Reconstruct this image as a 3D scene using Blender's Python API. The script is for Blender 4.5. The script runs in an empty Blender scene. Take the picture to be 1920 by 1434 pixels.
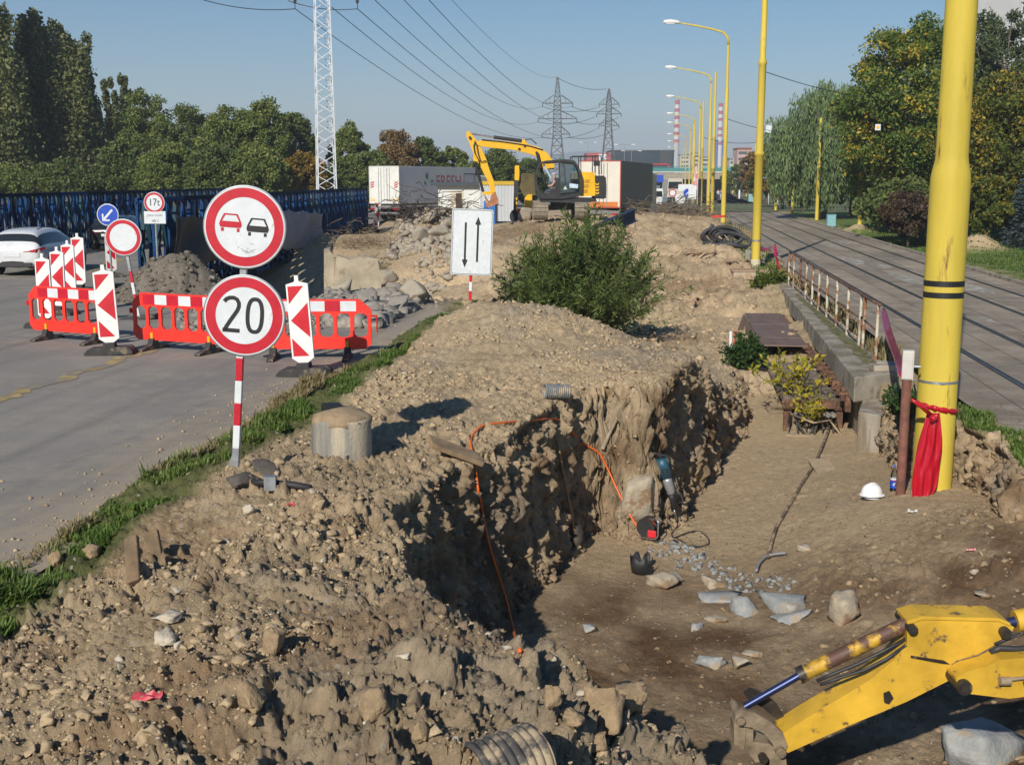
import bpy, bmesh, math, random
import numpy as np
from mathutils import Matrix, Vector
sc=bpy.context.scene; C=sc.collection
R=math.radians; PI=math.pi
# ---- camera model (real-world metres; y runs along the tram track, z=0 is the tram slab)
F=2200.0; PITCH=math.atan(379/F); YAW=math.atan(290/F); CZ=3.4
cp,sp=math.cos(PITCH),math.sin(PITCH); cy,sy=math.cos(YAW),math.sin(YAW)
def ray(u,v):
    x=(u-960)/F; y=-(v-717)/F
    f=cp+y*sp; z=-sp+y*cp
    return (x*cy-f*sy, x*sy+f*cy, z)
def G(u,v,z=0.):
    r=ray(u,v); t=(z-CZ)/r[2]; return Vector((r[0]*t,r[1]*t,z))
def W(u,v,d):
    x=(u-960)/F; y=-(v-717)/F
    f=cp+y*sp; z=-sp+y*cp; t=d/f
    return Vector(((x*cy-f*sy)*t,(x*sy+f*cy)*t,CZ+z*t))
RT=Vector((cy,sy,0)); FW=Vector((-sy,cy,0)); UP=Vector((0,0,1))
def uat(u,d):   # ground position (x,y) at forward distance d under image column u
    a=(u-960)/F*d
    return (a*cy-d*sy, a*sy+d*cy)

class MB:
    def __init__(s): s.v=[]; s.f=[]; s.m=[]; s.sm=[]; s.T=None
    def add(s,vs,fs,m=0,smooth=False,T=None):
        b=len(s.v); T=T if T is not None else s.T
        if T is not None: vs=[T@Vector(p) for p in vs]
        s.v+= [tuple(p) for p in vs]
        for f in fs: s.f.append([b+i for i in f]); s.m.append(m); s.sm.append(smooth)
        return s
    def box(s,c,d,m=0,rz=0,T=None,rx=0,ry=0):
        x,y,z=d[0]/2,d[1]/2,d[2]/2
        M=Matrix.Translation(c)@Matrix.Rotation(rz,4,'Z')@Matrix.Rotation(ry,4,'Y')@Matrix.Rotation(rx,4,'X')
        vs=[M@Vector(p) for p in ((-x,-y,-z),(x,-y,-z),(x,y,-z),(-x,y,-z),(-x,-y,z),(x,-y,z),(x,y,z),(-x,y,z))]
        return s.add(vs,[(0,3,2,1),(4,5,6,7),(0,1,5,4),(1,2,6,5),(2,3,7,6),(3,0,4,7)],m,False,T)
    def bar(s,a,b,w,h,m=0,T=None,up=(0,0,1)):
        a,b=Vector(a),Vector(b); d=(b-a); L=d.length
        if L<1e-6: return s
        d/=L; u=Vector(up)
        if abs(d.dot(u))>.98: u=Vector((1,0,0))
        r=d.cross(u).normalized(); u=r.cross(d)
        vs=[]
        for p in (a,b):
            for i,j in ((-1,-1),(1,-1),(1,1),(-1,1)): vs.append(p+r*(i*w/2)+u*(j*h/2))
        return s.add(vs,[(3,2,1,0),(4,5,6,7),(0,1,5,4),(1,2,6,5),(2,3,7,6),(3,0,4,7)],m,False,T)
    def cyl(s,a,b,r0,r1=None,n=12,m=0,T=None,caps=True,smooth=True):
        r1=r0 if r1 is None else r1
        a,b=Vector(a),Vector(b); d=(b-a).normalized()
        u=Vector((0,0,1)) if abs(d.z)<.95 else Vector((1,0,0))
        x=d.cross(u).normalized(); y=d.cross(x)
        vs=[p+(x*math.cos(2*PI*i/n)+y*math.sin(2*PI*i/n))*r for p,r in ((a,r0),(b,r1)) for i in range(n)]
        s.add(vs,[(i,(i+1)%n,n+(i+1)%n,n+i) for i in range(n)],m,smooth,T)
        if caps: 
            s.add(vs[:n],[tuple(range(n-1,-1,-1))],m,False,T); s.add(vs[n:],[tuple(range(n))],m,False,T)
        return s
    def tube(s,pts,r,n=8,m=0,T=None,caps=True):
        P=[Vector(p) for p in pts]; k=len(P); vs=[]
        rr=r if isinstance(r,(list,tuple)) else [r]*k
        x=None
        for i,p in enumerate(P):
            d=(P[min(i+1,k-1)]-P[max(i-1,0)])
            if d.length<1e-9: d=Vector((0,0,1))
            d.normalize()
            if x is None:
                u=Vector((0,0,1)) if abs(d.z)<.9 else Vector((1,0,0)); x=d.cross(u).normalized()
            x=(x-d*x.dot(d))
            x=x.normalized() if x.length>1e-6 else d.orthogonal().normalized()
            y=d.cross(x)
            for j in range(n):
                a=2*PI*j/n; vs.append(p+(x*math.cos(a)+y*math.sin(a))*rr[i])
        fs=[(i*n+j,i*n+(j+1)%n,(i+1)*n+(j+1)%n,(i+1)*n+j) for i in range(k-1) for j in range(n)]
        if caps: fs+=[tuple(range(n-1,-1,-1)),tuple(range((k-1)*n,k*n))]
        return s.add(vs,fs,m,True,T)
    def prism(s,poly,d,m=0,T=None,y0=0.,mside=None):
        # polygon in local XZ, extruded along Y from y0-d/2 to y0+d/2
        n=len(poly); A=sum(poly[i][0]*poly[(i+1)%n][1]-poly[(i+1)%n][0]*poly[i][1] for i in range(n))
        if A<0: poly=poly[::-1]
        vs=[(x,y0-d/2,z) for x,z in poly]+[(x,y0+d/2,z) for x,z in poly]
        s.add(vs,[tuple(range(n)),tuple(range(2*n-1,n-1,-1))],m,False,T)
        return s.add(vs,[((i+1)%n,i,n+i,n+(i+1)%n) for i in range(n)],m if mside is None else mside,False,T)
    def lathe(s,prof,n=24,m=0,T=None,smooth=True):
        k=len(prof); vs=[(r*math.cos(2*PI*j/n),r*math.sin(2*PI*j/n),z) for r,z in prof for j in range(n)]
        return s.add(vs,[(i*n+j,i*n+(j+1)%n,(i+1)*n+(j+1)%n,(i+1)*n+j) for i in range(k-1) for j in range(n)],m,smooth,T)
    def build(s,name,mats,parent=None,bevel=0,loc=None):
        me=bpy.data.meshes.new(name); me.from_pydata(s.v,[],s.f)
        if not isinstance(mats,(list,tuple)): mats=[mats]
        for x in mats: me.materials.append(x)
        me.polygons.foreach_set('material_index',s.m); me.polygons.foreach_set('use_smooth',s.sm); me.update()
        o=bpy.data.objects.new(name,me); C.objects.link(o)
        if parent is not None: o.parent=parent
        if loc is not None: o.location=loc
        if bevel:
            b=o.modifiers.new('bevel','BEVEL'); b.width=bevel; b.segments=2; b.limit_method='ANGLE'; b.angle_limit=R(40)
        return o
def npmesh(name,V,Fq,mats,parent=None,smooth=False,attrs=None,mi=None):
    me=bpy.data.meshes.new(name); k=Fq.shape[1]; nf=len(Fq)
    me.vertices.add(len(V)); me.vertices.foreach_set('co',np.ascontiguousarray(V,dtype=np.float32).ravel())
    me.loops.add(nf*k); me.loops.foreach_set('vertex_index',np.ascontiguousarray(Fq,dtype=np.int32).ravel())
    me.polygons.add(nf); me.polygons.foreach_set('loop_start',np.arange(0,nf*k,k,dtype=np.int32))
    if smooth: me.polygons.foreach_set('use_smooth',np.ones(nf,dtype=bool))
    if mi is not None: me.polygons.foreach_set('material_index',np.asarray(mi,dtype=np.int32))
    me.update(calc_edges=True)
    if attrs is not None:
        for an,a in attrs.items():
            at=me.color_attributes.new(an,'FLOAT_COLOR','POINT')
            at.data.foreach_set('color',np.hstack([a,np.ones((len(a),1))]).astype(np.float32).ravel())
    for x in (mats if isinstance(mats,(list,tuple)) else [mats]): me.materials.append(x)
    o=bpy.data.objects.new(name,me); C.objects.link(o)
    if parent is not None: o.parent=parent
    return o
def tag(o,label=None,cat=None,group=None,kind=None):
    if label: o['label']=label
    if cat: o['category']=cat
    if group: o['group']=group
    if kind: o['kind']=kind
    return o
def root(name,loc,label,cat,group=None,rz=0.,roll=0.,rx=0.):
    o=bpy.data.objects.new(name,None); C.objects.link(o); o.empty_display_size=.1
    o.location=loc; o.rotation_euler=(rx,roll,rz); return tag(o,label,cat,group)
KIDS={}
def dup(o,loc=None,rz=None,label=None,parent=None):
    c=o.copy(); C.objects.link(c)
    if parent is not None: c.parent=parent
    for ch in [x for x in bpy.data.objects if x.parent==o]: dup(ch,parent=c)
    if loc is not None: c.location=loc
    if rz is not None: c.rotation_euler.z=rz
    if label: c['label']=label
    return c
# ---- numpy noise
def _h(ix,iy,iz,seed):
    h=(ix.astype(np.int64)*374761393+iy.astype(np.int64)*668265263+iz.astype(np.int64)*2147483647+seed*974634311)&0xffffffff
    h=((h^(h>>13))*1274126177)&0xffffffff
    h=((h^(h>>16))*2246822519)&0xffffffff
    return (h^(h>>15))&0xffffff
def vnoise(x,y,z,seed=0):
    ix,iy,iz=np.floor(x),np.floor(y),np.floor(z); fx,fy,fz=x-ix,y-iy,z-iz
    fx=fx*fx*fx*(fx*(fx*6-15)+10); fy=fy*fy*fy*(fy*(fy*6-15)+10); fz=fz*fz*fz*(fz*(fz*6-15)+10)
    def g(a,b,c): return _h(ix+a,iy+b,iz+c,seed)/8388608.0-1
    def lx(b,c): p=g(0,b,c); return p+(g(1,b,c)-p)*fx
    def ly(c): p=lx(0,c); return p+(lx(1,c)-p)*fy
    p=ly(0); return p+(ly(1)-p)*fz
def fbm(x,y,z,f,oct=4,seed=0,gain=.5):
    a=1.;s=0.;t=0.
    for i in range(oct): s=s+a*vnoise(x*f+i*7.3,y*f+i*3.1,z*f+i*5.7,seed+i); t+=a; a*=gain; f*=2.03
    return s/t
def cells(x,y,z,f,seed):
    # broken clods: cell distance F1, gap F2-F1 and a random number per cell
    X,Y_,Z=x*f,y*f,z*f; ix,iy,iz=np.floor(X),np.floor(Y_),np.floor(Z); F1=np.full_like(x,9.); F2=np.full_like(x,9.); ID=np.zeros_like(x)
    for a in (-1,0,1):
        for b in (-1,0,1):
            for c in (-1,0,1):
                h=_h(ix+a,iy+b,iz+c,seed); h2=_h(ix+a,iy+b,iz+c,seed+17)
                d=np.sqrt((ix+a+(h&255)/255-X)**2+(iy+b+((h>>8)&255)/255-Y_)**2+(iz+c+((h>>16)&255)/255-Z)**2)
                n=d<F1; F2=np.where(n,F1,np.minimum(F2,d)); ID=np.where(n,(h2&1023)/1023,ID); F1=np.minimum(F1,d)
    return F1,F2-F1,ID
def clods(x,y,z,f,seed,p=2.):
    F1,G_,ID=cells(x,y,z,f,seed); e=np.clip(G_/.30,0,1); e=e*(2-e); return e*(.12+.88*ID**p)*(1-.45*np.minimum(F1,1)**2)/f
def bumps(x,y,z,f,seed,fill=.6,rmin=.25,rmax=.62):
    # rounded lumps: hemispheres on a jittered 3-D lattice; returns height in cell units
    X,Y_,Z=x*f,y*f,z*f; ix,iy,iz=np.floor(X),np.floor(Y_),np.floor(Z); out=np.zeros_like(x)
    for a in (-1,0,1):
        for b in (-1,0,1):
            for c in (-1,0,1):
                h=_h(ix+a,iy+b,iz+c,seed); h2=_h(ix+a,iy+b,iz+c,seed+17); h3=_h(ix+a,iy+b,iz+c,seed+31)
                dx=ix+a+(h&255)/255-X; dy=iy+b+((h>>8)&255)/255-Y_; dz=iz+c+((h>>16)&255)/255-Z
                r=rmin+(rmax-rmin)*((h2&255)/255)**2
                q=r*r-dx*dx-dy*dy-dz*dz
                out=np.maximum(out,np.where((h3&255)/255<fill,np.sqrt(np.maximum(q,0)),0))
    return out
# ---- materials
def nt_new(name):
    m=bpy.data.materials.new(name); m.use_nodes=True; t=m.node_tree; t.nodes.clear(); return m,t
def nd(t,ty,**kw):
    n=t.nodes.new(ty)
    for k,v in kw.items():
        if k.startswith('_'): setattr(n,k[1:],v)
        else: n.inputs[k.replace('__',' ')].default_value=v
    return n
def rgba(c): return (c[0],c[1],c[2],1)
MATS={}
def MT(name,col,rough=.6,metal=0.,var=.12,scale=6.,bump=.0,bscale=40.,spots=None,spec=.5,streak=False,coat=0.):
    """paint/plastic/metal with tonal wear; spots=(colour, amount 0..1, scale)"""
    if name in MATS: return MATS[name]
    m,t=nt_new(name); L=t.links.new
    out=nd(t,'ShaderNodeOutputMaterial'); b=nd(t,'ShaderNodeBsdfPrincipled',Roughness=rough,Metallic=metal); L(b.outputs[0],out.inputs[0])
    b.inputs['Specular IOR Level'].default_value=spec; b.inputs['Coat Weight'].default_value=coat
    geo=nd(t,'ShaderNodeTexCoord'); vec=geo.outputs['Object']
    if streak:
        mp=nd(t,'ShaderNodeMapping'); mp.inputs['Scale'].default_value=(1,1,.12); L(vec,mp.inputs[0]); vec2=mp.outputs[0]
    else: vec2=vec
    n1=nd(t,'ShaderNodeTexNoise',Scale=scale,Detail=6.,Roughness=.62); L(vec2,n1.inputs['Vector'])
    mix=nd(t,'ShaderNodeMix',_data_type='RGBA',_blend_type='MIX'); mix.inputs[6].default_value=rgba([c*(1-var*1.6) for c in col]); mix.inputs[7].default_value=rgba([min(1,c*(1+var)) for c in col])
    rm=nd(t,'ShaderNodeMapRange'); rm.inputs[1].default_value=.3; rm.inputs[2].default_value=.7; L(n1.outputs[0],rm.inputs[0]); L(rm.outputs[0],mix.inputs[0]); cur=mix.outputs[2]
    if spots:
        n2=nd(t,'ShaderNodeTexNoise',Scale=spots[2],Detail=8.,Roughness=.7); L(vec2,n2.inputs['Vector'])
        r2=nd(t,'ShaderNodeMapRange'); e=.72-.42*spots[1]; r2.inputs[1].default_value=e-.03; r2.inputs[2].default_value=e+.05; L(n2.outputs[0],r2.inputs[0])
        m2=nd(t,'ShaderNodeMix',_data_type='RGBA'); m2.inputs[7].default_value=rgba(spots[0]); L(r2.outputs[0],m2.inputs[0]); L(cur,m2.inputs[6]); cur=m2.outputs[2]
    L(cur,b.inputs['Base Color'])
    rr=nd(t,'ShaderNodeMapRange'); rr.inputs[3].default_value=max(.05,rough-.12); rr.inputs[4].default_value=min(1,rough+.14); L(n1.outputs[0],rr.inputs[0]); L(rr.outputs[0],b.inputs['Roughness'])
    if bump:
        n3=nd(t,'ShaderNodeTexNoise',Scale=bscale,Detail=5.); L(vec,n3.inputs['Vector'])
        bp=nd(t,'ShaderNodeBump',Strength=bump,Distance=.02); L(n3.outputs[0],bp.inputs['Height']); L(bp.outputs[0],b.inputs['Normal'])
    MATS[name]=m; return m
def GLASS(name,col=(.02,.025,.03),rough=.05,trans=0.,alpha=1.):
    if name in MATS: return MATS[name]
    m,t=nt_new(name); out=nd(t,'ShaderNodeOutputMaterial')
    if trans:
        g=nd(t,'ShaderNodeBsdfGlossy',Roughness=.03); g.inputs[0].default_value=(.8,.85,.9,1); tr=nd(t,'ShaderNodeBsdfTransparent'); tr.inputs[0].default_value=rgba(col)
        fr=nd(t,'ShaderNodeFresnel',IOR=1.45); mx=nd(t,'ShaderNodeMixShader'); t.links.new(fr.outputs[0],mx.inputs[0]); t.links.new(tr.outputs[0],mx.inputs[1]); t.links.new(g.outputs[0],mx.inputs[2]); t.links.new(mx.outputs[0],out.inputs[0])
    else:
        b=nd(t,'ShaderNodeBsdfPrincipled',Roughness=rough); b.inputs['Base Color'].default_value=rgba(col); t.links.new(b.outputs[0],out.inputs[0])
    MATS[name]=m; return m
def LEAF(name,cols,trans=.35,rough=.55):
    """leaves: tone varies from leaf to leaf (random per island) and from spray to spray"""
    if name in MATS: return MATS[name]
    m,t=nt_new(name); L=t.links.new
    out=nd(t,'ShaderNodeOutputMaterial'); g=nd(t,'ShaderNodeNewGeometry'); cr=nd(t,'ShaderNodeValToRGB')
    e=cr.color_ramp.elements; k=len(cols)
    while len(e)<k: e.new(.5)
    for i,c in enumerate(cols): e[i].position=i/max(1,k-1); e[i].color=rgba(c)
    tc=nd(t,'ShaderNodeTexCoord'); n=nd(t,'ShaderNodeTexNoise',Scale=.55,Detail=3.); L(tc.outputs['Object'],n.inputs['Vector'])
    ad=nd(t,'ShaderNodeMath',_operation='MULTIPLY_ADD'); L(g.outputs['Random Per Island'],ad.inputs[0]); ad.inputs[1].default_value=.55
    mr=nd(t,'ShaderNodeMapRange'); mr.inputs[1].default_value=.3; mr.inputs[2].default_value=.7; mr.inputs[4].default_value=.45; L(n.outputs[0],mr.inputs[0]); L(mr.outputs[0],ad.inputs[2])
    L(ad.outputs[0],cr.inputs[0])
    b=nd(t,'ShaderNodeBsdfPrincipled',Roughness=rough); b.inputs['Specular IOR Level'].default_value=.3; L(cr.outputs[0],b.inputs['Base Color'])
    tr=nd(t,'ShaderNodeBsdfTranslucent'); L(cr.outputs[0],tr.inputs[0])
    mx=nd(t,'ShaderNodeMixShader'); mx.inputs[0].default_value=trans; L(b.outputs[0],mx.inputs[1]); L(tr.outputs[0],mx.inputs[2]); L(mx.outputs[0],out.inputs[0])
    MATS[name]=m; return m
M_RED=lambda: MT('red_reflective_film',(.47,.006,.022),.45,0,.08,9)
M_WHITE=lambda: MT('white_reflective_film',(.60,.635,.66),.5,0,.06,7,spots=((.42,.40,.36),.2,6))
M_BLACK=lambda: MT('black_print',(.012,.012,.014),.5,0,.1)
M_GALV=lambda: MT('galvanised_steel',(.36,.38,.40),.45,.7,.15,12)
M_RUBBER=lambda: MT('black_recycled_rubber',(.045,.043,.042),.85,0,.25,9,.4,60,spots=((.20,.16,.11),.35,5))
M_YEL=lambda: MT('yellow_pole_paint',(.56,.43,.06),.65,0,.13,2.2,.12,14,spots=((.17,.08,.03),.19,5.),streak=True,spec=.3)
M_RUST=lambda: MT('rusty_steel',(.12,.062,.040),.85,.1,.3,7,.35,60,spots=((.21,.11,.06),.45,5))
M_CONC=lambda: MT('weathered_concrete',(.36,.315,.25),.85,0,.2,3,.5,35,spots=((.2,.16,.11),.45,2.5))
def text_mesh(s,size):
    cu=bpy.data.curves.new('txt','FONT'); cu.body=s; cu.size=size; cu.align_x='CENTER'; cu.align_y='CENTER'
    o=bpy.data.objects.new('txt',cu); C.objects.link(o)
    bpy.context.view_layer.update()
    me=bpy.data.meshes.new_from_object(o.evaluated_get(bpy.context.evaluated_depsgraph_get()))
    vs=[tuple(v.co) for v in me.vertices]; fs=[tuple(p.vertices) for p in me.polygons]
    bpy.data.objects.remove(o); bpy.data.meshes.remove(me); bpy.data.curves.remove(cu)
    return vs,fs
rng=np.random.default_rng(7); rnd=random.Random(5)
_b=bmesh.new(); bmesh.ops.create_icosphere(_b,subdivisions=3,radius=1); ICO3=(np.array([v.co[:] for v in _b.verts]),np.array([[v.index for v in f.verts] for f in _b.faces])); _b.free()
_b=bmesh.new(); bmesh.ops.create_icosphere(_b,subdivisions=2,radius=1); ICO2=(np.array([v.co[:] for v in _b.verts]),np.array([[v.index for v in f.verts] for f in _b.faces])); _b.free()
_b=bmesh.new(); bmesh.ops.create_icosphere(_b,subdivisions=1,radius=1); ICO1=(np.array([v.co[:] for v in _b.verts]),np.array([[v.index for v in f.verts] for f in _b.faces])); _b.free()
def rockv(ico,size,seed,planes=14,rough=.06):
    """angular stone: unit directions clipped by random planes, then roughened"""
    g=np.random.default_rng(seed); D=ico[0]; N=g.normal(size=(planes,3)); N/=np.linalg.norm(N,axis=1)[:,None]
    p=(.40+.42*g.random(planes)) if planes<13 else (.5+.4*g.random(planes))
    q=D@N.T; rr=np.where(q>.05,p/np.maximum(q,.05),9).min(axis=1); rr=np.minimum(rr,1.3 if planes<13 else 1.1)
    V=D*rr[:,None]; V=V*(1+rough*fbm(V[:,0]+seed%31,V[:,1],V[:,2],2.8,3,seed%97)[:,None]+rough*.55*fbm(V[:,0],V[:,1]+seed%13,V[:,2],7,2,seed%89)[:,None])
    return V*np.array(size)
def rotm(a,b,c): return np.array(Matrix.Rotation(c,3,'Z')@Matrix.Rotation(b,3,'Y')@Matrix.Rotation(a,3,'X'))
def hull(seed,npts=12,sub=2,rough=.05,boxy=.7):
    """broken stone: convex hull of scattered points, edges kept, faces roughened"""
    g=np.random.default_rng(seed); P=g.uniform(-1,1,(npts,3)); m=np.abs(P).max(1); l=np.linalg.norm(P,axis=1); P=P/(boxy*m+(1-boxy)*l)[:,None]*g.uniform(.78,1.05,npts)[:,None]
    bm=bmesh.new(); vs=[bm.verts.new(p) for p in P]; r=bmesh.ops.convex_hull(bm,input=vs); bmesh.ops.delete(bm,geom=[v for v in bm.verts if not v.link_faces],context='VERTS')
    if sub: bmesh.ops.subdivide_edges(bm,edges=bm.edges[:],cuts=sub,use_grid_fill=True); bmesh.ops.triangulate(bm,faces=bm.faces[:])
    bm.verts.ensure_lookup_table(); bm.verts.index_update(); V=np.array([v.co[:] for v in bm.verts]); Fc=np.array([[v.index for v in f.verts] for f in bm.faces]); bm.free()
    o=seed%50; V=V*(1+rough*fbm(V[:,0]+o,V[:,1],V[:,2],2.2,2,3)+rough*.6*fbm(V[:,0],V[:,1]+o,V[:,2],6,2,5))[:,None]
    return V,Fc
def rock(name,loc,size,seed,mat,label,cat,group=None,rot=None,sink=.25,planes=14,ico=ICO3,rough=.06):
    V,Fc=hull(seed,12 if planes<13 else 22,3,max(rough,.06),.75 if planes<13 else .25); V=V*np.array(size); g=np.random.default_rng(seed+5)
    rot=rot or (g.uniform(-.3,.3),g.uniform(-.3,.3),g.uniform(0,6)); V=V@rotm(*rot).T
    V[:,2]-=V[:,2].min()*(1-sink)
    o=npmesh(name,V,Fc,mat,smooth=False); o.location=loc
    return tag(o,label,cat,group)
# ================= TERRAIN =================
def tps_fit(P,z,lam=1e-3):
    P=np.asarray(P); n=len(P); d=((P[:,None]-P[None])**2).sum(-1); K=.5*d*np.log(d+1e-12)
    A=np.zeros((n+3,n+3)); A[:n,:n]=K+lam*np.eye(n); A[:n,n]=1; A[:n,n+1:]=P; A[n,:n]=1; A[n+1:,:n]=P.T
    return P,np.linalg.solve(A,np.concatenate([z,np.zeros(3)]))
def tps(fit,Q):
    P,w=fit; n=len(P); out=w[n]+Q@w[n+1:]
    for i in range(n):
        d=((Q-P[i])**2).sum(-1); out=out+w[i]*.5*d*np.log(d+1e-12)
    return out
def lp(x,y): return np.stack([np.arctan2(x,np.maximum(y,.3)),np.log(np.hypot(x,y)+1e-6)],-1)
def pz(u,v,z): p=G(u,v,z); return (p.x,p.y,z)
def uy(u,v,d): p=W(u,v,d); return tuple(p)
TOP=[(-5.0,y,.40) for y in (3,6,9,12,15,18,21,24,27)]+[(-4.6,y,.46) for y in (7,9.5,12,14.5,17,20,23)]+[(-8,y,.4) for y in (5,10,16,22,27)]+[(-14,12,.4),(-14,22,.4),(-20,30,.4),(-25,45,.4),(-32,60,.4),(-40,100,.4),(-24,90,.4),(-15,100,.4)]
TOP+=[(-3.98,10.3,.62),(-3.3,9.4,.72),(-2.6,9.0,.62),(-3.0,7,.72),(-1.6,6.6,.70),(-1.0,5.6,.62),(0.05,6.1,.14),(.9,5.5,-.02),(-2,4.8,.75),(-3.6,6,.55),(-4.2,7.6,.5),(-1,3.6,.7),(1.5,3.8,.2),(2.6,5.,-.4),(-3,3,.6),(-2.4,8.0,.6)]
TOP+=[(-3.7,13.2,.5),(-3.3,12.3,.46),(-2.7,12.2,.42),(-2.9,11.4,.47),(-2.3,10.6,.42),(-2.4,13.6,.5),(-3.9,14.2,.55),(-1.6,15.2,.5),(-1.0,16.2,.55),(-4.2,17,.6),(-3,16.8,.62),(-1.8,17.4,.68),(-.4,16.6,.6),(.2,17.2,.62),(-1.8,12.8,.42)]
TOP+=[(-4.3,21,.7),(-3.35,20.6,1.18),(-2.4,20.6,1.16),(-1.25,20.6,.92),(-.45,20.2,.58),(.45,19.6,.36),(.9,20.4,0.0),(1.3,21.6,-.42),(-3.2,18.8,.85),(-1.6,18.8,.85),(-.2,18.4,.6)]
TOP+=[(-3,24,.6),(-4.6,27.5,.45),(-2,26,-.1),(0,25,-.45),(1.2,25,-.65),(1.9,23.5,-.75),(2.6,27,-.9),(-2,33,-.8),(1,33,-.9),(2.8,34,-.9),(-5,32,-.35),(-8,30,.15),(-6,40,-.9),(-2,40,-.9),(1,40,-.75),(2.9,41,-.5),(-10.5,36,-2.2),(-11.5,42,-2.6),(-9.5,46,-1.6),(-11,29,.3)]
TOP+=[uy(1300,500,48),uy(1300,450,58),uy(1250,402,72),uy(1350,421,74),uy(1300,600,37),uy(1200,480,52),uy(1150,430,64),uy(850,540,43),uy(850,480,50),uy(760,470,54),uy(900,440,60),uy(1050,412,63),uy(950,425,63),uy(1180,420,66),uy(720,440,60),uy(700,445,72),uy(1390,510,46),uy(1380,470,56),uy(1440,520,45),(3.4,47.8,-.02),(3.9,60,.0),(3.9,87,.05),(-12,60,.2),(-13,80,.3),(0,95,.9),(-8,100,.4),(2,120,.1),(-20,140,.3),(10,140,0)]
TOP+=[(3.6,18.2,-.02),(4.3,17.2,0),(4.4,15.2,.0),(4.6,13.,0),(6,9.,0),(8,6,0),(4.6,24,-.12),(4.6,32,-.12),(4.6,40,-.1),(8,20,-.12),(8,40,-.12),(8,70,-.12),(12.5,30,.0),(14,45,.05),(20,60,.1),(25,90,.1),(14,100,0),(16,40,.05),(12,20,0),(14,130,0)]
FLO=[pz(1050,1100,-1.4),pz(1250,1150,-1.45),pz(1100,1250,-1.4),pz(1300,1300,-1.4),pz(1500,1250,-1.35),pz(1700,1250,-1.25),pz(1900,1150,-.9),pz(1900,1000,-.62),pz(1700,1020,-.85),pz(1620,940,-.8),pz(1750,920,-.75),pz(1850,885,-.62),pz(1500,1000,-1.2),pz(1400,950,-1.35),pz(1500,850,-1.35),pz(1560,800,-1.3),pz(1450,1080,-1.4),pz(1200,1020,-1.4),pz(1330,900,-1.38),(2.4,25,-1.25),(0.8,7.0,-1.3),(3,6.5,-1.2),(5,8,-.8)]
fT=tps_fit(lp(np.array([p[0] for p in TOP]),np.array([p[1] for p in TOP])),np.array([p[2] for p in TOP]),2e-4)
fF=tps_fit(lp(np.array([p[0] for p in FLO]),np.array([p[1] for p in FLO])),np.array([p[2] for p in FLO]),1e-3)
FOOT=[(2.4,5.3),(1.0,6.3),(.1,7.4),(-.9,8.4),(-1.5,9.8),(-1.75,11.2),(-1.5,12.6),(-1.12,14.2),(-1.0,15.0),(-.72,15.65),(-.42,15.2),(-.1,15.35),(.25,16.2),(.72,18.7),(1.25,21.0),(1.75,23.2),(1.9,25.8),(3.75,25.8),(3.75,20.8),(3.5,18.4),(3.42,17.15),(3.9,16.6),(4.0,15.5),(4.05,14.2),(4.4,12.5),(5,10),(6,7),(5.5,4.5)]
RIM=[(2.2,4.7),(.75,6.05),(-.25,6.95),(-1.3,7.15),(-2.05,8.4),(-2.35,9.5),(-2.35,11.0),(-1.85,12.9),(-1.55,14.6),(-1.35,15.7),(-.75,16.25),(-.45,15.85),(-.15,16.0),(.0,16.9),(.45,19.3),(.95,21.3),(1.35,23.2),(1.4,26.4),(3.98,26.4),(3.98,20.6),(3.72,18.3),(3.66,17.5),(4.15,16.95),(4.3,15.6),(4.35,14.2),(4.7,12.5),(5.6,10),(6.8,7),(6,3.9)]
def seg_dist(x,y,poly):
    d=np.full_like(x,1e9); ins=np.zeros(x.shape,bool); n=len(poly)
    for i in range(n):
        ax,ay=poly[i]; bx,by=poly[(i+1)%n]; ex,ey=bx-ax,by-ay; l=ex*ex+ey*ey
        t=np.clip(((x-ax)*ex+(y-ay)*ey)/l,0,1); d=np.minimum(d,np.hypot(x-ax-t*ex,y-ay-t*ey))
        c=((ay>y)!=(by>y))&(x<(bx-ax)*(y-ay)/(by-ay+1e-12)+ax); ins^=c
    return d,ins
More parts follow.
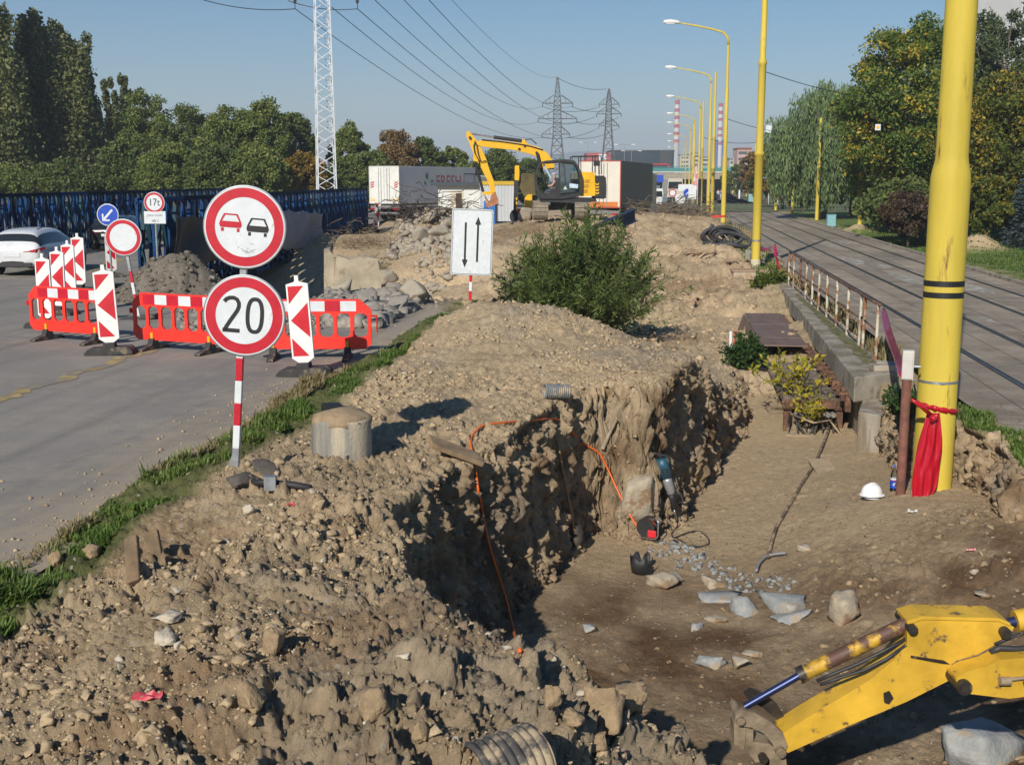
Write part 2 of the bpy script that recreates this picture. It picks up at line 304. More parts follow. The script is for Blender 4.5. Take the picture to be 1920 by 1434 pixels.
def height(x,y,full=False):
    x=np.asarray(x,float); y=np.asarray(y,float); z0=np.zeros_like(x)
    q=lp(x,y); top=tps(fT,q); r=np.hypot(x,y)
    far=np.clip((r-95)/35,0,1); top=top*(1-far)+.12*far; top=np.clip(top,-3,1.6)
    wx=x+.16*fbm(x,y,z0,1.3,3,3)+.05*vnoise(x*6,y*6,z0,9); wy=y+.16*fbm(x,y,z0,1.3,3,11)+.05*vnoise(x*6,y*6,z0,12)
    df,inf_=seg_dist(wx,wy,FOOT); dr,inr=seg_dist(wx,wy,RIM)
    t=np.where(inf_,0,np.where(~inr,1,df/(df+dr+1e-9)))
    near=(y<28)&(y>2)
    flo=tps(fF,q); flo=np.clip(flo,-1.6,-.45)
    s=t*t*(3-2*t); z=np.where(near,flo*(1-s)+top*s,top)
    # dirt heap by the barrier and small sand heaps on the lawn
    for (hx,hy,hr,hz) in HEAPS:
        d=np.hypot((x-hx)/hr[0],(y-hy)/hr[1]); z=np.maximum(z,np.where(d<1.4,hz*np.exp(-d*d*2.2)*(1+.25*fbm(x,y,z0,1.6,3,21))+.32*(hz>1)+.0,-9))
    # carriageway and tram slab beds lie under their own sheets
    rb=(x<-5.05+.12*vnoise(x*1.2,y*1.2,z0,5))&((y<27)|(x<-15.2-(y-32)*.12))
    hm=np.zeros_like(x,bool)
    for (hx,hy,hr,hz) in HEAPS[:1]: hm|=np.hypot((x-hx)/hr[0],(y-hy)/hr[1])<1.15
    z=np.where(rb&~hm,np.minimum(z,.37),z)
    tb=(x>4.75)&(x<11.75)&((y>14.6)|(x>5.2)); z=np.where(tb,np.minimum(z,-.14),z)
    return (z,t,near,top) if full else z
_h1=G(300,566,.45)
HEAPS=[(_h1.x,_h1.y+.9,(1.75,1.5),1.25),(uat(1605,82)[0],uat(1605,82)[1],(1.0,.9),.45),(uat(1830,58)[0],uat(1830,58)[1],(1.5,1.2),.75),(uat(822,60)[0],uat(822,60)[1],(3.6,3.2),1.45)]
def H(x,y): return float(height(np.array([x]),np.array([y]))[0])
# fan grid, denser where the pit walls stand
NR,NC=900,720
rs=np.exp(np.linspace(math.log(2.8),math.log(130),6000)); w=1/rs*(1+2.2*np.exp(-((rs-16)/1.6)**2)+.9*np.exp(-((rs-9)/3.5)**2)+.6*np.exp(-((rs-20)/4.)**2))
cw=np.cumsum(w*np.gradient(rs)); cw=(cw-cw[0])/(cw[-1]-cw[0]); rr_=np.interp(np.linspace(0,1,NR),cw,rs)
th=np.linspace(R(-41),R(27),NC)
RR,TH=np.meshgrid(rr_,th,indexing='ij'); X=RR*np.sin(TH); Yg=RR*np.cos(TH)
xf,yf=X.ravel(),Yg.ravel()
zf,tf,nearf,topf=height(xf,yf,True)
P=np.stack([xf,yf,zf],-1)
def gridn(P):
    g=P.reshape(NR,NC,3); a=np.gradient(g,axis=0); b=np.gradient(g,axis=1); n=np.cross(b,a); n/=np.linalg.norm(n,axis=2)[...,None]+1e-12; return n.reshape(-1,3)
N=gridn(P); N[N[:,2]<0]*=-1; NF=len(xf)
# the cut faces get their own fine-meshed strips (the fan grid is too coarse on near-vertical soil)
def resample(pl,n):
    p=np.array(pl,float); d=np.r_[0,np.cumsum(np.hypot(*np.diff(p,axis=0).T))]; s=np.linspace(0,d[-1],n); return np.stack([np.interp(s,d,p[:,0]),np.interp(s,d,p[:,1])],-1)
STR=[]
for fo,ri,ns,ntt in ((FOOT[3:17],RIM[3:18],1050,190),(FOOT[18:24],RIM[19:25],330,150)):
    f_=resample(fo,ns); r_=resample(ri,ns); tt=np.linspace(-.65,1.65,ntt); q=f_[:,None]+(r_-f_)[:,None]*tt[None,:,None]; sx_,sy_=q[...,0].ravel(),q[...,1].ravel()
    zz,t2,n2_,_q=height(sx_,sy_,True); p=np.stack([sx_,sy_,zz],-1).reshape(ns,ntt,3); n=np.cross(np.gradient(p,axis=0),np.gradient(p,axis=1)); n/=np.linalg.norm(n,axis=2)[...,None]+1e-12; n=n.reshape(-1,3); n[n[:,2]<0]*=-1
    STR.append((ns,ntt,len(xf))); xf=np.r_[xf,sx_]; yf=np.r_[yf,sy_]; zf=np.r_[zf,zz]; tf=np.r_[tf,t2]; nearf=np.r_[nearf,n2_]; N=np.vstack([N,n])
P=np.stack([xf,yf,zf],-1)
roadm=((xf<-5.05+.12*vnoise(xf*1.2,yf*1.2,0*xf,5))&(yf<27))|((xf<-15)&(yf>20)); tramm=(xf>4.75)&(xf<11.75); lawn=(xf>11.75)
heapm=np.hypot((xf-HEAPS[0][0])/HEAPS[0][2][0],(yf-HEAPS[0][1])/HEAPS[0][2][1])<1.1
roadm&=~heapm
dirt=np.where(roadm|tramm|lawn,0.,1.)
hp2=np.zeros_like(xf)
for h in HEAPS[1:]: hp2=np.maximum(hp2,np.clip(1.5-1.25*np.hypot((xf-h[0])/h[2][0],(yf-h[1])/h[2][1]),0,1))
rf=np.hypot(xf,yf)
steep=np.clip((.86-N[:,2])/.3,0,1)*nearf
x,y,z=P.T
# vertical gouges left by the digger teeth and the rain on the cut faces
cr_=fbm(x,y,z*.30,2.3,5,44,.6); cr2=fbm(x,y,z*.5,6.,4,50,.6)
wall=steep*(.20*fbm(x,y,z*.40,2.6,5,47,.6)+.16*fbm(x,y,z*1.2,3.6,4,43,.6)-.55*np.clip(.13-np.abs(cr_),0,1)-.35*np.clip(.10-np.abs(cr2),0,1)+.05*fbm(x,y,z,13,4,46,.7)+.42*clods(x+.05*fbm(x,y,z,7,3,39),y,z*.8,5.2,48,1.7)+.5*clods(x,y,z,13,49,1.4)+.6*clods(x,y,z,29,40,1.2)-.075)
floorm=nearf*np.clip(1-tf*3,0,1)
fg=np.clip((11.5-rf)/3,0,1)*(1-floorm); mid=np.clip((30-rf)/8,0,1)
ridge=np.clip((y-26)/6,0,1)*np.clip((78-y)/10,0,1)*(x>-9); pat2=np.clip(fbm(x,y,z,.8,2,69)*2.4+.25,0,1); big=(fbm(x,y,z,1.1,3,51)*.13-.10*fg*np.clip(.22-np.abs(fbm(x,y,z,1.5,3,57)),0,1)*3)*(1-floorm)+ridge*(.34*fbm(x,y,z,.42,4,53)-.26*np.abs(fbm(x*.9,y*.4,z,1.,4,54,.6))+.34*clods(x+.2*fbm(x,y,z,2,3,58),y,z,1.5,55,2.2)*np.clip(fbm(x,y,0*x,.35,2,56)*2+.3,0,1)+.10*fbm(x,y,z,2.2,3,59))
smooth_floor=.32+.68*np.clip(fbm(x,y,0*x,.8,2,77)*1.4+.25,0,1)
rslope=np.clip((x-1.0)/1.2,0,1)*np.clip((15.2-y)/1.,0,1); rough=np.where(floorm>0,1-floorm*(1-np.maximum(.38*smooth_floor,.8*rslope*np.clip(fbm(x,y,0*x,1.1,2,78)*1.5+.6,.15,1))),1)
wq=.05*fbm(x,y,z,9,2,67); wr=.022*fbm(x,y,z,24,2,68); b1=clods(x+wq,y-wq,z+wq,2.6,61,2.6); b2=clods(x+wq*.8+wr,y+wq*.8,z-wq*.8+wr,6.2,62,2.2); b3=clods(x+wr,y-wr,z+wr,13,63,1.8); b4=clods(x+wr*.6,y,z-wr*.6,27,64,1.3)
pat=np.clip(fbm(x,y,z,.9,2,66)*1.8+.55,0.12,1)
lump=(b1*.55*pat2*(.30+.70*fg)+b2*.55*(.35+.65*pat)+b3*.85*(.4+.6*pat)+b4*np.where(rf<16,1.1,.4)-.03*fg)
lump*=rough*np.clip(1.1-rf/130,0.25,1)*(1+1.2*ridge)
crease=(.07*np.abs(fbm(x,y,z,3.5,4,71))+.045*np.abs(fbm(x,y,z,11,3,72)))*rough
disp=dirt*(big*np.maximum(mid,ridge)+wall+lump*(1-.45*steep)+crease)+lawn*(hp2*b3)
disp=np.where(dirt+hp2>0,disp,0)
P=P+N*disp[:,None]
# colour of the ground itself: dry clods, damp fresh soil, sand, grey road dirt, turf, shadow tones on the ridge
A=np.array([.45,.345,.22]); B=np.array([.150,.092,.050]); S=np.array([.465,.35,.215]); GR=np.array([.235,.205,.168]); GS=np.array([.075,.105,.026])
n1=fbm(xf,yf,zf,.7,4,81)[:,None]; n2=fbm(xf,yf,zf,3.,3,85)[:,None]
col=A*(1+.22*n1+.16*n2)
def mixc(c,t_,k): k=np.clip(k,0,1); k=k[:,None] if k.ndim==1 else k; return c*(1-k)+t_*k
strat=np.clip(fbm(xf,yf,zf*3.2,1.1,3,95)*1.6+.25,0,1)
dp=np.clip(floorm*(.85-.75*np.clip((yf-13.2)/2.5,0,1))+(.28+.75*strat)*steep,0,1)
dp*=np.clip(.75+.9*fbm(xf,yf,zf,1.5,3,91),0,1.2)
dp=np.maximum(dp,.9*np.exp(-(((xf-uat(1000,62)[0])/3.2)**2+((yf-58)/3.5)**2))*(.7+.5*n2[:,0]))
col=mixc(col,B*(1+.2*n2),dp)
col=mixc(col,B*1.9*(1+.25*n2),fg*np.clip(fbm(xf,yf,zf,1.6,4,99)*2.2-.25,0,.5))
col=mixc(col,np.array([.36,.30,.225]),mid*(1-floorm)*np.clip(fbm(xf,yf,zf,.8,3,101)*1.8-.1,0,.6))
col=mixc(col,S*(1+.12*n1),floorm*np.clip((yf-13.5)/2.5,0,1)*.8)
col=mixc(col,S*(1+.15*n1),np.clip((yf-24)/8,0,1)*np.clip((xf+7)/2,0,1)*.75*(1-np.minimum(dp,1)))
col=mixc(col,B*1.5*(1+.2*n2),ridge*np.clip(fbm(xf,yf,zf,.5,4,97)*2.2-.15,0,.6))  # darker soil patches, also painting in shadow on the rough ridge
col=mixc(col,GR*(1+.25*n2),np.clip((-4.9-xf)/.4,0,1)*np.clip((yf-3)/1,0,1)*np.clip((31-yf)/3,0,1))
col=mixc(col,GR*.75*(1+.3*n2),heapm*.8)
vg=np.clip((-4.05+.25*n1[:,0]-xf)/.25,0,1)*np.clip((xf+5.35)/.3,0,1)*np.clip((29-yf)/3,0,1)
col=mixc(col,GS*(1+.4*n2)*1.0,vg*.85)
col=mixc(col,GS*1.5*(1+.35*n2),lawn*(1-hp2)*np.clip(1-.6*np.clip((13.2-xf),0,1)*(n2[:,0]>-.1),0,1))
col=mixc(col,S*.95,lawn*hp2)
rv=((xf>3.3)&(xf<4.8)&(yf>16)).astype(float)*np.clip(.8+n1[:,0]*.8,0,1)*np.where(yf<20,1,.45)*(1-floorm)
col=mixc(col,GS*(1+.35*n2),rv*.5*np.clip((N[:,2]-.75)*5,0,1))
def SOIL(name='soil'):
    m,t=nt_new(name); L=t.links.new
    out=nd(t,'ShaderNodeOutputMaterial'); b=nd(t,'ShaderNodeBsdfPrincipled',Roughness=.95); b.inputs['Specular IOR Level'].default_value=.12; L(b.outputs[0],out.inputs[0])
    at=nd(t,'ShaderNodeAttribute',_attribute_name='soil'); g=nd(t,'ShaderNodeNewGeometry')
    n=nd(t,'ShaderNodeTexNoise',Scale=9.,Detail=10.,Roughness=.68); L(g.outputs['Position'],n.inputs['Vector'])
    r1=nd(t,'ShaderNodeMapRange'); r1.inputs[1].default_value=.3; r1.inputs[2].default_value=.72; r1.inputs[3].default_value=.80; r1.inputs[4].default_value=1.38; L(n.outputs[0],r1.inputs[0])
    mu=nd(t,'ShaderNodeMix',_data_type='RGBA',_blend_type='MULTIPLY'); mu.inputs[0].default_value=1; L(at.outputs['Color'],mu.inputs[6]); L(r1.outputs[0],mu.inputs[7])
    v=nd(t,'ShaderNodeTexVoronoi',Scale=16.); L(g.outputs['Position'],v.inputs['Vector'])
    sx=nd(t,'ShaderNodeSeparateColor'); L(v.outputs['Color'],sx.inputs[0])
    th_=nd(t,'ShaderNodeMath',_operation='LESS_THAN'); L(v.outputs['Distance'],th_.inputs[0]); th_.inputs[1].default_value=.3
    pk=nd(t,'ShaderNodeMath',_operation='GREATER_THAN'); L(sx.outputs[0],pk.inputs[0]); pk.inputs[1].default_value=.93
    an=nd(t,'ShaderNodeMath',_operation='MULTIPLY'); L(th_.outputs[0],an.inputs[0]); L(pk.outputs[0],an.inputs[1])
    m2=nd(t,'ShaderNodeMix',_data_type='RGBA'); m2.inputs[7].default_value=(.46,.40,.32,1); L(an.outputs[0],m2.inputs[0]); L(mu.outputs[2],m2.inputs[6]); L(m2.outputs[2],b.inputs['Base Color'])
    n3=nd(t,'ShaderNodeTexNoise',Scale=20.,Detail=10.,Roughness=.78); L(g.outputs['Position'],n3.inputs['Vector'])
    bp=nd(t,'ShaderNodeBump',Strength=.95,Distance=.06); L(n3.outputs[0],bp.inputs['Height']); L(bp.outputs[0],b.inputs['Normal'])
    MATS[name]=m; return m
I=np.arange(NR*NC).reshape(NR,NC); FQ=np.stack([I[:-1,:-1],I[:-1,1:],I[1:,1:],I[1:,:-1]],-1).reshape(-1,4)
cut=(tf[:NF]>.05)&(tf[:NF]<.95)&(((xf[:NF]<2.4)&(yf[:NF]>8.7)&(yf[:NF]<25.3))|((xf[:NF]>3.2)&(yf[:NF]>14.5)&(yf[:NF]<20.5)))
FQ=FQ[~cut[FQ].all(axis=1)]
for ns,ntt,o_ in STR:
    I2=np.arange(ns*ntt).reshape(ns,ntt)+o_; FQ=np.vstack([FQ,np.stack([I2[:-1,:-1],I2[:-1,1:],I2[1:,1:],I2[1:,:-1]],-1).reshape(-1,4)])
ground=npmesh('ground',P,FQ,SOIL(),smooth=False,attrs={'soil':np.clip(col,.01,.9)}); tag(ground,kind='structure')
TP,TN=P[:NF],N[:NF]
xf,yf,zf,tf,nearf,floorm,steep,dirt,rf,vg,ridge,rslope,heapm,roadm,hp2,lawn=[a_[:NF] for a_ in (xf,yf,zf,tf,nearf,floorm,steep,dirt,rf,vg,ridge,rslope,heapm,roadm,hp2,lawn)]
# far terrain: a disc to the horizon with a hole where the detailed ground lies
def ring():
    rs=[130,180,260,400,700,1200,2200,4000,7000]; A_=[-math.pi+i*math.pi/60 for i in range(121)]
    mb=MB(); vs=[(r*math.sin(a),r*math.cos(a),.05 if r<=130 else 0.) for r in rs for a in A_]; n=len(A_)
    mb.add(vs,[(i*n+j,(i+1)*n+j,(i+1)*n+j+1,i*n+j+1) for i in range(len(rs)-1) for j in range(n-1)],0,True)
    # sides and rear inside 130 m
    B_=[R(27)+i*(2*PI-R(68))/40 for i in range(41)]; r2=[0,3,8,20,50,130]; vs=[(r*math.sin(a),r*math.cos(a),.03) for r in r2 for a in B_]; n=len(B_)
    mb.add(vs,[(i*n+j,(i+1)*n+j,(i+1)*n+j+1,i*n+j+1) for i in range(len(r2)-1) for j in range(n-1)],0,True)
    return tag(mb.build('terrain',MT('dry_grassland',(.10,.115,.045),.95,0,.35,.05,spots=((.2,.15,.08),.4,.03))),kind='structure')
ring()
# distant hill ridge behind the pylons
def hills():
    vs=[];fs=[];n=90
    for j,(off,k) in enumerate(((0,0),(250,.75),(600,1.),(1200,.6))):
        for i in range(n):
            u=500+i*16; d=4300+off; h=(26+82*math.exp(-((u-1085)/85)**2)+22*math.sin(u*.013)+9*math.sin(u*.05+1)+25*math.exp(-((u-1450)/160)**2))*k
            p=uat(u,d); vs.append((p[0],p[1],h-2))
    for j in range(3):
        for i in range(n-1): fs.append((j*n+i,j*n+i+1,(j+1)*n+i+1,(j+1)*n+i))
    return tag(MB().add(vs,fs,0,True).build('hills',MT('wooded_hillside',(.05,.07,.035),.95,0,.3,.01)),kind='structure')
hills()
# ================= ROADS, TRACK, SURFACES =================
def ROADMAT(name,base,dark,dust,slab=None,cr=1.,ck=.75):
    m,t=nt_new(name); L=t.links.new
    out=nd(t,'ShaderNodeOutputMaterial'); b=nd(t,'ShaderNodeBsdfPrincipled',Roughness=.9); b.inputs['Specular IOR Level'].default_value=.25; L(b.outputs[0],out.inputs[0])
    g=nd(t,'ShaderNodeNewGeometry'); P_=g.outputs['Position']
    n=nd(t,'ShaderNodeTexNoise',Scale=.55,Detail=9.,Roughness=.66); mp=nd(t,'ShaderNodeMapping'); mp.inputs['Scale'].default_value=(1.3,.32,1); L(P_,mp.inputs[0]); L(mp.outputs[0],n.inputs['Vector'])
    r=nd(t,'ShaderNodeMapRange'); r.inputs[1].default_value=.34; r.inputs[2].default_value=.66; L(n.outputs[0],r.inputs[0])
    m1=nd(t,'ShaderNodeMix',_data_type='RGBA'); m1.inputs[6].default_value=rgba(base); m1.inputs[7].default_value=rgba(dark); L(r.outputs[0],m1.inputs[0])
    n2=nd(t,'ShaderNodeTexNoise',Scale=1.1,Detail=12.,Roughness=.72); L(P_,n2.inputs['Vector'])
    r2=nd(t,'ShaderNodeMapRange'); r2.inputs[1].default_value=.47; r2.inputs[2].default_value=.68; L(n2.outputs[0],r2.inputs[0])
    m2=nd(t,'ShaderNodeMix',_data_type='RGBA'); m2.inputs[7].default_value=rgba(dust); L(r2.outputs[0],m2.inputs[0]); L(m1.outputs[2],m2.inputs[6])
    n3=nd(t,'ShaderNodeTexNoise',Scale=60.,Detail=4.,Roughness=.7); L(P_,n3.inputs['Vector'])
    r3=nd(t,'ShaderNodeMapRange'); r3.inputs[1].default_value=.25; r3.inputs[2].default_value=.75; r3.inputs[3].default_value=.66; r3.inputs[4].default_value=1.32; L(n3.outputs[0],r3.inputs[0])
    m3=nd(t,'ShaderNodeMix',_data_type='RGBA',_blend_type='MULTIPLY'); m3.inputs[0].default_value=1; L(m2.outputs[2],m3.inputs[6]); L(r3.outputs[0],m3.inputs[7]); cur=m3.outputs[2]
    # hairline cracks
    v=nd(t,'ShaderNodeTexVoronoi',_feature='DISTANCE_TO_EDGE',Scale=.23*cr); wn=nd(t,'ShaderNodeTexNoise',Scale=2.2,Detail=5.); L(P_,wn.inputs['Vector'])
    va=nd(t,'ShaderNodeVectorMath',_operation='MULTIPLY_ADD'); L(wn.outputs['Color'],va.inputs[0]); va.inputs[1].default_value=(.7,.7,0); L(P_,va.inputs[2]); L(va.outputs[0],v.inputs['Vector'])
    lt=nd(t,'ShaderNodeMapRange'); lt.inputs[1].default_value=.001; lt.inputs[2].default_value=.006; lt.inputs[3].default_value=ck; lt.inputs[4].default_value=0; L(v.outputs['Distance'],lt.inputs[0])
    m4=nd(t,'ShaderNodeMix',_data_type='RGBA'); m4.inputs[7].default_value=rgba([c*.35 for c in base]); L(lt.outputs[0],m4.inputs[0]); L(cur,m4.inputs[6]); cur=m4.outputs[2]
    if slab:
        br=nd(t,'ShaderNodeTexBrick',_offset=0.,Scale=1.); br.inputs['Mortar Size'].default_value=.018; br.inputs['Brick Width'].default_value=slab[0]; br.inputs['Row Height'].default_value=slab[1]
        br.inputs['Color1'].default_value=(.80,.80,.80,1); br.inputs['Color2'].default_value=(1.18,1.16,1.12,1); br.inputs['Mortar'].default_value=(.36,.35,.33,1)
        of=nd(t,'ShaderNodeVectorMath',_operation='ADD'); of.inputs[1].default_value=(slab[2],0.7,0); L(P_,of.inputs[0]); L(of.outputs[0],br.inputs['Vector'])
        m5=nd(t,'ShaderNodeMix',_data_type='RGBA',_blend_type='MULTIPLY'); m5.inputs[0].default_value=.85; L(cur,m5.inputs[6]); L(br.outputs['Color'],m5.inputs[7]); cur=m5.outputs[2]
    if not slab:
        sx=nd(t,'ShaderNodeSeparateXYZ'); L(P_,sx.inputs[0]); ed=nd(t,'ShaderNodeMapRange'); ed.inputs[1].default_value=-7.6; ed.inputs[2].default_value=-4.8; L(sx.outputs[0],ed.inputs[0])
        n5=nd(t,'ShaderNodeTexNoise',Scale=2.6,Detail=10.,Roughness=.75); L(P_,n5.inputs['Vector']); ml=nd(t,'ShaderNodeMath',_operation='MULTIPLY'); L(ed.outputs[0],ml.inputs[0]); L(n5.outputs[0],ml.inputs[1]); r5=nd(t,'ShaderNodeMapRange'); r5.inputs[1].default_value=.22; r5.inputs[2].default_value=.55; r5.inputs[4].default_value=.9; L(ml.outputs[0],r5.inputs[0])
        m6=nd(t,'ShaderNodeMix',_data_type='RGBA'); m6.inputs[7].default_value=(.36,.29,.20,1); L(r5.outputs[0],m6.inputs[0]); L(cur,m6.inputs[6]); cur=m6.outputs[2]
        tk=nd(t,'ShaderNodeTexNoise',Scale=1.,Detail=3.); mp2=nd(t,'ShaderNodeMapping'); mp2.inputs['Scale'].default_value=(2.6,.05,1); L(P_,mp2.inputs[0]); L(mp2.outputs[0],tk.inputs['Vector']); r7=nd(t,'ShaderNodeMapRange'); r7.inputs[1].default_value=.56; r7.inputs[2].default_value=.72; r7.inputs[4].default_value=.38; L(tk.outputs[0],r7.inputs[0])
        m7=nd(t,'ShaderNodeMix',_data_type='RGBA'); m7.inputs[7].default_value=rgba([c*.62 for c in dark]); L(r7.outputs[0],m7.inputs[0]); L(cur,m7.inputs[6]); cur=m7.outputs[2]
    L(cur,b.inputs['Base Color'])
    bp=nd(t,'ShaderNodeBump',Strength=.35,Distance=.01); L(n3.outputs[0],bp.inputs['Height']); L(bp.outputs[0],b.inputs['Normal'])
    MATS[name]=m; return m
ASPH=ROADMAT('asphalt_dusty',(.255,.235,.21),(.19,.178,.165),(.31,.275,.225),cr=.5,ck=.10)
def sheet(name,pts,z,mat,kind='structure',ny=40):
    # pts: list of (y, xl, xr)
    mb=MB(); vs=[]
    for y,a,b in pts: vs+=[(a,y,z),((a+b)/2,y,z),(b,y,z)]
    fs=[]
    for i in range(len(pts)-1):
        for j in (0,1): k=i*3+j; fs.append((k,k+1,k+4,k+3))
    return tag(mb.add(vs,fs).build(name,mat),kind=kind)
sheet('road',[(-6,-34,-4.7),(10,-34,-4.7),(20,-36,-4.75),(26.5,-40,-4.8),(27.2,-40,-15.2),(33,-44,-15.4),(60,-60,-18),(95,-90,-22),(140,-100,-10),(400,-90,-20)],.452,ASPH)
# worn joint of yellow-brown dust between the old lane and the new surfacing
jm=MT('sandy_joint_fill',(.36,.27,.115),.95,0,.3,4,.4,50,spots=((.2,.18,.15),.55,3))
mb=MB(); vs=[];n=90
for i in range(n):
    y=7+i*.165; x=-9.0+.07*math.sin(i*.7)+.05*rnd.uniform(-1,1); w_=.10+.06*rnd.random()
    vs+=[(x-w_,y,.458),(x+w_,y,.458)]
mb.add(vs,[(2*i,2*i+1,2*i+3,2*i+2) for i in range(n-1)]); tag(mb.build('road_joint',jm),kind='structure')
ym=MT('worn_yellow_marking',(.46,.34,.06),.8,0,.25,3,spots=((.22,.2,.17),.55,9))
for k,(a,b,w_) in enumerate(((G(165,508,.45),G(228,486,.45),.22),)):
    d=(b-a); nrm=Vector((-d.y,d.x,0)).normalized()*w_; z=Vector((0,0,.457-.45))
    mb=MB(); mb.add([a-nrm+z,b-nrm+z,b+nrm+z,a+nrm+z],[(0,1,2,3)]); tag(mb.build('road_marking',ym),kind='structure')
TRAM=ROADMAT('tram_slab_concrete',(.29,.245,.19),(.20,.168,.132),(.38,.325,.255),slab=(1.35,5.9,.03),cr=1.6)
sheet('tram_road',[(-6,4.95,11.5),(14.8,4.72,11.5),(20,4.6,11.5),(60,4.6,11.55),(120,4.6,11.8),(260,4.8,14),(420,6,20)],0.0,TRAM)
rm=MT('tram_rail_steel',(.20,.19,.18),.3,.9,.2,10); gm=MT('rail_groove_dirt',(.03,.027,.024),.95,0,.3,8)
for x in (5.93,7.37,9.05,10.49):
    mb=MB(); mb.add([(x-.05,-5,.004),(x+.10,-5,.004),(x+.10,420,.004),(x-.05,420,.004)],[(0,1,2,3)],1)
    mb.box((x,207,.004),(.065,425,.016),0); mb.box((x+.085,207,.003),(.02,425,.012),0)
    tag(mb.build('tram_rail',[rm,gm]),kind='structure')
pm=MT('pale_concrete_patch',(.40,.365,.31),.9,0,.2,2,.3,30,spots=((.22,.2,.16),.55,2.5))
def patch(u,v,w_,l_,seed,z=.006):
    c=G(u,v,0); mb=MB(); g=random.Random(seed); k=14
    mb.add([(c.x+w_*math.cos(2*PI*i/k)*g.uniform(.6,1.1),c.y+l_*math.sin(2*PI*i/k)*g.uniform(.6,1.1),z) for i in range(k)],[tuple(range(k))]); tag(mb.build('road_patch',pm),kind='structure')
for a in ((1565,463,.35,2.6,1),(1590,455,.5,2.5,2),(1700,522,.4,3.2,3),(1825,540,.5,2.2,4),(1600,490,.45,3,5),(1470,405,.3,4,6),(1660,500,.3,1.5,7),(1850,600,.2,.7,8)): patch(*a)
# kerb along the far side of the track
mb=MB()
for i in range(60): mb.box((11.62,8+i*2.02,.045),(.16,2.0,.13),0,rz=rnd.uniform(-.006,.006))
tag(mb.build('kerb',M_CONC()),kind='structure')
# ================= TRAFFIC SIGNS, BARRIERS, DELINEATORS =================
def disc(mb,r0,r1,y,m,n=64,T=None):
    if r0<=0: mb.add([(r1*math.cos(2*PI*i/n),y,r1*math.sin(2*PI*i/n)) for i in range(n)],[tuple(range(n))],m,False,T)
    else:
        vs=[(r*math.cos(2*PI*i/n),y,r*math.sin(2*PI*i/n)) for r in (r0,r1) for i in range(n)]
        mb.add(vs,[(i,n+i,n+(i+1)%n,(i+1)%n) for i in range(n)],m,False,T)
def stroke(mb,pts,w,y,m=0):
    # flat ribbon in local XZ following pts
    P=[Vector((p[0],p[1])) for p in pts]; k=len(P); vs=[]
    for i,p in enumerate(P):
        d=(P[min(i+1,k-1)]-P[max(i-1,0)]).normalized(); nn=Vector((-d.y,d.x))*w/2
        vs+=[(p.x-nn.x,y,p.y-nn.y),(p.x+nn.x,y,p.y+nn.y)]
    mb.add(vs,[(2*i,2*i+2,2*i+3,2*i+1) for i in range(k-1)],m)
def flat(mb,poly,y,m=0): mb.add([(x,y,z) for x,z in poly],[tuple(range(len(poly)))],m)
def round_sign(parent,name,Rr,loc,border=.045,ring=.25,ringm=None,facem=None):
    mb=MB(); mb.cyl((0,-.004,0),(0,.012,0),Rr,n=64,m=0,smooth=False)
    mb.tube([(Rr*math.cos(2*PI*i/64),.006,Rr*math.sin(2*PI*i/64)) for i in range(65)],.011,6,0,caps=False)
    disc(mb,0,Rr*.985,-.0065,1)
    o=mb.build(name,[M_GALV(),facem or M_WHITE()],parent,loc=loc)
    if ring:
        r=MB(); disc(r,Rr*(1-border-ring),Rr*(1-border),-.0095,0); r.build('red_ring',ringm or M_RED(),o)
    return o
def post(parent,segs,w,x=0,y=0,name='post'):
    # square post from stacked bands (z0,z1,mat index)
    mb=MB()
    for z0,z1,m in segs: mb.box((x,y,(z0+z1)/2),(w,w,z1-z0),m)
    return mb.build(name,[M_RED(),M_WHITE(),M_GALV()],parent,bevel=.004)
# -- big sign post in the near mound
g=W(440,908,10.72); roll=R(4.6); lookx=math.atan2(g.x,g.y)
def s_at(u,v): p=W(u,v,10.66); q=Vector((p.x-g.x,p.y-g.y,p.z-g.z)); a=q.dot(RT); return (a*math.cos(roll)-q.z*math.sin(roll), a*math.sin(roll)+q.z*math.cos(roll))
rt=root('road_sign',g-Vector((0,0,.03)),'tall leaning sign with red ringed no overtaking disc above 20 speed limit disc','road sign',rz=YAW,roll=roll)
k=1/1.0; zt=s_at(457,418)[1]
hz=[s_at(440,v)[1] for v in (912,834,793,751,709,666,625)]
post(rt,[(-.25,hz[1],2),(hz[1],hz[2],1),(hz[2],hz[3],0),(hz[3],hz[4],1),(hz[4],hz[5],0),(hz[5],hz[6],1),(hz[6],zt+.3,2)],.062)
mb=MB(); mb.prism([(-.031,.34),(-.13,-.02),(-.031,-.02)],.01); mb.box((0,0,-.03),(.3,.3,.012)); mb.build('foot_bracket',M_GALV(),rt)
a=s_at(458,420); up=round_sign(rt,'upper_disc',.368,(a[0],-.045,a[1]),ring=.225)
blk=M_BLACK(); redm=M_RED(); wht=M_WHITE()
def carsym(par,ox,oz,s,mat,name):
    mb=MB(); y=-.0098; P=lambda pts:[(ox+x*s,oz+z*s) for x,z in pts]
    flat(mb,P([(-.5,-.16),(.5,-.16),(.56,-.02),(.52,.14),(-.52,.14),(-.56,-.02)]),y)
    flat(mb,P([(-.52,.14),(-.43,.14),(-.27,.45),(-.34,.52)]),y); flat(mb,P([(.43,.14),(.52,.14),(.34,.52),(.27,.45)]),y); flat(mb,P([(-.34,.52),(-.27,.45),(.27,.45),(.34,.52)]),y)
    for q in (-.39,.39): flat(mb,P([(q-.07,-.36),(q+.07,-.36),(q+.07,-.19),(q-.07,-.19)]),y)
    mb.build(name,mat,par)
carsym(up,-.128,.018,.182,redm,'red_car_symbol'); carsym(up,.118,-.006,.182,blk,'black_car_symbol')
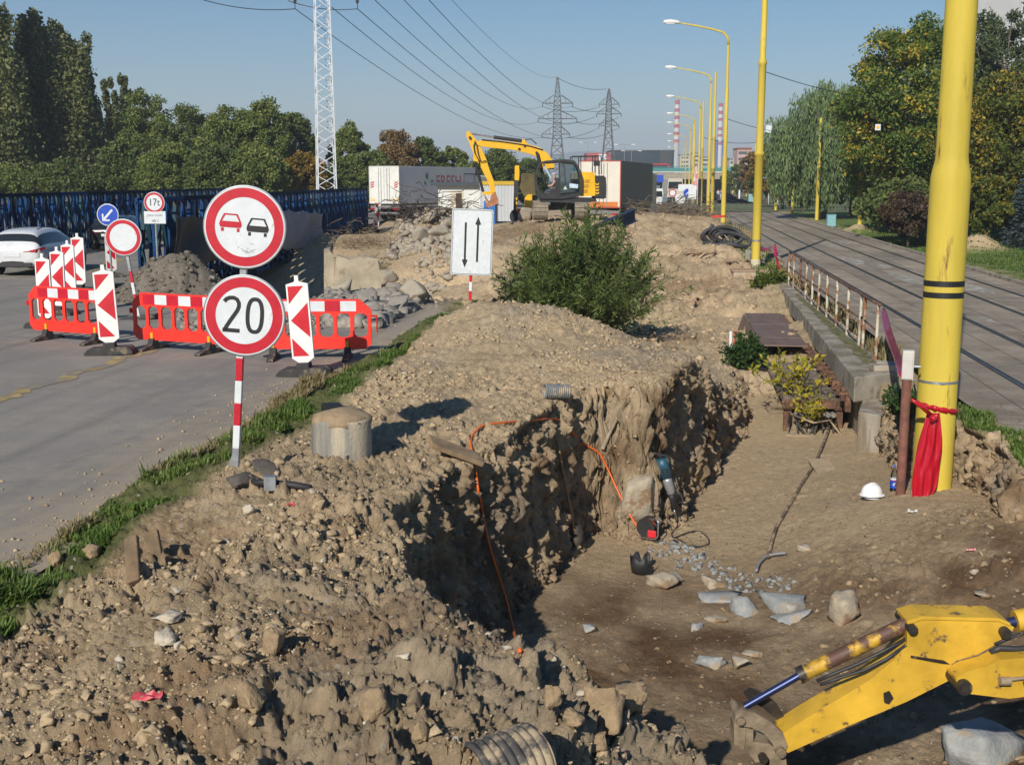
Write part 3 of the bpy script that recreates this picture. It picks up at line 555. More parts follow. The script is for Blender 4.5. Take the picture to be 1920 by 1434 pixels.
sm_=MT('scuffed_film',(.42,.42,.42),.7,0,.3,30); mb=MB()
for i in range(14): x=rnd.uniform(-.06,.06); z=-.2+rnd.uniform(-.05,.06); l=rnd.uniform(.01,.05); stroke(mb,[(x,z),(x+l,z+rnd.uniform(-.015,.02))],.004,-.0096)
mb.build('scuff_marks',sm_,up)
a=s_at(457,586); lo=round_sign(rt,'lower_disc',.368,(a[0],-.045,a[1]),ring=.245)
mb=MB(); s=.19; w_=.036
tw=[(-.13+.075*math.cos(t),.095+.075*math.sin(t)) for t in [PI*(.93-.0945*i) for i in range(11)]]
tw=[(-.185,.118),(-.165,.142),(-.135,.156),(-.10,.158),(-.07,.145),(-.052,.115),(-.05,.08),(-.062,.045),(-.09,.0),(-.125,-.055),(-.155,-.105),(-.172,-.142)]
stroke(mb,tw,w_,-.0098); stroke(mb,[(-.192,-.142),(-.035,-.142)],w_,-.0098)
ov=[(.098+.068*math.cos(t)*(1 if abs(math.cos(t))>.0 else 1),.008+.148*math.sin(t)) for t in [2*PI*i/40 for i in range(41)]]
ov=[(.098+.066*math.copysign(abs(math.cos(t))**.75,math.cos(t)),.008+.150*math.copysign(abs(math.sin(t))**.85,math.sin(t))) for t in [2*PI*i/48 for i in range(49)]]
stroke(mb,ov,w_,-.0098); mb.build('number_20',blk,lo)
# -- arrows sign
d=27.9; g=W(881,574,d); p=W(881,454,d); rt=root('road_sign',(g.x,g.y,H(g.x,g.y)),'white rectangular sign with black up and down arrows on striped post','road sign',rz=YAW,roll=R(2.2))
zc=p.z-H(g.x,g.y); sw,sh=.98,1.56
mb=MB(); 
def rrect(w,h,r,n=6): return [(sx*(w/2-r)+r*math.cos(a),sz*(h/2-r)+r*math.sin(a)) for sx,sz,a0 in ((1,1,0),(-1,1,PI/2),(-1,-1,PI),(1,-1,1.5*PI)) for a in [a0+PI/2*i/n for i in range(n+1)]]
mb.prism(rrect(sw,sh,.06),.03,0); flat(mb,rrect(sw-.02,sh-.02,.055)[::1],-.0175,1)
pl=mb.build('sign_plate',[M_GALV(),wht],rt,loc=(0,-.04,zc),bevel=.004)
mb=MB(); b0=rrect(sw-.05,sh-.05,.05); b1=rrect(sw-.075,sh-.075,.045); n=len(b0)
mb.add([(x,-.020,z) for x,z in b0+b1],[(i,(i+1)%n,n+(i+1)%n,n+i) for i in range(n)]); mb.build('border_line',MT('grey_print',(.10,.11,.13),.5),pl)
mb=MB()
for x,s in ((-.155,-1),(.135,1)):
    z0=-.42 if s>0 else -.58; 
    if s>0: flat(mb,[(x-.024,-.46),(x+.024,-.46),(x+.024,.42),(x-.024,.42)],-.0205); flat(mb,[(x-.07,.42),(x,.40),(x+.07,.42),(x,.60)],-.0208)
    else: flat(mb,[(x-.024,-.42),(x+.024,-.42),(x+.024,.46),(x-.024,.46)],-.0205); flat(mb,[(x-.07,-.42),(x,-.40),(x+.07,-.42),(x,-.60)],-.0208)
mb.build('arrow_symbols',blk,pl)
zz=[-.3,.12,.36,.58,.8,zc+.6]; post(rt,[(zz[0],zz[1],0),(zz[1],zz[2],0),(zz[2],zz[3],1),(zz[3],zz[4],0),(zz[4],zz[5],2)],.07)
# -- empty red ring sign leaning by the heap
d=25.2; g=W(262,610,d); rt=root('road_sign',(g.x,g.y,.44),'leaning round sign, blank white inside a red ring, by the dirt heap','road sign',rz=YAW,roll=R(-7.5))
p=W(237,445,d); L_=p.z-.44; 
o=round_sign(rt,'sign_disc',.385,(0,-.05,L_/math.cos(R(7.5))),ring=.2)
post(rt,[(-.02,.3,1),(.3,.55,0),(.55,.8,1),(.8,1.05,0),(1.05,L_+.2,2)],.06); mb=MB(); mb.box((0,0,.03),(.8,.4,.09)); mb.build('base_block',M_RUBBER(),rt,bevel=.02)
# -- keep-left blue disc
d=33.; g=W(212,520,d); rt=root('road_sign',(g.x,g.y,.455),'small blue round sign with white diagonal arrow','road sign',rz=YAW)
p=W(203,403,d); q=p-g; bm_=MT('blue_reflective_film',(.012,.06,.42),.4,0,.06); L_=p.z-.455; x0=q.dot(RT)
o=round_sign(rt,'sign_disc',.30,(x0,-.04,L_),border=0,ring=.0,facem=wht)
mb=MB(); disc(mb,0,.28,-.0085,0); mb.build('blue_face',bm_,o)
mb=MB(); c=math.cos(PI/4)
stroke(mb,[(.13,.14),(-.11,-.12)],.06,-.0105); stroke(mb,[(-.14,.03),(-.14,-.15),(.05,-.15)],.05,-.0107); mb.build('arrow_symbol',wht,o)
mb=MB(); mb.cyl((x0,0,-.02),(x0,0,L_+.2),.03); mb.build('post',M_GALV(),rt); mb=MB(); mb.box((x0,0,.04),(.7,.4,.09)); mb.build('base_block',M_RUBBER(),rt,bevel=.02)
# -- 17 t sign
d=31.6; g=W(295,470,d); rt=root('road_sign',(g.x,g.y,.455),'small 17t weight limit disc over a white plate by the blue truss','road sign',rz=YAW)
p=W(290,380,d); x0=(p-g).dot(RT); L_=p.z-.455; o=round_sign(rt,'weight_disc',.275,(x0,-.04,L_),ring=.2)
vs,fs=text_mesh('17t',.27); mb=MB(); mb.add([(v[0]*.85,-.0105,v[1]) for v in vs],fs); mb.build('number_17t',blk,o)
p2=W(291,408,d); mb=MB(); mb.box((x0,-.04,p2.z-.455),(.58,.02,.33)); pl=mb.build('lower_plate',wht,rt,bevel=.01)
vs,fs=text_mesh('48 t',.11); mb=MB(); mb.add([(v[0]+x0,-.0545,v[1]+p2.z-.455-.09) for v in vs],fs); vs,fs=text_mesh('jediné vozidlo',.075); mb.add([(v[0]+x0,-.0545,v[1]+p2.z-.455+.06) for v in vs],fs); mb.build('plate_text',MT('faded_print',(.22,.22,.23),.6),pl)
mb=MB(); mb.cyl((x0,0,-.02),(x0,0,L_+.2),.032); mb.build('post',M_GALV(),rt)
# -- red plastic barriers
rp=MT('red_barrier_plastic',(.78,.035,.022),.42,0,.07,5,.03,40,spots=((.42,.09,.05),.12,6)); yp=MT('yellow_plastic',(.75,.42,.015),.5,0,.1)
def make_barrier(L=2.06,Hh=1.0,zb=.17):
    rt=root('barrier',(0,0,.455),'x','barrier','red plastic road barriers')
    mb=MB(); t=.045; h=L/2; zt=zb+Hh-.17
    mb.prism([(-h+.0,zb+.09),(-h+.09,zb),(h-.09,zb),(h,zb+.09),(h,zb+.2),(-h,zb+.2)],t)
    mb.prism([(-h,zt-.235),(h,zt-.235),(h,zt-.17),(h-.19,zt),(-h+.19,zt),(-h,zt-.17)],t)
    n=8
    for i in range(n):
        x=-h+.035+(L-.07)*i/(n-1); mb.box((x,0,(zb+zt)/2-.02),(.068,t*.98,zt-zb-.40))
        for s in (1,-1):
            for zz,s2 in ((zb+.199,1),(zt-.236,-1)):
                if (i==0 and s<0) or (i==n-1 and s>0): continue
                mb.prism([(x+s*.033,zz),(x+s*.085,zz),(x+s*.033,zz+s2*.055)],t*.96)
    mb.cyl((-h+.13,-.03,zt-.1),(-h+.13,.03,zt-.1),.035,n=14); mb.cyl((h-.13,-.03,zt-.1),(h-.13,.03,zt-.1),.035,n=14)
    for k in range(2): mb.box((-h-.035,0,zt-.33-.0*k),(.09,.03,.09)); mb.box((h+.05,0,zt-.28),(.1,.03,.03)); mb.box((h+.09,0,zt-.42),(.025,.03,.28))
    mb.build('panel',rp,rt,bevel=.008)
    bw=(L-.5)/6
    for i in range(6):
        x0=-h+.25+i*bw; mw=MB(); mw.add([(x0,-.026,zt-.2),(x0+bw,-.026,zt-.2),(x0+bw,-.026,zt-.03),(x0,-.026,zt-.03)],[(0,1,2,3)]); mw.build('reflector_band',M_RED() if i%2==0 else wht,rt)
    for x in (-h*.60,h*.60):
        f=MB(); f.prism([(-.36,0),(.36,0),(.36,.035),(.09,.10),(.055,.20),(-.055,.20),(-.09,.10),(-.36,.035)],.11,T=Matrix.Rotation(PI/2,4,'Z')); 
        o=f.build('foot',M_RUBBER(),rt,bevel=.012,loc=(x,0,0)); y_=MB(); y_.box((0,0,.235),(.05,.075,.13)); y_.build('yellow_clip',yp,o)
    return rt
B0=make_barrier()
def foot(u,v): return G(u,v,.45)
def setb(o,p,q,label):
    d=q-p; o.location=((p.x+q.x)/2,(p.y+q.y)/2,.455); o.rotation_euler.z=math.atan2(d.y,d.x); o['label']=label
setb(B0,foot(52,634),foot(222,648),'red plastic barrier left of the others, in front of the striped delineators')
b=dup(B0); setb(b,foot(240,652),foot(446,667),'middle red plastic barrier, partly behind the 20 sign')
b=dup(B0); setb(b,foot(474,674),foot(690,673),'red plastic barrier at the grass verge, striped post before it')
# -- delineator boards
def make_delin(alt=False):
    rt=root('delineator',(0,0,.455),'x','delineator','red and white striped delineator boards')
    w_,h,z0=.34,1.2,.2; mb=MB()
    mb.prism([(-w_/2,z0+.07),(-.03,z0-.03),(.03,z0-.03),(w_/2,z0+.07),(w_/2,z0+h),(.05,z0+h+.03),(.03,z0+h+.05),(.03,z0+h+.13),(-.03,z0+h+.13),(-.03,z0+h+.05),(-.05,z0+h+.03),(-w_/2,z0+h)],.045)
    o=mb.build('board',MT('white_plastic',(.72,.72,.70),.5,0,.06,6,spots=((.4,.36,.3),.2,5)),rt,bevel=.008)
    r=MB(); a=w_/2-.025; zb=z0+.1; zt=z0+h-.03; hh=(zt-zb)/4; y=-.0255
    F_=lambda pts: flat(r,pts,y)
    F_([(-a,zt),(-a,zt-hh),(a*.7,zt)])
    F_([(a,zt-hh*.95),(a,zt-hh*2.95),(-a*.95,zt-hh*1.95)])
    F_([(-a,zb),(a*.75,zb),(-a,zb+hh*1.05)])
    r.build('red_stripes',MT('red_board_film',(.52,.010,.022),.42,0,.08,9),o)
    f=MB(); f.prism([(-.4,0),(.4,0),(.4,.05),(.33,.12),(-.33,.12),(-.4,.05)],.42); f.box((0,0,.15),(.2,.2,.1)); f.build('rubber_foot',M_RUBBER(),rt,bevel=.02)
    return rt
D0=make_delin()
DL=[(208,664,1.0,'striped delineator board between the first two red barriers',21.),(572,704,1.0,'striped delineator board at the grass verge before the barrier',None),(88,615,.98,'shortest looking striped delineator in the row behind the barrier',None),(112,590,.98,'second striped delineator in the row behind the barrier',None),(133,566,.98,'third striped delineator in the row, white board before the last',None),(151,548,1.02,'farthest striped delineator in the row beside the white car',None),(210,520,.9,'striped delineator partly hidden by the blank red ringed sign',None)]
for i,(u,v,s,l,_) in enumerate(DL):
    o=D0 if i==0 else dup(D0); p=foot(u,v); o.location=(p.x,p.y,.455); o.rotation_euler.z=YAW+(.12,-.1,-.25,-.2,-.15,-.1,.5)[i]; o.rotation_euler.y=(-.045,-.06,0,.02,0,0,.0)[i]; o.rotation_euler.x=(-.03,0,0,0,0,0,0)[i]; o.scale=(s,s,s); o['label']=l
# loose rubber feet lying about
# ================= THINGS IN AND AROUND THE PIT =================
from mathutils.bvhtree import BVHTree
_dg=bpy.context.evaluated_depsgraph_get(); BV=BVHTree.FromObject(ground,_dg)
CAMP=Vector((0,0,CZ))
def T(u,v):
    h=BV.ray_cast(CAMP,Vector(ray(u,v)).normalized()); return h[0] if h[0] is not None else G(u,v,0)
def gz_(x,y):
    h=BV.ray_cast(Vector((x,y,30)),Vector((0,0,-1))); return h[0].z if h[0] is not None else 0.
class PF:
    """vertical working plane facing the camera's heading at forward distance d"""
    def __init__(s,u,v,d): s.O=W(u,v,d); s.d=d
    def __call__(s,u,v): q=W(u,v,s.d)-s.O; return (q.dot(RT),q.z)
    def L(s,pts): return [s(*p) for p in pts]
# concrete manhole ring with soil heaped on top
c=W(640,787,11.85); zt=c.z; rt=root('manhole_ring',(c.x,c.y,zt-.62),'weathered round concrete manhole ring capped with loose soil','manhole ring')
mb=MB(); mb.lathe([(.27,-.3),(.305,-.3),(.308,.3),(.304,.62),(.30,.645),(.25,.65)],48); mb.build('ring_wall',MT('stained_concrete',(.27,.255,.22),.8,0,.3,5,.4,30,spots=((.42,.36,.26),.42,3),streak=True),rt)
V=ICO3[0].copy(); V=V*np.array([.30,.30,.13]); V*=(1+.18*fbm(V[:,0],V[:,1],V[:,2],9,3,3)+.2*bumps(V[:,0],V[:,1],V[:,2],14,5,.6))[:,None]; V[:,2]+=.62
sm=MT('loose_soil',(.31,.225,.135),.95,0,.2,9,.6,60)
npmesh('soil_cap',V,ICO3[1],sm,rt)
# black plastic and green lid scrap behind the ring
p=T(622,772); mb=MB(); mb.box((0,0,.05),(.24,.14,.10),0,rz=.3); mb.box((.17,-.03,.06),(.13,.10,.05),1,rz=-.3); o=mb.build('plastic_box',[MT('black_plastic',(.02,.02,.022),.6,0,.2),MT('green_plastic',(.03,.15,.09),.5,0,.15)],loc=p,bevel=.01); o.rotation_euler=(.15,.1,YAW+.2); tag(o,'small dark green and black plastic box half buried behind the manhole ring','box')
# boards
wood=MT('muddy_wood',(.27,.185,.105),.85,0,.25,7,.3,50,streak=False)
p=T(868,862); mb=MB(); mb.box((0,0,0),(.62,.26,.05)); o=mb.build('board',wood,loc=p+Vector((-.08,0,.10)),bevel=.006); o.rotation_euler=(.25,.42,YAW+.35); tag(o,'thick muddy wooden board lying on the soil by the manhole ring','board')
for (u,v,l,w_,rz,ry,lab) in ((250,1062,.36,.10,1.1,.75,'dark muddy plank sticking out of the near soil heap'),(290,1042,.32,.11,1.0,.75,'shorter muddy plank beside the other on the near heap')):
    p=T(u,v); mb=MB(); mb.box((0,0,0),(l,w_,.05)); o=mb.build('plank',MT('wet_wood',(.17,.115,.065),.85,0,.3,7,.4,40),loc=p+Vector((0,0,.05)),bevel=.01); o.rotation_euler=(.5,ry,-rz); tag(o,lab,'plank')
for (u,v,l,rz,lab) in ((1265,1000,.5,.5,'x'),):
    pass
# shovel
pb=T(1082,1024); _d0=FW.dot(pb); _s=min([.8]+[(FW.dot(T(1082-38*k/10,1024-200*k/10))-.05-_d0)/(k/10) for k in range(3,11)]); pt=W(1044,824,_d0+max(_s,-.25)); rt=root('shovel',pb,'long handled shovel with wooden shaft leaning on the pit wall','shovel')
d=pt-pb; mb=MB(); mb.tube([d*t_+Vector((0,.012*math.sin(PI*t_),0)) for t_ in (.14,.3,.5,.7,.85,1)],[.02,.02,.019,.018,.018,.019],8); mb.build('handle',MT('shaft_wood',(.33,.20,.085),.6,0,.2,6),rt)
mb=MB(); dn=d.normalized(); sd_=dn.cross(Vector(ray(1080,1000))).normalized(); nn=sd_.cross(dn)
rows=[]
for t_,w_,c_ in ((.30,.03,.03),(.26,.10,.022),(.18,.115,.018),(.07,.10,.012),(-.02,.02,0)):
    rows+= [dn*t_-sd_*w_+nn*c_,dn*t_-nn*.012,dn*t_+sd_*w_+nn*c_]
mb.add(rows,[(i*3+j,i*3+j+1,i*3+j+4,i*3+j+3) for i in range(4) for j in (0,1)],0,True); o=mb.build('blade',MT('worn_blade_steel',(.10,.085,.07),.6,.4,.3,9),rt); m_=o.modifiers.new('s','SOLIDIFY'); m_.thickness=.006
# stick on the wall
p=T(1130,842); q=T(1157,790); mb=MB(); mb.tube([p+Vector((0,-.1,.02)),(p+q)/2+Vector((0,-.08,.05)),q+Vector((0,-.05,.04))],[.035,.025,.018],7); tag(mb.build('branch',MT('dry_branch',(.33,.27,.19),.85,0,.25,6)),'pale broken branch caught on the pit wall','branch')
# jackhammer
tip=T(1268,975); dj=FW.dot(tip)-.12; yj=max(-.1,min(.6,FW.dot(T(1236,862))-dj-.16)); pf=PF(1268,975,dj); rt=root('jackhammer',pf.O,'blue and grey electric jackhammer leaning against the pit wall','jackhammer',rz=YAW)
ax=[pf(u,v) for u,v in ((1268,976),(1263,950),(1258,925),(1249,893),(1241,868),(1236,850))]; V3=[Vector((a,yj*i/5,z)) for i,(a,z) in enumerate(ax)]
teal=MT('teal_tool_casing',(.02,.085,.13),.45,0,.15,20); gry=MT('grey_tool_housing',(.33,.35,.36),.4,.4,.12,20); blkp=MT('black_plastic',(.02,.02,.022),.6,0,.2)
mb=MB(); mb.tube([V3[0],V3[0].lerp(V3[1],.9)],[.008,.016],8); mb.build('chisel',MT('tool_steel',(.25,.25,.25),.4,.8,.15),rt)
mb=MB(); mb.tube([V3[1].lerp(V3[0],.15),V3[1],V3[2].lerp(V3[1],.35),V3[2]],[.022,.036,.042,.05],10); mb.build('chuck',blkp,rt)
mb=MB(); mb.tube([V3[2],V3[2].lerp(V3[3],.15),V3[3].lerp(V3[2],.2),V3[3]],[.05,.066,.066,.058],12); mb.build('barrel',gry,rt)
mb=MB(); mb.tube([V3[3],V3[3].lerp(V3[4],.1),V3[4],V3[5].lerp(V3[4],.4)],[.06,.088,.088,.07],10); b_=mb.build('motor_casing',teal,rt); mb=MB()
for k in range(4): q=V3[3].lerp(V3[4],.2+.18*k); mb.box(q+Vector((0,-.085,0)),(.09,.02,.014))
mb.build('vents',blkp,b_)
mb=MB(); t5=V3[5]; mb.tube([t5+Vector((-.11,0,.03)),t5+Vector((-.05,0,.02)),t5,t5+Vector((.08,0,-.01)),t5+Vector((.13,0,-.05)),V3[4]+Vector((.11,0,-.05))],.018,8); mb.build('rear_handle',blkp,rt)
mb=MB(); q=V3[2]; mb.tube([q+Vector((.05,0,.02)),q+Vector((.13,-.03,.0)),q+Vector((.16,-.05,-.09)),q+Vector((.10,-.05,-.11))],.014,8); mb.build('side_handle',blkp,rt)
def ground_tube(name,pix,r,mat,label,cat,lift=1.,n=6,sub=5,jit=0.):
    pts=[T(u,v) for u,v in pix]; out=[]
    for a,b in zip(pts[:-1],pts[1:]):
        for i in range(sub): q=a.lerp(b,i/sub); out.append(q)
    out.append(pts[-1]); o2=[]
    for i,q in enumerate(out):
        h=BV.find_nearest(q)
        nrm=h[1] if h[1].z>0 else -h[1]
        o2.append(q+(CAMP-q).normalized()*(r*lift*1.2+.03)+Vector((0,0,r*.6)))
    for _ in range(2): o2=[o2[0]]+[(o2[i-1]+o2[i]*2+o2[i+1])/4 for i in range(1,len(o2)-1)]+[o2[-1]]
    mb=MB(); mb.tube(o2,r,n); return tag(mb.build(name,mat),label,cat)
orm=MT('orange_cable_sheath',(.72,.14,.02),.5,0,.1,5,spots=((.35,.2,.1),.2,8))
ground_tube('extension_cable',[(975,1222),(962,1180),(948,1120),(930,1065),(916,1020),(905,965),(896,915),(890,870),(882,835),(884,818),(905,797),(950,793),(1000,789),(1045,784),(1072,812),(1098,835),(1125,850),(1142,885),(1160,925),(1180,965),(1200,996)],.014,orm,'orange extension cord running over the pit edge to the cable reel','cable',lift=1.6)
bkc=MT('black_cable_sheath',(.03,.028,.027),.6,0,.25,8,spots=((.2,.15,.1),.4,4))
ground_tube('electric_cable',[(1264,968),(1272,985),(1258,1000),(1262,1010),(1290,998),(1310,995),(1328,1008),(1330,1020),(1312,1026),(1285,1020),(1268,1008)],.009,bkc,'thin black cord curled beside the jackhammer','cable',lift=1)
ground_tube('buried_cable',[(1558,795),(1545,830),(1532,862),(1512,895),(1488,935),(1470,965),(1455,990),(1446,1020),(1440,1046)],.026,MT('dusty_cable',(.13,.10,.075),.85,0,.35,5,spots=((.36,.26,.16),.5,3)),'old dusty cable running down the pit floor from the rusty girders','cable')
ground_tube('bent_pipe',[(1418,1072),(1422,1058),(1434,1045),(1452,1040),(1474,1038)],.022,MT('grey_conduit',(.2,.2,.2),.6,0,.2),'bent grey conduit poking out of the pit floor','pipe',lift=2)
# cable reel
p=T(1214,1004); rt=root('cable_reel',p+Vector((0,-.06,.02)),'black and red cable reel with a bent wire handle','cable reel',rz=YAW-.5)
Rx=Matrix.Rotation(PI/2,4,'X')
for s,m_ in ((-1,blkp),(1,blkp)):
    mb=MB(); mb.cyl((0,s*.07-.01,.13),(0,s*.07+.01,.13),.13,n=24,smooth=False); mb.cyl((0,s*.07-.016,.13),(0,s*.07+.016,.13),.06,n=16,smooth=False); mb.build('flange',m_,rt)
mb=MB(); mb.cyl((0,-.06,.13),(0,.06,.13),.09,n=20); mb.build('wound_cable',orm,rt)
mb=MB(); mb.box((.1,-.09,.06),(.12,.03,.10)); mb.build('socket_panel',MT('red_plastic',(.55,.02,.03),.45),rt,bevel=.01)
mb=MB(); mb.tube([(-.06,-.1,.0),(.16,-.11,.0),(.19,-.1,.05),(.19,-.1,.24),(.16,-.09,.27),(.05,-.05,.25)],.009,6); mb.build('wire_handle',MT('bright_wire',(.5,.5,.5),.35,.9),rt)
# cut black bucket
p=T(1203,1072); rt=root('bucket',p+Vector((0,0,-.02)),'torn black plastic bucket remains on the pit floor','bucket',rz=.8)
mb=MB(); vs=[];n=20
for i in range(n):
    a=2*PI*i/n*.86
    for j,(r_,z_) in enumerate(((.125,0),(.14,.12),(.15,.22+.03*math.sin(i*1.7)-.06*(i%7==3)))): vs.append((r_*math.cos(a),r_*math.sin(a),z_))
mb.add(vs,[(i*3+j,(i+1)*3+j,(i+1)*3+j+1,i*3+j+1) for i in range(n-1) for j in (0,1)],0,True); o=mb.build('bucket_wall',blkp,rt); o.modifiers.new('s','SOLIDIFY').thickness=.006
mb=MB(); mb.box((.0,-.13,.07),(.1,.012,.12)); mb.build('handle_lug',blkp,rt)
# grey corrugated pipe stub, black half pipe in the foreground
def corr(L,r,n=36,arc=2*PI,amp=.008,per=.03,warp=0):
    mb=MB(); k=int(L/per*4)+1; vs=[]
    for i in range(k):
        x=-L/2+L*i/(k-1); rr=r+amp*math.sin(2*PI*x/per)
        for j in range(n+1):
            a=PI/2-arc/2+arc*j/n; w_=1+warp*math.sin(3*a+x*4); vs.append((x,rr*math.cos(a)*w_,rr*math.sin(a)*w_))
    mb.add(vs,[(i*(n+1)+j,(i+1)*(n+1)+j,(i+1)*(n+1)+j+1,i*(n+1)+j+1) for i in range(k-1) for j in range(n)],0,True); return mb
p=T(1045,746); o=corr(.34,.085,24,amp=.006,per=.028).build('pipe_stub',MT('grey_pvc',(.17,.18,.19),.6,0,.2,9,spots=((.34,.27,.18),.4,5)),loc=p+Vector((0,-.02,.09))); o.rotation_euler=(0,.06,YAW+.25); o.modifiers.new('s','SOLIDIFY').thickness=.01; tag(o,'short grey corrugated pipe stub lying on the soil','pipe')
p=T(950,1424); o=corr(.34,.16,30,arc=PI*1.15,amp=.009,per=.042,warp=.05).build('broken_pipe',MT('dusty_black_pipe',(.07,.065,.06),.7,0,.3,6,spots=((.33,.26,.17),.55,4)),loc=p+Vector((.02,-.05,-.02))); o.rotation_euler=(.2,-.12,YAW+.5); o.modifiers.new('s','SOLIDIFY').thickness=.012; tag(o,'broken ribbed black pipe half at the bottom edge','pipe')
# hard hat on its concrete ledge
lg=W(1608,962,14.9); mb=MB(); V=rockv(ICO3,(.42,.34,.22),91,10,.03); o=npmesh('concrete_ledge',V,ICO3[1],MT('dirty_concrete',(.33,.255,.165),.9,0,.2,4,.5,40)); 
mb=MB()
bpy.data.objects.remove(o)
mb.box((0,0,0),(.62,.5,.34)); o=mb.build('concrete_ledge',MT('dirty_concrete',(.33,.255,.165),.9,0,.2,4,.5,40),bevel=.03); o.location=W(1622,965,15.25)+Vector((0,0,-.03)); o.rotation_euler=(.0,.02,YAW+.1); tag(o,'soil covered concrete ledge under the white helmet','ledge')
hp=W(1634,929,15.2); rt=root('hard_hat',hp+Vector((0,0,-.005)),'white safety helmet lying on the soil covered ledge','helmet',rz=YAW+.3,rx=.0)
wp=MT('white_helmet_plastic',(.78,.78,.77),.3,0,.03,9)
mb=MB(); mb.lathe([(.135,.02),(.133,.06),(.122,.10),(.098,.138),(.06,.162),(.02,.172),(0.001,.173)],32); o=mb.build('shell',wp,rt); o.scale=(1.08,.95,1)
mb=MB(); vs=[];n=40
for i in range(n):
    a=2*PI*i/n; e=.03+.035*max(0,math.cos(a-.0))**2; vs+= [(.134*1.08*math.cos(a),.134*.95*math.sin(a),.03),((.134+e*.7)*1.08*math.cos(a),(.134+e*.5)*.95*math.sin(a),.018-.01*max(0,math.cos(a)))]
mb.add(vs,[(2*i,2*((i+1)%n),2*((i+1)%n)+1,2*i+1) for i in range(n)],0,True); o=mb.build('brim',wp,rt); o.modifiers.new('s','SOLIDIFY').thickness=.005
mb=MB(); mb.tube([(.13*1.08*math.cos(t_),0,.03+.147*math.sin(t_)) for t_ in [PI*i/16 for i in range(17)]],.008,6); mb.build('ridge',wp,rt)
mb=MB(); mb.lathe([(.115,-.02),(.115,.02)],24); mb.build('headband',MT('grey_headband',(.45,.47,.5),.7),rt)
# cola bottle
bp_=W(1675,922,15.6); rt=root('bottle',bp_,'plastic drink bottle with blue label and blue cap beside the rusty pipe','bottle',rz=YAW)
mb=MB(); mb.lathe([(.001,0),(.045,.002),(.05,.02),(.05,.21),(.046,.25),(.03,.30),(.016,.335),(.015,.36)],24); 
cl=GLASS('clear_pet',(.75,.78,.80),trans=1); mb.build('bottle_body',cl,rt)
mb=MB(); mb.lathe([(.001,.006),(.046,.008),(.047,.055),(.001,.056)],20); mb.build('cola',MT('dark_cola',(.02,.008,.004),.2),rt)
mb=MB(); mb.lathe([(.0515,.06),(.0515,.175)],24); lb=mb.build('label',MT('blue_label',(.01,.07,.45),.4),rt)
mb=MB(); mb.lathe([(.0522,.175),(.0522,.205)],24); mb.build('white_band',wht,lb); mb=MB(); mb.lathe([(.0525,.168),(.0525,.177)],24); mb.build('red_band',M_RED(),lb)
for nm,mt,rr in (('emblem',wht,None),('emblem',M_RED(),1),('emblem',MATS['blue_label'],-1)):
    mb=MB(); 
    pts=[(.030*math.cos(t_),.030*math.sin(t_)) for t_ in ([2*PI*i/24 for i in range(24)] if rr is None else [(0.15 if rr>0 else PI+.15)+(PI-.3)*i/12 for i in range(13)])]
    if rr: pts=[(a*.9,b*.9+(.0 if rr>0 else 0)) for a,b in pts]
    mb.add([(a,-math.sqrt(.0545**2-a*a)-(.001 if rr else 0),.115+b) for a,b in pts],[tuple(range(len(pts)))]); mb.build(nm,mt,lb)
mb=MB(); mb.lathe([(.017,.352),(.017,.375),(.001,.376)],16); mb.build('cap',MT('blue_cap',(.01,.09,.5),.4),rt)
bq=W(1773,908,16.2); rt=root('bottle',bq,'clear empty bottle half hidden behind the yellow pole foot','bottle'); mb=MB(); mb.lathe([(.001,0),(.04,.003),(.042,.17),(.03,.22),(.014,.25),(.014,.27)],20); mb.build('bottle_body',cl,rt); mb=MB(); mb.lathe([(.016,.268),(.016,.288),(.001,.289)],14); mb.build('cap',MT('orange_cap',(.6,.22,.03),.5),rt)
# concrete block showing in the cut face
cb=MT('broken_concrete',(.40,.345,.26),.9,0,.22,4,.6,30,spots=((.25,.17,.1),.45,3)); cbb=MT('bluish_concrete',(.30,.315,.315),.9,0,.2,5,.6,30,spots=((.36,.28,.19),.38,4))
V,Fc=hull(12,16,3,.07,.9); V=V*np.array([.24,.2,.34]); p=T(1196,935)+FW*.02; o=npmesh('concrete_block',V,Fc,cb); o.location=p; o.rotation_euler=(0,.1,.2); tag(o,'pale concrete block embedded in the pit wall behind the orange cord','concrete block')
# concrete fragments: pixel centre, width px, height px, depth factor, colour, label
FR=[(1462,1122,85,52,cbb,'largest bluish concrete slab in the middle of the pit floor'),(1405,1128,62,55,cbb,'cracked bluish slab leaning on the largest one'),(1345,1112,66,24,cbb,'flat bluish slab left of the large cracked slabs'),(1578,1140,50,72,cb,'brown and white concrete chunk right of the large slabs'),(1238,1085,48,36,cb,'pale grey concrete chunk in front of the torn bucket'),(1270,1078,38,28,cb,'small jagged chunk beside the pale grey chunk'),(1342,1083,46,30,cb,'hollow grey concrete fragment behind the flat bluish slab'),(1332,1235,46,38,cbb,'small bluish slab left of the two round stones'),(1388,1240,36,44,cb,'brown rounded stone near the digger arm'),(1410,1218,32,34,cb,'pale rounded stone behind the brown one'),(1110,1175,36,20,cbb,'tiny bluish chip alone on the dark floor'),(1510,1025,32,22,cb,'pale stone by the bent conduit'),(1480,1150,60,22,cbb,'thin slab lying under the largest bluish slab'),(1308,1172,22,18,cbb,'small blue grey stone between the slabs'),(1340,1158,34,16,cb,'low pale stone behind the bluish chips'),(1845,1112,30,16,cb,'small white stone on the right slope'),(1828,1068,16,18,cb,'narrow pale stone high on the right slope')]
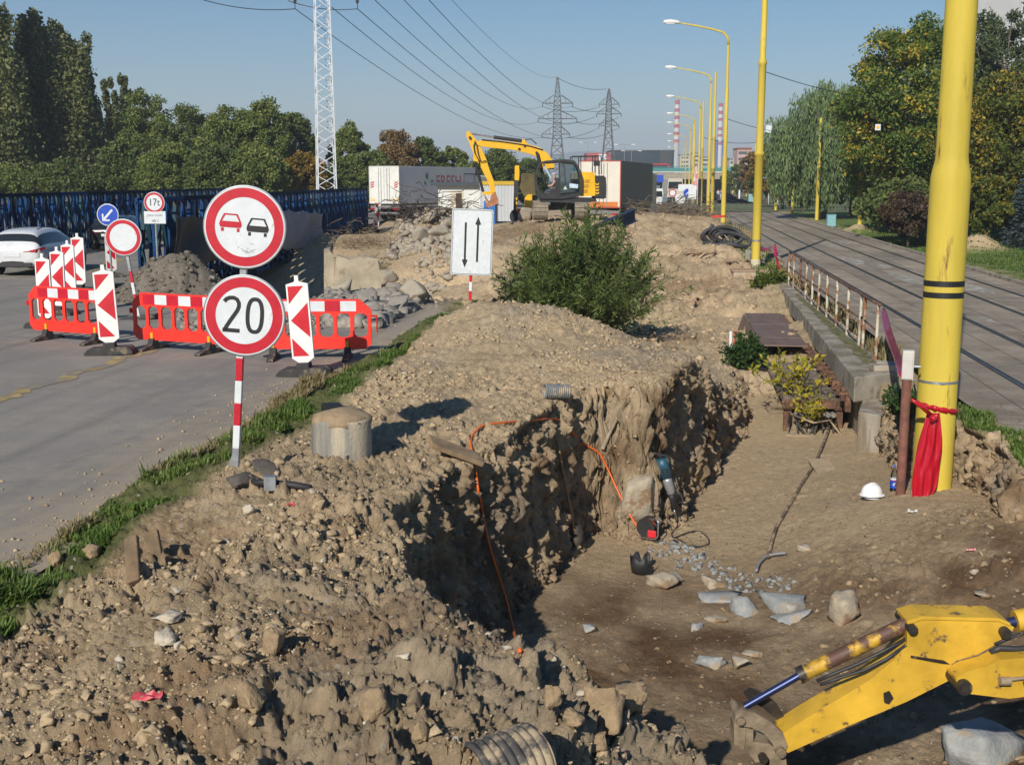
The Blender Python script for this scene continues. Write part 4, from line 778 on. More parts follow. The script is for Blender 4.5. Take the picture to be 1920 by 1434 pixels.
for i,(u,v,w_,h_,m_,lab) in enumerate(FR):
    p=T(u,v+h_*.35); d=FW.dot(p); s=d/F
    rock('concrete_fragment',p,(w_*s*.66,w_*s*.6,h_*s*(.62 if h_>50 and w_<60 else .40)),100+i*3,m_,lab,'concrete fragment','broken concrete on the pit floor',rot=(.12*math.sin(i*3),.12*math.cos(i*5),.6*i),sink=.42,planes=8,rough=.12)
# big stone bottom right, boulders in the near heap
p=T(1850,1425); rock('boulder',p+Vector((.05,0,-.05)),(.40,.3,.22),7,cbb,'large pale grey boulder in the bottom right corner','boulder',rot=(.05,.05,.3),planes=12)
BO=[(1140,1330,92,105,'big flat stone tilted on the near edge of the pit'),(1180,1310,60,60,'whitish stone leaning behind the tilted flat stone'),(700,1325,75,70,'rounded clay boulder in the near heap'),(1035,1305,46,46,'smooth brown stone on the near heap above the ribbed pipe'),(1075,1350,44,44,'brown cobble beside the ribbed black pipe'),(470,1310,60,62,'grey boulder in the middle of the near heap'),(515,1210,50,60,'upright clay lump on the near heap'),(790,1375,40,44,'brown cobble left of the ribbed pipe'),(320,1155,52,20,'flat white limestone on the near heap'),(310,1195,46,26,'broken white limestone below the flat one'),(468,955,24,22,'small white stone near the sign post foot'),(105,1050,30,28,'clay lump at the grass edge'),(175,1035,38,26,'longer clay lump in the verge grass'),(755,1228,34,14,'flat pale stone near the pit edge'),(1115,1395,60,40,'low clay slab right of the ribbed pipe')]
clay=MT('clay_lump',(.30,.215,.125),.95,0,.2,6,.6,50); lime=MT('pale_limestone',(.46,.40,.31),.9,0,.18,6,.5,40)
for i,(u,v,w_,h_,lab) in enumerate(BO):
    p=T(u,v+h_*.3); d=FW.dot(p); s=d/F; m_=lime if 'white' in lab or 'pale' in lab else clay
    rock('stone',p,(w_*s*.56,w_*s*.52,h_*s*.6),300+i*7,m_,lab,'stone','larger stones in the near soil heap',sink=.25,planes=8 if 'flat' in lab else 13,rough=.25)
# litter
for i,(u,v,c_,lab) in enumerate(((275,1312,(.5,.05,.07),'crumpled red plastic scrap on the near heap'),(550,950,(.55,.10,.10),'red scrap on the heap behind the sign post'),(1820,1034,(.65,.28,.27),'pink crumpled scrap on the right slope'),(1712,962,(.6,.6,.58),'white plastic scrap below the red sheet'))):
    p=T(u,v); g_=np.random.default_rng(i); s=.035+.012*(i==0); mb=MB(); n=6; vs=[(s*(a-2.5)/1.6+g_.normal()*.006,s*(b-2.5)/3,.012+abs(g_.normal())*.015) for a in range(n) for b in range(n)]
    mb.add(vs,[(a*n+b,(a+1)*n+b,(a+1)*n+b+1,a*n+b+1) for a in range(n-1) for b in range(n-1)]); o=mb.build('plastic_scrap',MT('scrap_%d'%i,c_,.5,0,.15),loc=p); tag(o,lab,'litter')
# ---- digger arm reaching in from the right
pf=PF(1440,1330,7.55); rt=root('digger_arm',pf.O,'dirty yellow mini digger arm reaching in from the lower right','digger arm',rz=YAW)
ypd=MT('worn_yellow_digger_paint',(.60,.36,.03),.58,0,.2,2.5,.15,18,spots=((.12,.075,.04),.26,8)); dk=MT('greasy_dark_steel',(.06,.05,.042),.5,.5,.35,9,spots=((.25,.18,.1),.3,7)); sr=MT('dusty_link_steel',(.27,.21,.14),.7,.2,.3,8,.2,40)
z6=lambda pts:[(1100+a/2.3415,900+b/2.3415) for a,b in pts]   # outline read off at a larger scale
def pr(name,pts,dep,mat,y0=0,bev=.01,par=None,zoom=True):
    mb=MB(); mb.prism(pf.L(z6(pts) if zoom else pts),dep,y0=y0); return mb.build(name,mat,par or rt,bevel=bev)
pr('stick',[(845,1080),(940,1020),(1100,925),(1235,840),(1330,760),(1385,690),(1385,600),(1440,582),(1780,590),(1850,620),(1830,660),(1690,740),(1600,765),(1560,800),(1570,850),(1380,945),(1150,1040),(870,1165),(830,1150)],.20,ypd,bev=.014)
pr('top_plate',[(1380,590),(1450,570),(1780,578),(1830,600),(1830,612),(1780,592),(1450,584),(1390,606)],.225,ypd,bev=.004)
pr('weld_rib',[(1400,742),(1545,764),(1570,780),(1540,778),(1400,752)],.215,dk,bev=.003)
pr('wear_pad',[(1282,905),(1308,895),(1325,925),(1305,952),(1285,945)],.222,dk,bev=.004)
pr('boom_end',[(1555,790),(1600,765),(1690,740),(1740,715),(1920,700),(2300,640),(2300,830),(1920,835),(1860,870),(1780,880),(1600,858),(1560,850)],.16,ypd,y0=-.2,bev=.014)
def pin(u,v,r,y0=-.13,m=dk,dep=.03,nm='pin'):
    a,z=pf(*z6([(u,v)])[0]); mb=MB(); mb.cyl((a,y0-dep,z),(a,y0+.26,z),r,n=18,smooth=False); mb.cyl((a,y0-dep-.012,z),(a,y0-dep,z),r*.62,n=14,smooth=False); return mb.build(nm,m,rt,bevel=.003)
pin(1400,620,.032); pin(1803,637,.036); pin(1583,825,.05,-.29); pin(660,1018,.028,-.12,sr); pin(830,1148,.034,-.14,sr); pin(758,1182,.03,-.12)
def cylp(name,p,q,r0,r1,mat,y0,n=14):
    a=pf(*z6([p])[0]); b=pf(*z6([q])[0]); mb=MB(); mb.cyl((a[0],y0,a[1]),(b[0],y0,b[1]),r0,r1,n); return mb.build(name,mat,rt)
cylp('cylinder_barrel',(1395,625),(935,845),.052,.052,MT('rusty_cylinder_paint',(.55,.33,.03),.6,.1,.3,5,.2,40,spots=((.10,.05,.035),.62,4.5)),-.03)
cylp('cylinder_rod',(935,845),(690,985),.026,.026,MT('chrome_rod',(.035,.05,.13),.38,.6,.2),-.03)
cylp('cylinder_collar',(955,836),(925,850),.06,.06,dk,-.03)
pr('link_arm',[(640,1000),(665,975),(720,985),(790,1025),(845,1075),(865,1130),(850,1170),(815,1165),(800,1120),(760,1075),(710,1050),(650,1045),(635,1025)],.035,sr,y0=-.10,bev=.008)
pr('link_arm',[(700,960),(730,940),(800,965),(850,1010),(880,1060),(845,1075),(790,1025),(720,985)],.035,dk,y0=.10,bev=.006)
pr('bucket_link',[(638,1045),(690,1048),(695,1150),(640,1140)],.14,sr,bev=.01)
pr('coupler',[(690,1060),(720,1070),(720,1120),(790,1130),(860,1180),(880,1330),(800,1330),(790,1200),(730,1210),(685,1150)],.18,sr,bev=.012)
hz_=MT('hydraulic_hose',(.03,.03,.032),.55,0,.3,9,spots=((.2,.15,.1),.3,5))
def hose(pts,r,y0):
    a=[pf(*q) for q in z6(pts)]; mb=MB(); mb.tube([(x,y0,z) for x,z in a],r,8); mb.build('hose',hz_,rt)
hose([(1390,680),(1290,735),(1180,790),(1080,830),(1000,865)],.013,-.06); hose([(1385,700),(1300,760),(1200,810),(1090,845),(1010,872)],.012,-.09)
hose([(1730,715),(1770,695),(1850,700),(1920,690),(2200,650)],.022,-.16); hose([(1760,690),(1830,660),(1890,640)],.012,-.12)
cylp('arm_cylinder_rod',(1803,637),(1900,615),.035,.035,MATS['chrome_rod'],0); cylp('arm_cylinder_barrel',(1880,618),(2300,540),.075,.075,ypd,0)
cylp('grease_line',(1745,797),(2200,745),.012,.012,sr,-.3); mb=MB(); a=pf(*z6([(1745,797)])[0]); mb.cyl((a[0]-.02,-.31,a[1]),(a[0]+.05,-.31,a[1]),.03,n=8); mb.build('line_fitting',sr,rt); mb=MB(); a=pf(*z6([(1850,815)])[0]); mb.cyl((a[0]-.02,-.31,a[1]),(a[0]+.04,-.31,a[1]+.02),.028,n=8); mb.build('line_fitting',sr,rt)
# ================= PARAPET, RAILING, GIRDERS, POLES =================
conc=M_CONC(); rust=M_RUST()
def slabpoly(mb,pl,z0,z1,m=0): 
    n=len(pl); A=sum(pl[i][0]*pl[(i+1)%n][1]-pl[(i+1)%n][0]*pl[i][1] for i in range(n))
    if A<0: pl=pl[::-1]
    vs=[(x,y,z0) for x,y in pl]+[(x,y,z1) for x,y in pl]; mb.add(vs,[tuple(range(n-1,-1,-1)),tuple(range(n,2*n))]+[(i,(i+1)%n,n+(i+1)%n,n+i) for i in range(n)],m)
rt=root('bridge_parapet',(0,0,0),'weathered concrete parapet beam with moss along the tram track','parapet')
mb=MB(); slabpoly(mb,[(3.35,21.2),(4.25,22.0),(4.3,41.5),(3.78,41.5)],-.52,-.06); mb.build('edge_beam',MT('mossy_concrete',(.31,.275,.215),.9,0,.25,2.2,.5,30,spots=((.17,.145,.10),.5,1.6)),rt,bevel=.03)
mb=MB(); slabpoly(mb,[(3.55,21.5),(4.2,22.2),(4.2,41.3),(3.95,41.3)],-2.2,-.522); mb.build('side_wall',MT('shuttered_concrete',(.33,.295,.24),.9,0,.25,2,.6,25,spots=((.2,.16,.11),.5,3),streak=True),rt)
mb=MB(); slabpoly(mb,[(3.3,20.3),(3.62,20.0),(4.3,21.9),(3.56,21.48)],-1.9,-.5); mb.build('wing_wall',MATS['shuttered_concrete'],rt,bevel=.02)
mm=MT('moss',(.10,.105,.025),.95,0,.35,5,.6,60,spots=((.2,.17,.1),.5,6)); mb=MB(); n=40; vs=[]
for i in range(n):
    y=23+i*.36; vs+=[(3.72+.0085*(y-21)+.10*rnd.random(),y,-.056),(4.0+.12*rnd.random(),y,-.056)]
mb.add(vs,[(2*i,2*i+1,2*i+3,2*i+2) for i in range(n-1)]); mb.build('moss',mm,rt)
mb=MB(); mb.box((4.0,22.1,.0),(.45,.3,.11),rz=.15); mb.box((4.12,22.5,.0),(.35,.25,.09),rz=-.2); mb.build('loose_slab',conc,rt,bevel=.01)
# railing
rt=root('railing',(0,0,0),'rusty pipe railing with peeling white paint along the tram track','railing')
pp=MT('peeling_rail_paint',(.50,.46,.36),.7,.0,.2,3,.2,40,spots=((.24,.10,.035),.52,3.5),streak=False)
ys=[23.4,25.0,25.5,27.2,28.95,30.7,32.4,33.9,35.5,37.1,38.9,40.4]
for i,y in enumerate(ys):
    mb=MB(); mb.cyl((4.08,y,-.08),(4.08+.015*math.sin(i),y,1.02),.032,n=10); mb.build('railing_post',pp if i not in (9,) else rust,rt)
mb=MB(); mb.tube([(4.08,y,1.03+.01*math.sin(y*2)) for y in np.linspace(23.2,40.5,14)],.03,8); mb.build('top_rail',rust,rt)
for z in (.52,.06):
    mb=MB(); mb.tube([(4.085,y,z+.012*math.sin(y*3)) for y in np.linspace(25.5,40.4,14)],.024,8); mb.build('lower_rail',rust if z>.3 else pp,rt)
mb=MB(); mb.tube([(4.09,23.4,.5),(4.09,25.4,.55)],.022,8); mb.build('lower_rail',rust,rt)
# rusty plate-covered girder and the littered lower deck
rb=MT('rust_brown_plate',(.185,.125,.10),.65,.15,.15,2.5,.15,30,spots=((.12,.07,.05),.35,3))
rt=root('girder_cover',(0,0,0),'rust brown steel plate cover over the old girder beside the parapet','girder')
for i in range(5):
    y0=27.8+i*1.36; mb=MB(); mb.box((2.78,y0+.68,-.42+.006*(i%2)),(1.06-.01*i,1.355,.03)); mb.build('cover_plate',rb,rt,bevel=.004)
mb=MB(); mb.add([(2.24,27.8,-.44),(2.24,34.6,-.44),(1.95,34.7,-1.3),(2.12,27.8,-1.3)],[(0,1,2,3)]); o=mb.build('side_plate',rb,rt); o.modifiers.new('s','SOLIDIFY').thickness=.03
for i in range(22):
    y=21.9+i*.6; mb=MB(); mb.box((3.36,y,-.62-.0*i),(.10,.16,.36),rx=.05*math.sin(i)); mb.box((3.30,y,-.46),(.22,.20,.03)); mb.build('stiffener',rust,rt)
for i in range(9):
    mb=MB(); mb.box((2.05-.0*i,27.6+i*.75,-.95-.02*i),(.35,.09,.1)); mb.build('side_rib',rust,rt)
mb=MB(); mb.box((3.0,28.2,-1.0),(.7,.12,.5)); mb.box((2.85,28.9,-.9),(.9,.12,.5)); mb.build('end_web',rust,rt)
rt=root('girder_deck',(0,0,0),'lower rusty girder deck strewn with dry leaves in the pit end','girder')
lit=MT('leaf_littered_steel',(.17,.135,.105),.9,0,.45,7,.8,40,spots=((.30,.24,.18),.45,9))
mb=MB(); mb.box((2.85,25.0,-.80),(1.12,4.9,.10)); mb.build('deck_plate',lit,rt,bevel=.01)
mb=MB(); mb.box((2.85,22.52,-.80),(1.22,.05,.16)); mb.build('front_edge',rust,rt)
for x in (3.32,2.36): mb=MB(); mb.box((x,22.66,-1.25),(.14,.14,.75)); mb.box((x,22.62,-.9),(.2,.2,.03)); mb.build('support_post',rust,rt,bevel=.006)
mb=MB()
for i in range(9): mb.box((2.5+.09*i,22.8+.04*(i%3),-1.22),(.075,.06,.42),rx=.1*math.sin(i*2),ry=.06*math.cos(i*3))
mb.build('shoring_boards',MT('grey_wood',(.24,.19,.13),.9,0,.3,5,.4,40),rt)
# bundle of ducts under the deck
rt=root('pipe_bundle',(0,0,0),'row of grey ducts bundled under the rusty deck edge','pipe')
for i in range(8):
    mb=MB(); mb.cyl((2.5+i*.1,22.45,-1.0),(2.5+i*.1,24.8,-.98),.047,n=10); mb.build('duct',MT('grey_duct',(.2,.185,.16),.8,0,.25,8),rt)
cabm=MATS['black_cable_sheath']
rt=root('hanging_cables',(0,0,0),'dark loose cables hanging out under the rusty deck','cable')
for i in range(9):
    x=2.35+i*.11; mb=MB(); mb.tube([(x,23.2,-1.02),(x+.03,22.5,-1.0-.02*i%3),(x+.05*math.sin(i*2),22.3,-1.15),(x+.1*math.sin(i),22.2,-1.36-.03*(i%2))],.014+.006*(i%3),6); mb.build('cable',cabm,rt)
mb=MB(); mb.tube([(2.4,22.4,-.98),(2.8,22.2,-1.1),(3.1,22.25,-1.05),(3.3,22.1,-1.3)],.022,6); mb.build('cable',MATS['dusty_cable'],rt)
for i,(u,v,l,w_,rz,lab) in enumerate(((1500,808,.9,.5,.1,'pale plywood board lying in front of the rusty deck'),(1545,880,.9,.35,.3,'dusty board half buried in the middle of the pit floor'),(1500,780,.6,.12,1.2,'short pale batten by the hanging cables'))):
    p=T(u,v); mb=MB(); mb.box((0,0,0),(w_,l,.025)); o=mb.build('board',MT('pale_dusty_board',(.37,.285,.18),.9,0,.15,5,.3,40),loc=p+Vector((0,0,.03)),bevel=.004); o.rotation_euler=(.08,0,rz-.2); tag(o,lab,'board')
# concrete abutment under the second pole
rt=root('pole_foundation',(3.45,47.4,0),'pale concrete foundation block under the second yellow pole','foundation'); mb=MB(); V=None
mb.box((.1,-.9,-.50),(2.1,2.2,.9)); mb.build('foundation_block',MT('pale_clay_concrete',(.40,.315,.215),.9,0,.18,2,.6,20,spots=((.26,.18,.1),.45,2)),rt,bevel=.08)
mb=MB(); mb.box((.1,-1.2,-.02),(2.2,1.1,.04),rz=.02); mb.build('cap_board',MT('weathered_board',(.35,.24,.15),.85),rt)
# ---- yellow poles
yel=M_YEL(); 
def ring_band(mb,r,z,h,m): mb.lathe([(r,z-h/2),(r+.002,z-h/2),(r+.002,z+h/2),(r,z+h/2)],40,m,smooth=False)
rt=root('yellow_pole',(3.62,16.05,-.95),'thick yellow steel pole with two black bands, red sheet tied on','pole','yellow tram poles')
zs=4.5; mb=MB(); mb.lathe([(.268,0),(.262,.25),(.258,.3),(.252,zs-.28),(.25,zs-.12),(.236,zs-.03),(.212,zs+.08),(.203,zs+.15),(.196,zs+2.5),(.19,zs+6)],40); mb.build('pole_shaft',yel,rt)
mb=MB(); ring_band(mb,.2545,3.02,.075,0); ring_band(mb,.2545,2.87,.075,0); mb.build('black_band',M_BLACK(),rt)
mb=MB(); ring_band(mb,.257,1.72,.035,0); mb.box((0,-.262,1.72),(.05,.02,.03)); mb.build('steel_strap',M_GALV(),rt)
mb=MB(); mb.lathe([(.272,-.05),(.272,.12),(.268,.22),(.262,.26)],30); mb.build('base_sleeve',MT('muddy_base',(.33,.25,.15),.9,0,.25,6),rt)
# terminal box on a rusty pipe
c=W(1702,684,15.2); rt=root('junction_box',(c.x,c.y,-.8),'white junction box on a rusty pipe beside the thick yellow pole','junction box',rz=YAW-.25)
bz=c.z+.8; mb=MB(); mb.box((0,0,bz),(.145,.13,.385)); mb.box((-.01,-.07,bz),(.13,.02,.36)); mb.build('box',MT('grey_white_enamel',(.52,.50,.46),.6,0,.1,6,spots=((.3,.25,.2),.2,7)),rt,bevel=.006)
mb=MB(); mb.cyl((0,0,-.1),(0,0,bz-.19),.062,n=14); mb.build('pipe_post',MT('red_rust_pipe',(.20,.085,.06),.8,.1,.3,6,.4,40),rt)
mb=MB(); mb.cyl((.07,0,bz-.02),(.16,0,bz-.02),.02,n=8); mb.build('cable_gland',M_GALV(),rt)
# red plastic sheet tied to the pole
def SHEET(name,col,al=.9):
    m,t=nt_new(name); L=t.links.new; out=nd(t,'ShaderNodeOutputMaterial'); b=nd(t,'ShaderNodeBsdfPrincipled',Roughness=.22); b.inputs['Base Color'].default_value=rgba(col); b.inputs['Coat Weight'].default_value=.5
    tr=nd(t,'ShaderNodeBsdfTranslucent'); tr.inputs[0].default_value=rgba([min(1,c*1.2) for c in col]); mx=nd(t,'ShaderNodeMixShader'); mx.inputs[0].default_value=.3; L(b.outputs[0],mx.inputs[1]); L(tr.outputs[0],mx.inputs[2]); L(mx.outputs[0],out.inputs[0])
    n=nd(t,'ShaderNodeTexNoise',Scale=14.,Detail=5.); tc=nd(t,'ShaderNodeTexCoord'); mp=nd(t,'ShaderNodeMapping'); mp.inputs['Scale'].default_value=(1,1,.25); L(tc.outputs['Object'],mp.inputs[0]); L(mp.outputs[0],n.inputs['Vector']); bp=nd(t,'ShaderNodeBump',Strength=.6,Distance=.03); L(n.outputs[0],bp.inputs['Height']); L(bp.outputs[0],b.inputs['Normal']); MATS[name]=m; return m
red=SHEET('red_plastic_film',(.55,.012,.03)); pink=SHEET('faded_red_film',(.42,.03,.10))
pf=PF(1745,760,15.13); rt=root('red_sheet',pf.O,'shiny red plastic sheet tied around the thick yellow pole','plastic sheet',rz=YAW)
rows=[(1736,1760,772),(1727,1761,800),(1718,1762,830),(1710,1758,860),(1704,1753,890),(1702,1747,915),(1704,1730,938)]; vs=[]; n=13
for i,(ul,ur,v) in enumerate(rows*1):
    for j in range(n):
        s=j/(n-1); a,z=pf(ul+(ur-ul)*s,v-(6*s if i==6 else 0)+(3*math.sin(j*2.2) if i==6 else 0)); vs.append((a,-.12*i/6-.05-.035*math.sin(PI*s)+.026*math.sin(j*1.35+i*1.15+1.3*math.sin(i*1.9))+.016*math.sin(j*3.1-i*2.3+j*j*.11),z))
mb=MB(); mb.add(vs,[(i*n+j,(i+1)*n+j,(i+1)*n+j+1,i*n+j+1) for i in range(6) for j in range(n-1)],0,True); o=mb.build('hanging_sheet',red,rt); o.modifiers.new('ss','SUBSURF').render_levels=2; o.modifiers.new('s','SOLIDIFY').thickness=.004
mb=MB(); 
cx=(W(1747,760,16.0)-pf.O); 
pole=Vector((3.62,16.05,0)); cc=Vector(((pole-pf.O).dot(RT),(pole-pf.O).dot(FW),0))
z1=pf(1745,770)[1]
vs=[];n=25
for i in range(n):
    a=-PI*1.02+PI*1.04*i/(n-1)+.0; r_=.275+.01*math.sin(i*3); zc=z1+.05*math.cos(a)*-1; h=.022+.018*abs(math.sin(i*.9)); vs+=[(cc.x+r_*math.cos(a),cc.y+r_*math.sin(a),zc-h),(cc.x+r_*math.cos(a),cc.y+r_*math.sin(a),zc+h)]
mb.add(vs,[(2*i,2*i+2,2*i+3,2*i+1) for i in range(n-1)],0,True); o=mb.build('tied_band',red,rt); o.modifiers.new('s','SOLIDIFY').thickness=.008
mb=MB(); a0=pf(1697,742); a1=pf(1740,775); mb.tube([(a0[0],-.25,a0[1]),((a0[0]+a1[0])/2,-.22,(a0[1]+a1[1])/2+.01),(a1[0],-.12,a1[1])],[.02,.032,.028],8); mb.tube([(a1[0]-.02,-.14,a1[1]-.01),(a1[0]+.03,-.16,a1[1]-.03),(a1[0]-.0,-.14,a1[1]-.09)],[.03,.05,.02],8); mb.build('knot',red,rt)
# warning tape from the railing end to the junction box
def tape(name,P3,w_,mat,label,sagd=0,twist=0):
    vs=[]; k=24; P3=[Vector(p) for p in P3]
    seg=len(P3)-1
    for i in range(k+1):
        t_=i/k*seg; j=min(int(t_),seg-1); q=P3[j].lerp(P3[j+1],t_-j); q=q-Vector((0,0,sagd*math.sin(PI*(t_-j)))); a=twist*i/k; d=Vector((math.sin(a)*.7,math.sin(a)*.3,math.cos(a)))*w_/2*(1+.2*math.sin(i*1.3)); vs+=[q-d,q+d]
    mb=MB(); mb.add(vs,[(2*i,2*i+2,2*i+3,2*i+1) for i in range(k)],0,True); o=mb.build(name,mat); o.modifiers.new('s','SOLIDIFY').thickness=.003; return tag(o,label,'tape')
e=Vector((4.08,23.4,1.0)); jb=Vector((c.x-.02,c.y+.05,c.z+.05))
def rib(name,px,mat,label):
    vs=[]; 
    for (u,v,d,w_) in px: p=W(u,v,d); s=w_/F*d; vs+=[p-RT*s/2+UP*.0,p+RT*s/2]
    mb=MB(); n=len(px); mb.add(vs,[(2*i,2*i+1,2*i+3,2*i+2) for i in range(n-1)],0,True); o=mb.build(name,mat); o.modifiers.new('ss','SUBSURF').render_levels=2; o.modifiers.new('s','SOLIDIFY').thickness=.004; return tag(o,label,'tape')
rib('warning_tape',[(1656,576,23.3,8),(1660,598,22.2,13),(1665,622,21,15),(1674,648,19.3,17),(1683,668,17.5,16),(1690,690,15.6,20),(1693,712,15.5,10)],pink,'faded red tape hanging from the railing end to the junction box')
mk=lambda u,v,d: W(u,v,d)
tape('warning_tape',[mk(1425,466,47.5),mk(1453,458,46.),mk(1456,485,45.5),mk(1460,505,45)],.16,pink,'red tape strung between the second yellow pole and the railing',.12,3)
tape('warning_tape',[mk(1457,490,45),mk(1470,512,44),mk(1480,490,41),mk(1488,478,39.2)],.14,red,'red tape knotted at the far end of the railing',.1,4)
# second catenary pole and its little meter box
def tall_pole(x,y,label,hh=14,r=.17,z0=-.05,group='yellow tram poles'):
    rt=root('yellow_pole',(x,y,z0),label,'pole',group)
    mb=MB(); mb.lathe([(r,0),(r,4.4),(r*1.18,4.42),(r*1.18,4.5),(r*.86,4.6),(r*.84,hh*.56),(r*.98,hh*.562),(r*.98,hh*.57),(r*.7,hh*.58),(r*.62,hh)],20); mb.build('pole_shaft',yel,rt)
    return rt
rt=tall_pole(3.5,47.8,'second yellow pole from the camera, plain, on the pale foundation',14)
mb=MB(); mb.lathe([(.19,-.02),(.19,.30),(.172,.34)],20); mb.build('white_base',MT('whitewashed_base',(.52,.47,.33),.85,0,.2,5),rt); mb=MB(); mb.lathe([(.176,1.05),(.178,1.12)],20); mb.build('steel_strap',M_GALV(),rt)
p=W(1402,478,47.3); rt=root('meter_box',(p.x,p.y,-.05),'small grey box on a thin post beside the second yellow pole','junction box'); mb=MB(); mb.box((0,0,p.z+.05),(.2,.15,.42)); mb.build('box',MT('grey_box_paint',(.19,.2,.18),.6,0,.15,9),rt,bevel=.01); mb=MB(); mb.cyl((0,0,0),(0,0,p.z-.1),.03,n=8); mb.build('thin_post',rust,rt)
# street lamps with curved arms
lw=MT('white_lamp_housing',(.66,.66,.64),.4,0,.06,9)
def make_lamp(hh=14.4,r=.17):
    rt=root('street_lamp',(0,0,0),'x','street lamp','yellow street lamps along the track')
    mb=MB(); mb.lathe([(r,0),(r,5),(r*.8,5.15),(r*.78,9.8),(r*.6,9.95),(r*.52,hh-1.6)],16)
    mb.tube([(0,0,hh-1.6),(-.05,0,hh-1.1),(-.35,0,hh-.75),(-1.0,0,hh-.55),(-2.2,0,hh-.28),(-3.5,0,hh-.05)],[r*.52,r*.5,r*.46,r*.42,r*.36,r*.3],10); mb.build('pole_shaft',yel,rt)
    mb=MB(); mb.tube([(-3.35,0,hh-.06),(-3.6,0,hh),(-4.1,0,hh+.05),(-4.5,0,hh+.03),(-4.6,0,hh+.02)],[.05,.13,.16,.13,.05],10); o=mb.build('lamp_head',lw,rt); mb=MB(); mb.box((-4.1,0,hh-.09),(.6,.2,.06)); mb.build('diffuser',MT('lamp_diffuser',(.6,.62,.62),.3),o)
    return rt
lamps=[(87,'nearest yellow street lamp, its arm highest in the row'),(121,'second street lamp behind the nearest, arm under its arm'),(162,'third street lamp in the row, head before the red white chimney'),(203,'fourth street lamp in the row beyond the chimney lamp'),(235,'fifth street lamp in the row'),(293,'sixth street lamp, thin and far'),(345,'seventh street lamp, smaller still'),(410,'eighth and farthest street lamp over the road')]
L0=make_lamp()
for i,(d,l) in enumerate(lamps):
    o=L0 if i==0 else dup(L0); o.location=(3.95-.0*d,d,0.0); o.rotation_euler.z=YAW*.3; o['label']=l
red2=MT('red_cloth_tie',(.5,.04,.03),.8); p=W(1352,425,86.5); mb=MB(); mb.lathe([(.185,0),(.195,.08),(.185,.16)],14); mb.box((-.5,0,.06),(.7,.02,.16)); o=mb.build('red_tie',red2,loc=(3.95,87,.75)); tag(o,'red cloth tied round the foot of the nearest street lamp','cloth')
for i,(y,l) in enumerate(((104,'plain yellow pole between the first two street lamps'),(140,'plain yellow pole between the second and third street lamps'),(185,'plain thin yellow pole far down the lamp row'))): tall_pole(3.75,y,l,12.5,.15)
for i,(u,d,l,hh) in enumerate(((1606,82,'yellow pole in front of the chestnut with a sand heap at its foot',9.5),(1526,100,'yellow pole mostly hidden by the weeping willow',8.5),(1480,118,'yellow pole left of the weeping willow trunk',8.5),(1449,135,'yellow pole before the autumn shrubs',8.5),(1408,185,'yellow pole carrying a small white sign plate',9),(1394,240,'thin yellow pole among the far dark trees',9),(1368,300,'thinnest yellow pole at the end of the track',9))):
    x,y=uat(u,d); o=tall_pole(x,y,l,hh,.15,0,'yellow poles on the lawn side')
    if u==1408: mb=MB(); mb.box((0,-.2,4.2),(.75,.04,.95)); mb.build('sign_plate',wht,o)
# span wires and their small signs
wm=MT('dark_wire',(.03,.03,.033),.5,.3)
def wire(name,a,b,sag,r,label,cat='cable',group=None,n=24):
    a,b=Vector(a),Vector(b); mb=MB(); mb.tube([a.lerp(b,i/n)-Vector((0,0,sag*4*(i/n)*(1-i/n))) for i in range(n+1)],r,5); return tag(mb.build(name,wm),label,cat,group)
rp_=Vector((*uat(1606,82),8.8))
wire('span_wire',W(1432,134,47.8),W(1640,185,62),.15,.016,'wire from the second yellow pole into the chestnut crown')
wire('span_wire',W(1360,222,87),W(1606,255,83),.5,.022,'wire across the track from the nearest street lamp')
wire('span_wire',W(1320,258,162),W(1450,262,150),.6,.03,'far wire across the track from the third street lamp')
for (u,v,d,w_,h_,l) in ((1441,242,86,.42,.5,'small white square sign hanging on a wire over the track'),(1646,239,72,.33,.36,'small white and yellow sign hanging before the chestnut')):
    p=W(u,v,d); mb=MB(); mb.box((0,0,0),(w_,.03,h_)); o=mb.build('hanging_sign',wht,loc=p); o.rotation_euler=(0,.15 if u<1500 else 0,YAW); tag(o,l,'sign')
    if u>1500: mb=MB(); mb.cyl((0,-.03,0),(0,-.016,0),.09,n=14); mb.build('yellow_dot',MATS['yellow_plastic'],o)
# coil of black corrugated tube
cm=MT('black_corrugated_tube',(.045,.045,.047),.6,0,.2,9,.5,60); p=T(1358,455); rt=root('tube_coil',p+Vector((0,0,.1)),'tangled coil of thick black corrugated tube beside the tram track','tube coil',rz=YAW)
S_=FW.dot(p)/F
def loop(cx,cz,rx,rz,y,til,n=40,arc=1.,st=0): return [((cx+rx*math.cos(st+2*PI*arc*i/n)+til*math.sin(st+2*PI*arc*i/n))*S_,y+.12*math.sin(4*PI*i/n),(cz+rz*math.sin(st+2*PI*arc*i/n))*S_) for i in range(n+1)]
for a in ((2,10,30,15,0,-6),(6,8,26,12,.12,-8),(-14,6,24,15,-.1,-10),(-20,4,20,14,.1,-6),(14,2,28,13,-.2,-14),(-6,3,34,12,.25,-10)):
    mb=MB(); mb.tube(loop(*a),.085,10); mb.build('tube_loop',cm,rt)
mb=MB(); mb.tube([(-40*S_,.0,-4*S_),(-20*S_,-.2,-8*S_),(10*S_,-.35,-6*S_),(40*S_,-.4,-12*S_)],[.1,.1,.1,.1],10); mb.tube([(-30*S_,0,8*S_),(-26*S_,0,22*S_),(-22*S_,0,30*S_)],.085,10); mb.build('tube_end',cm,rt)
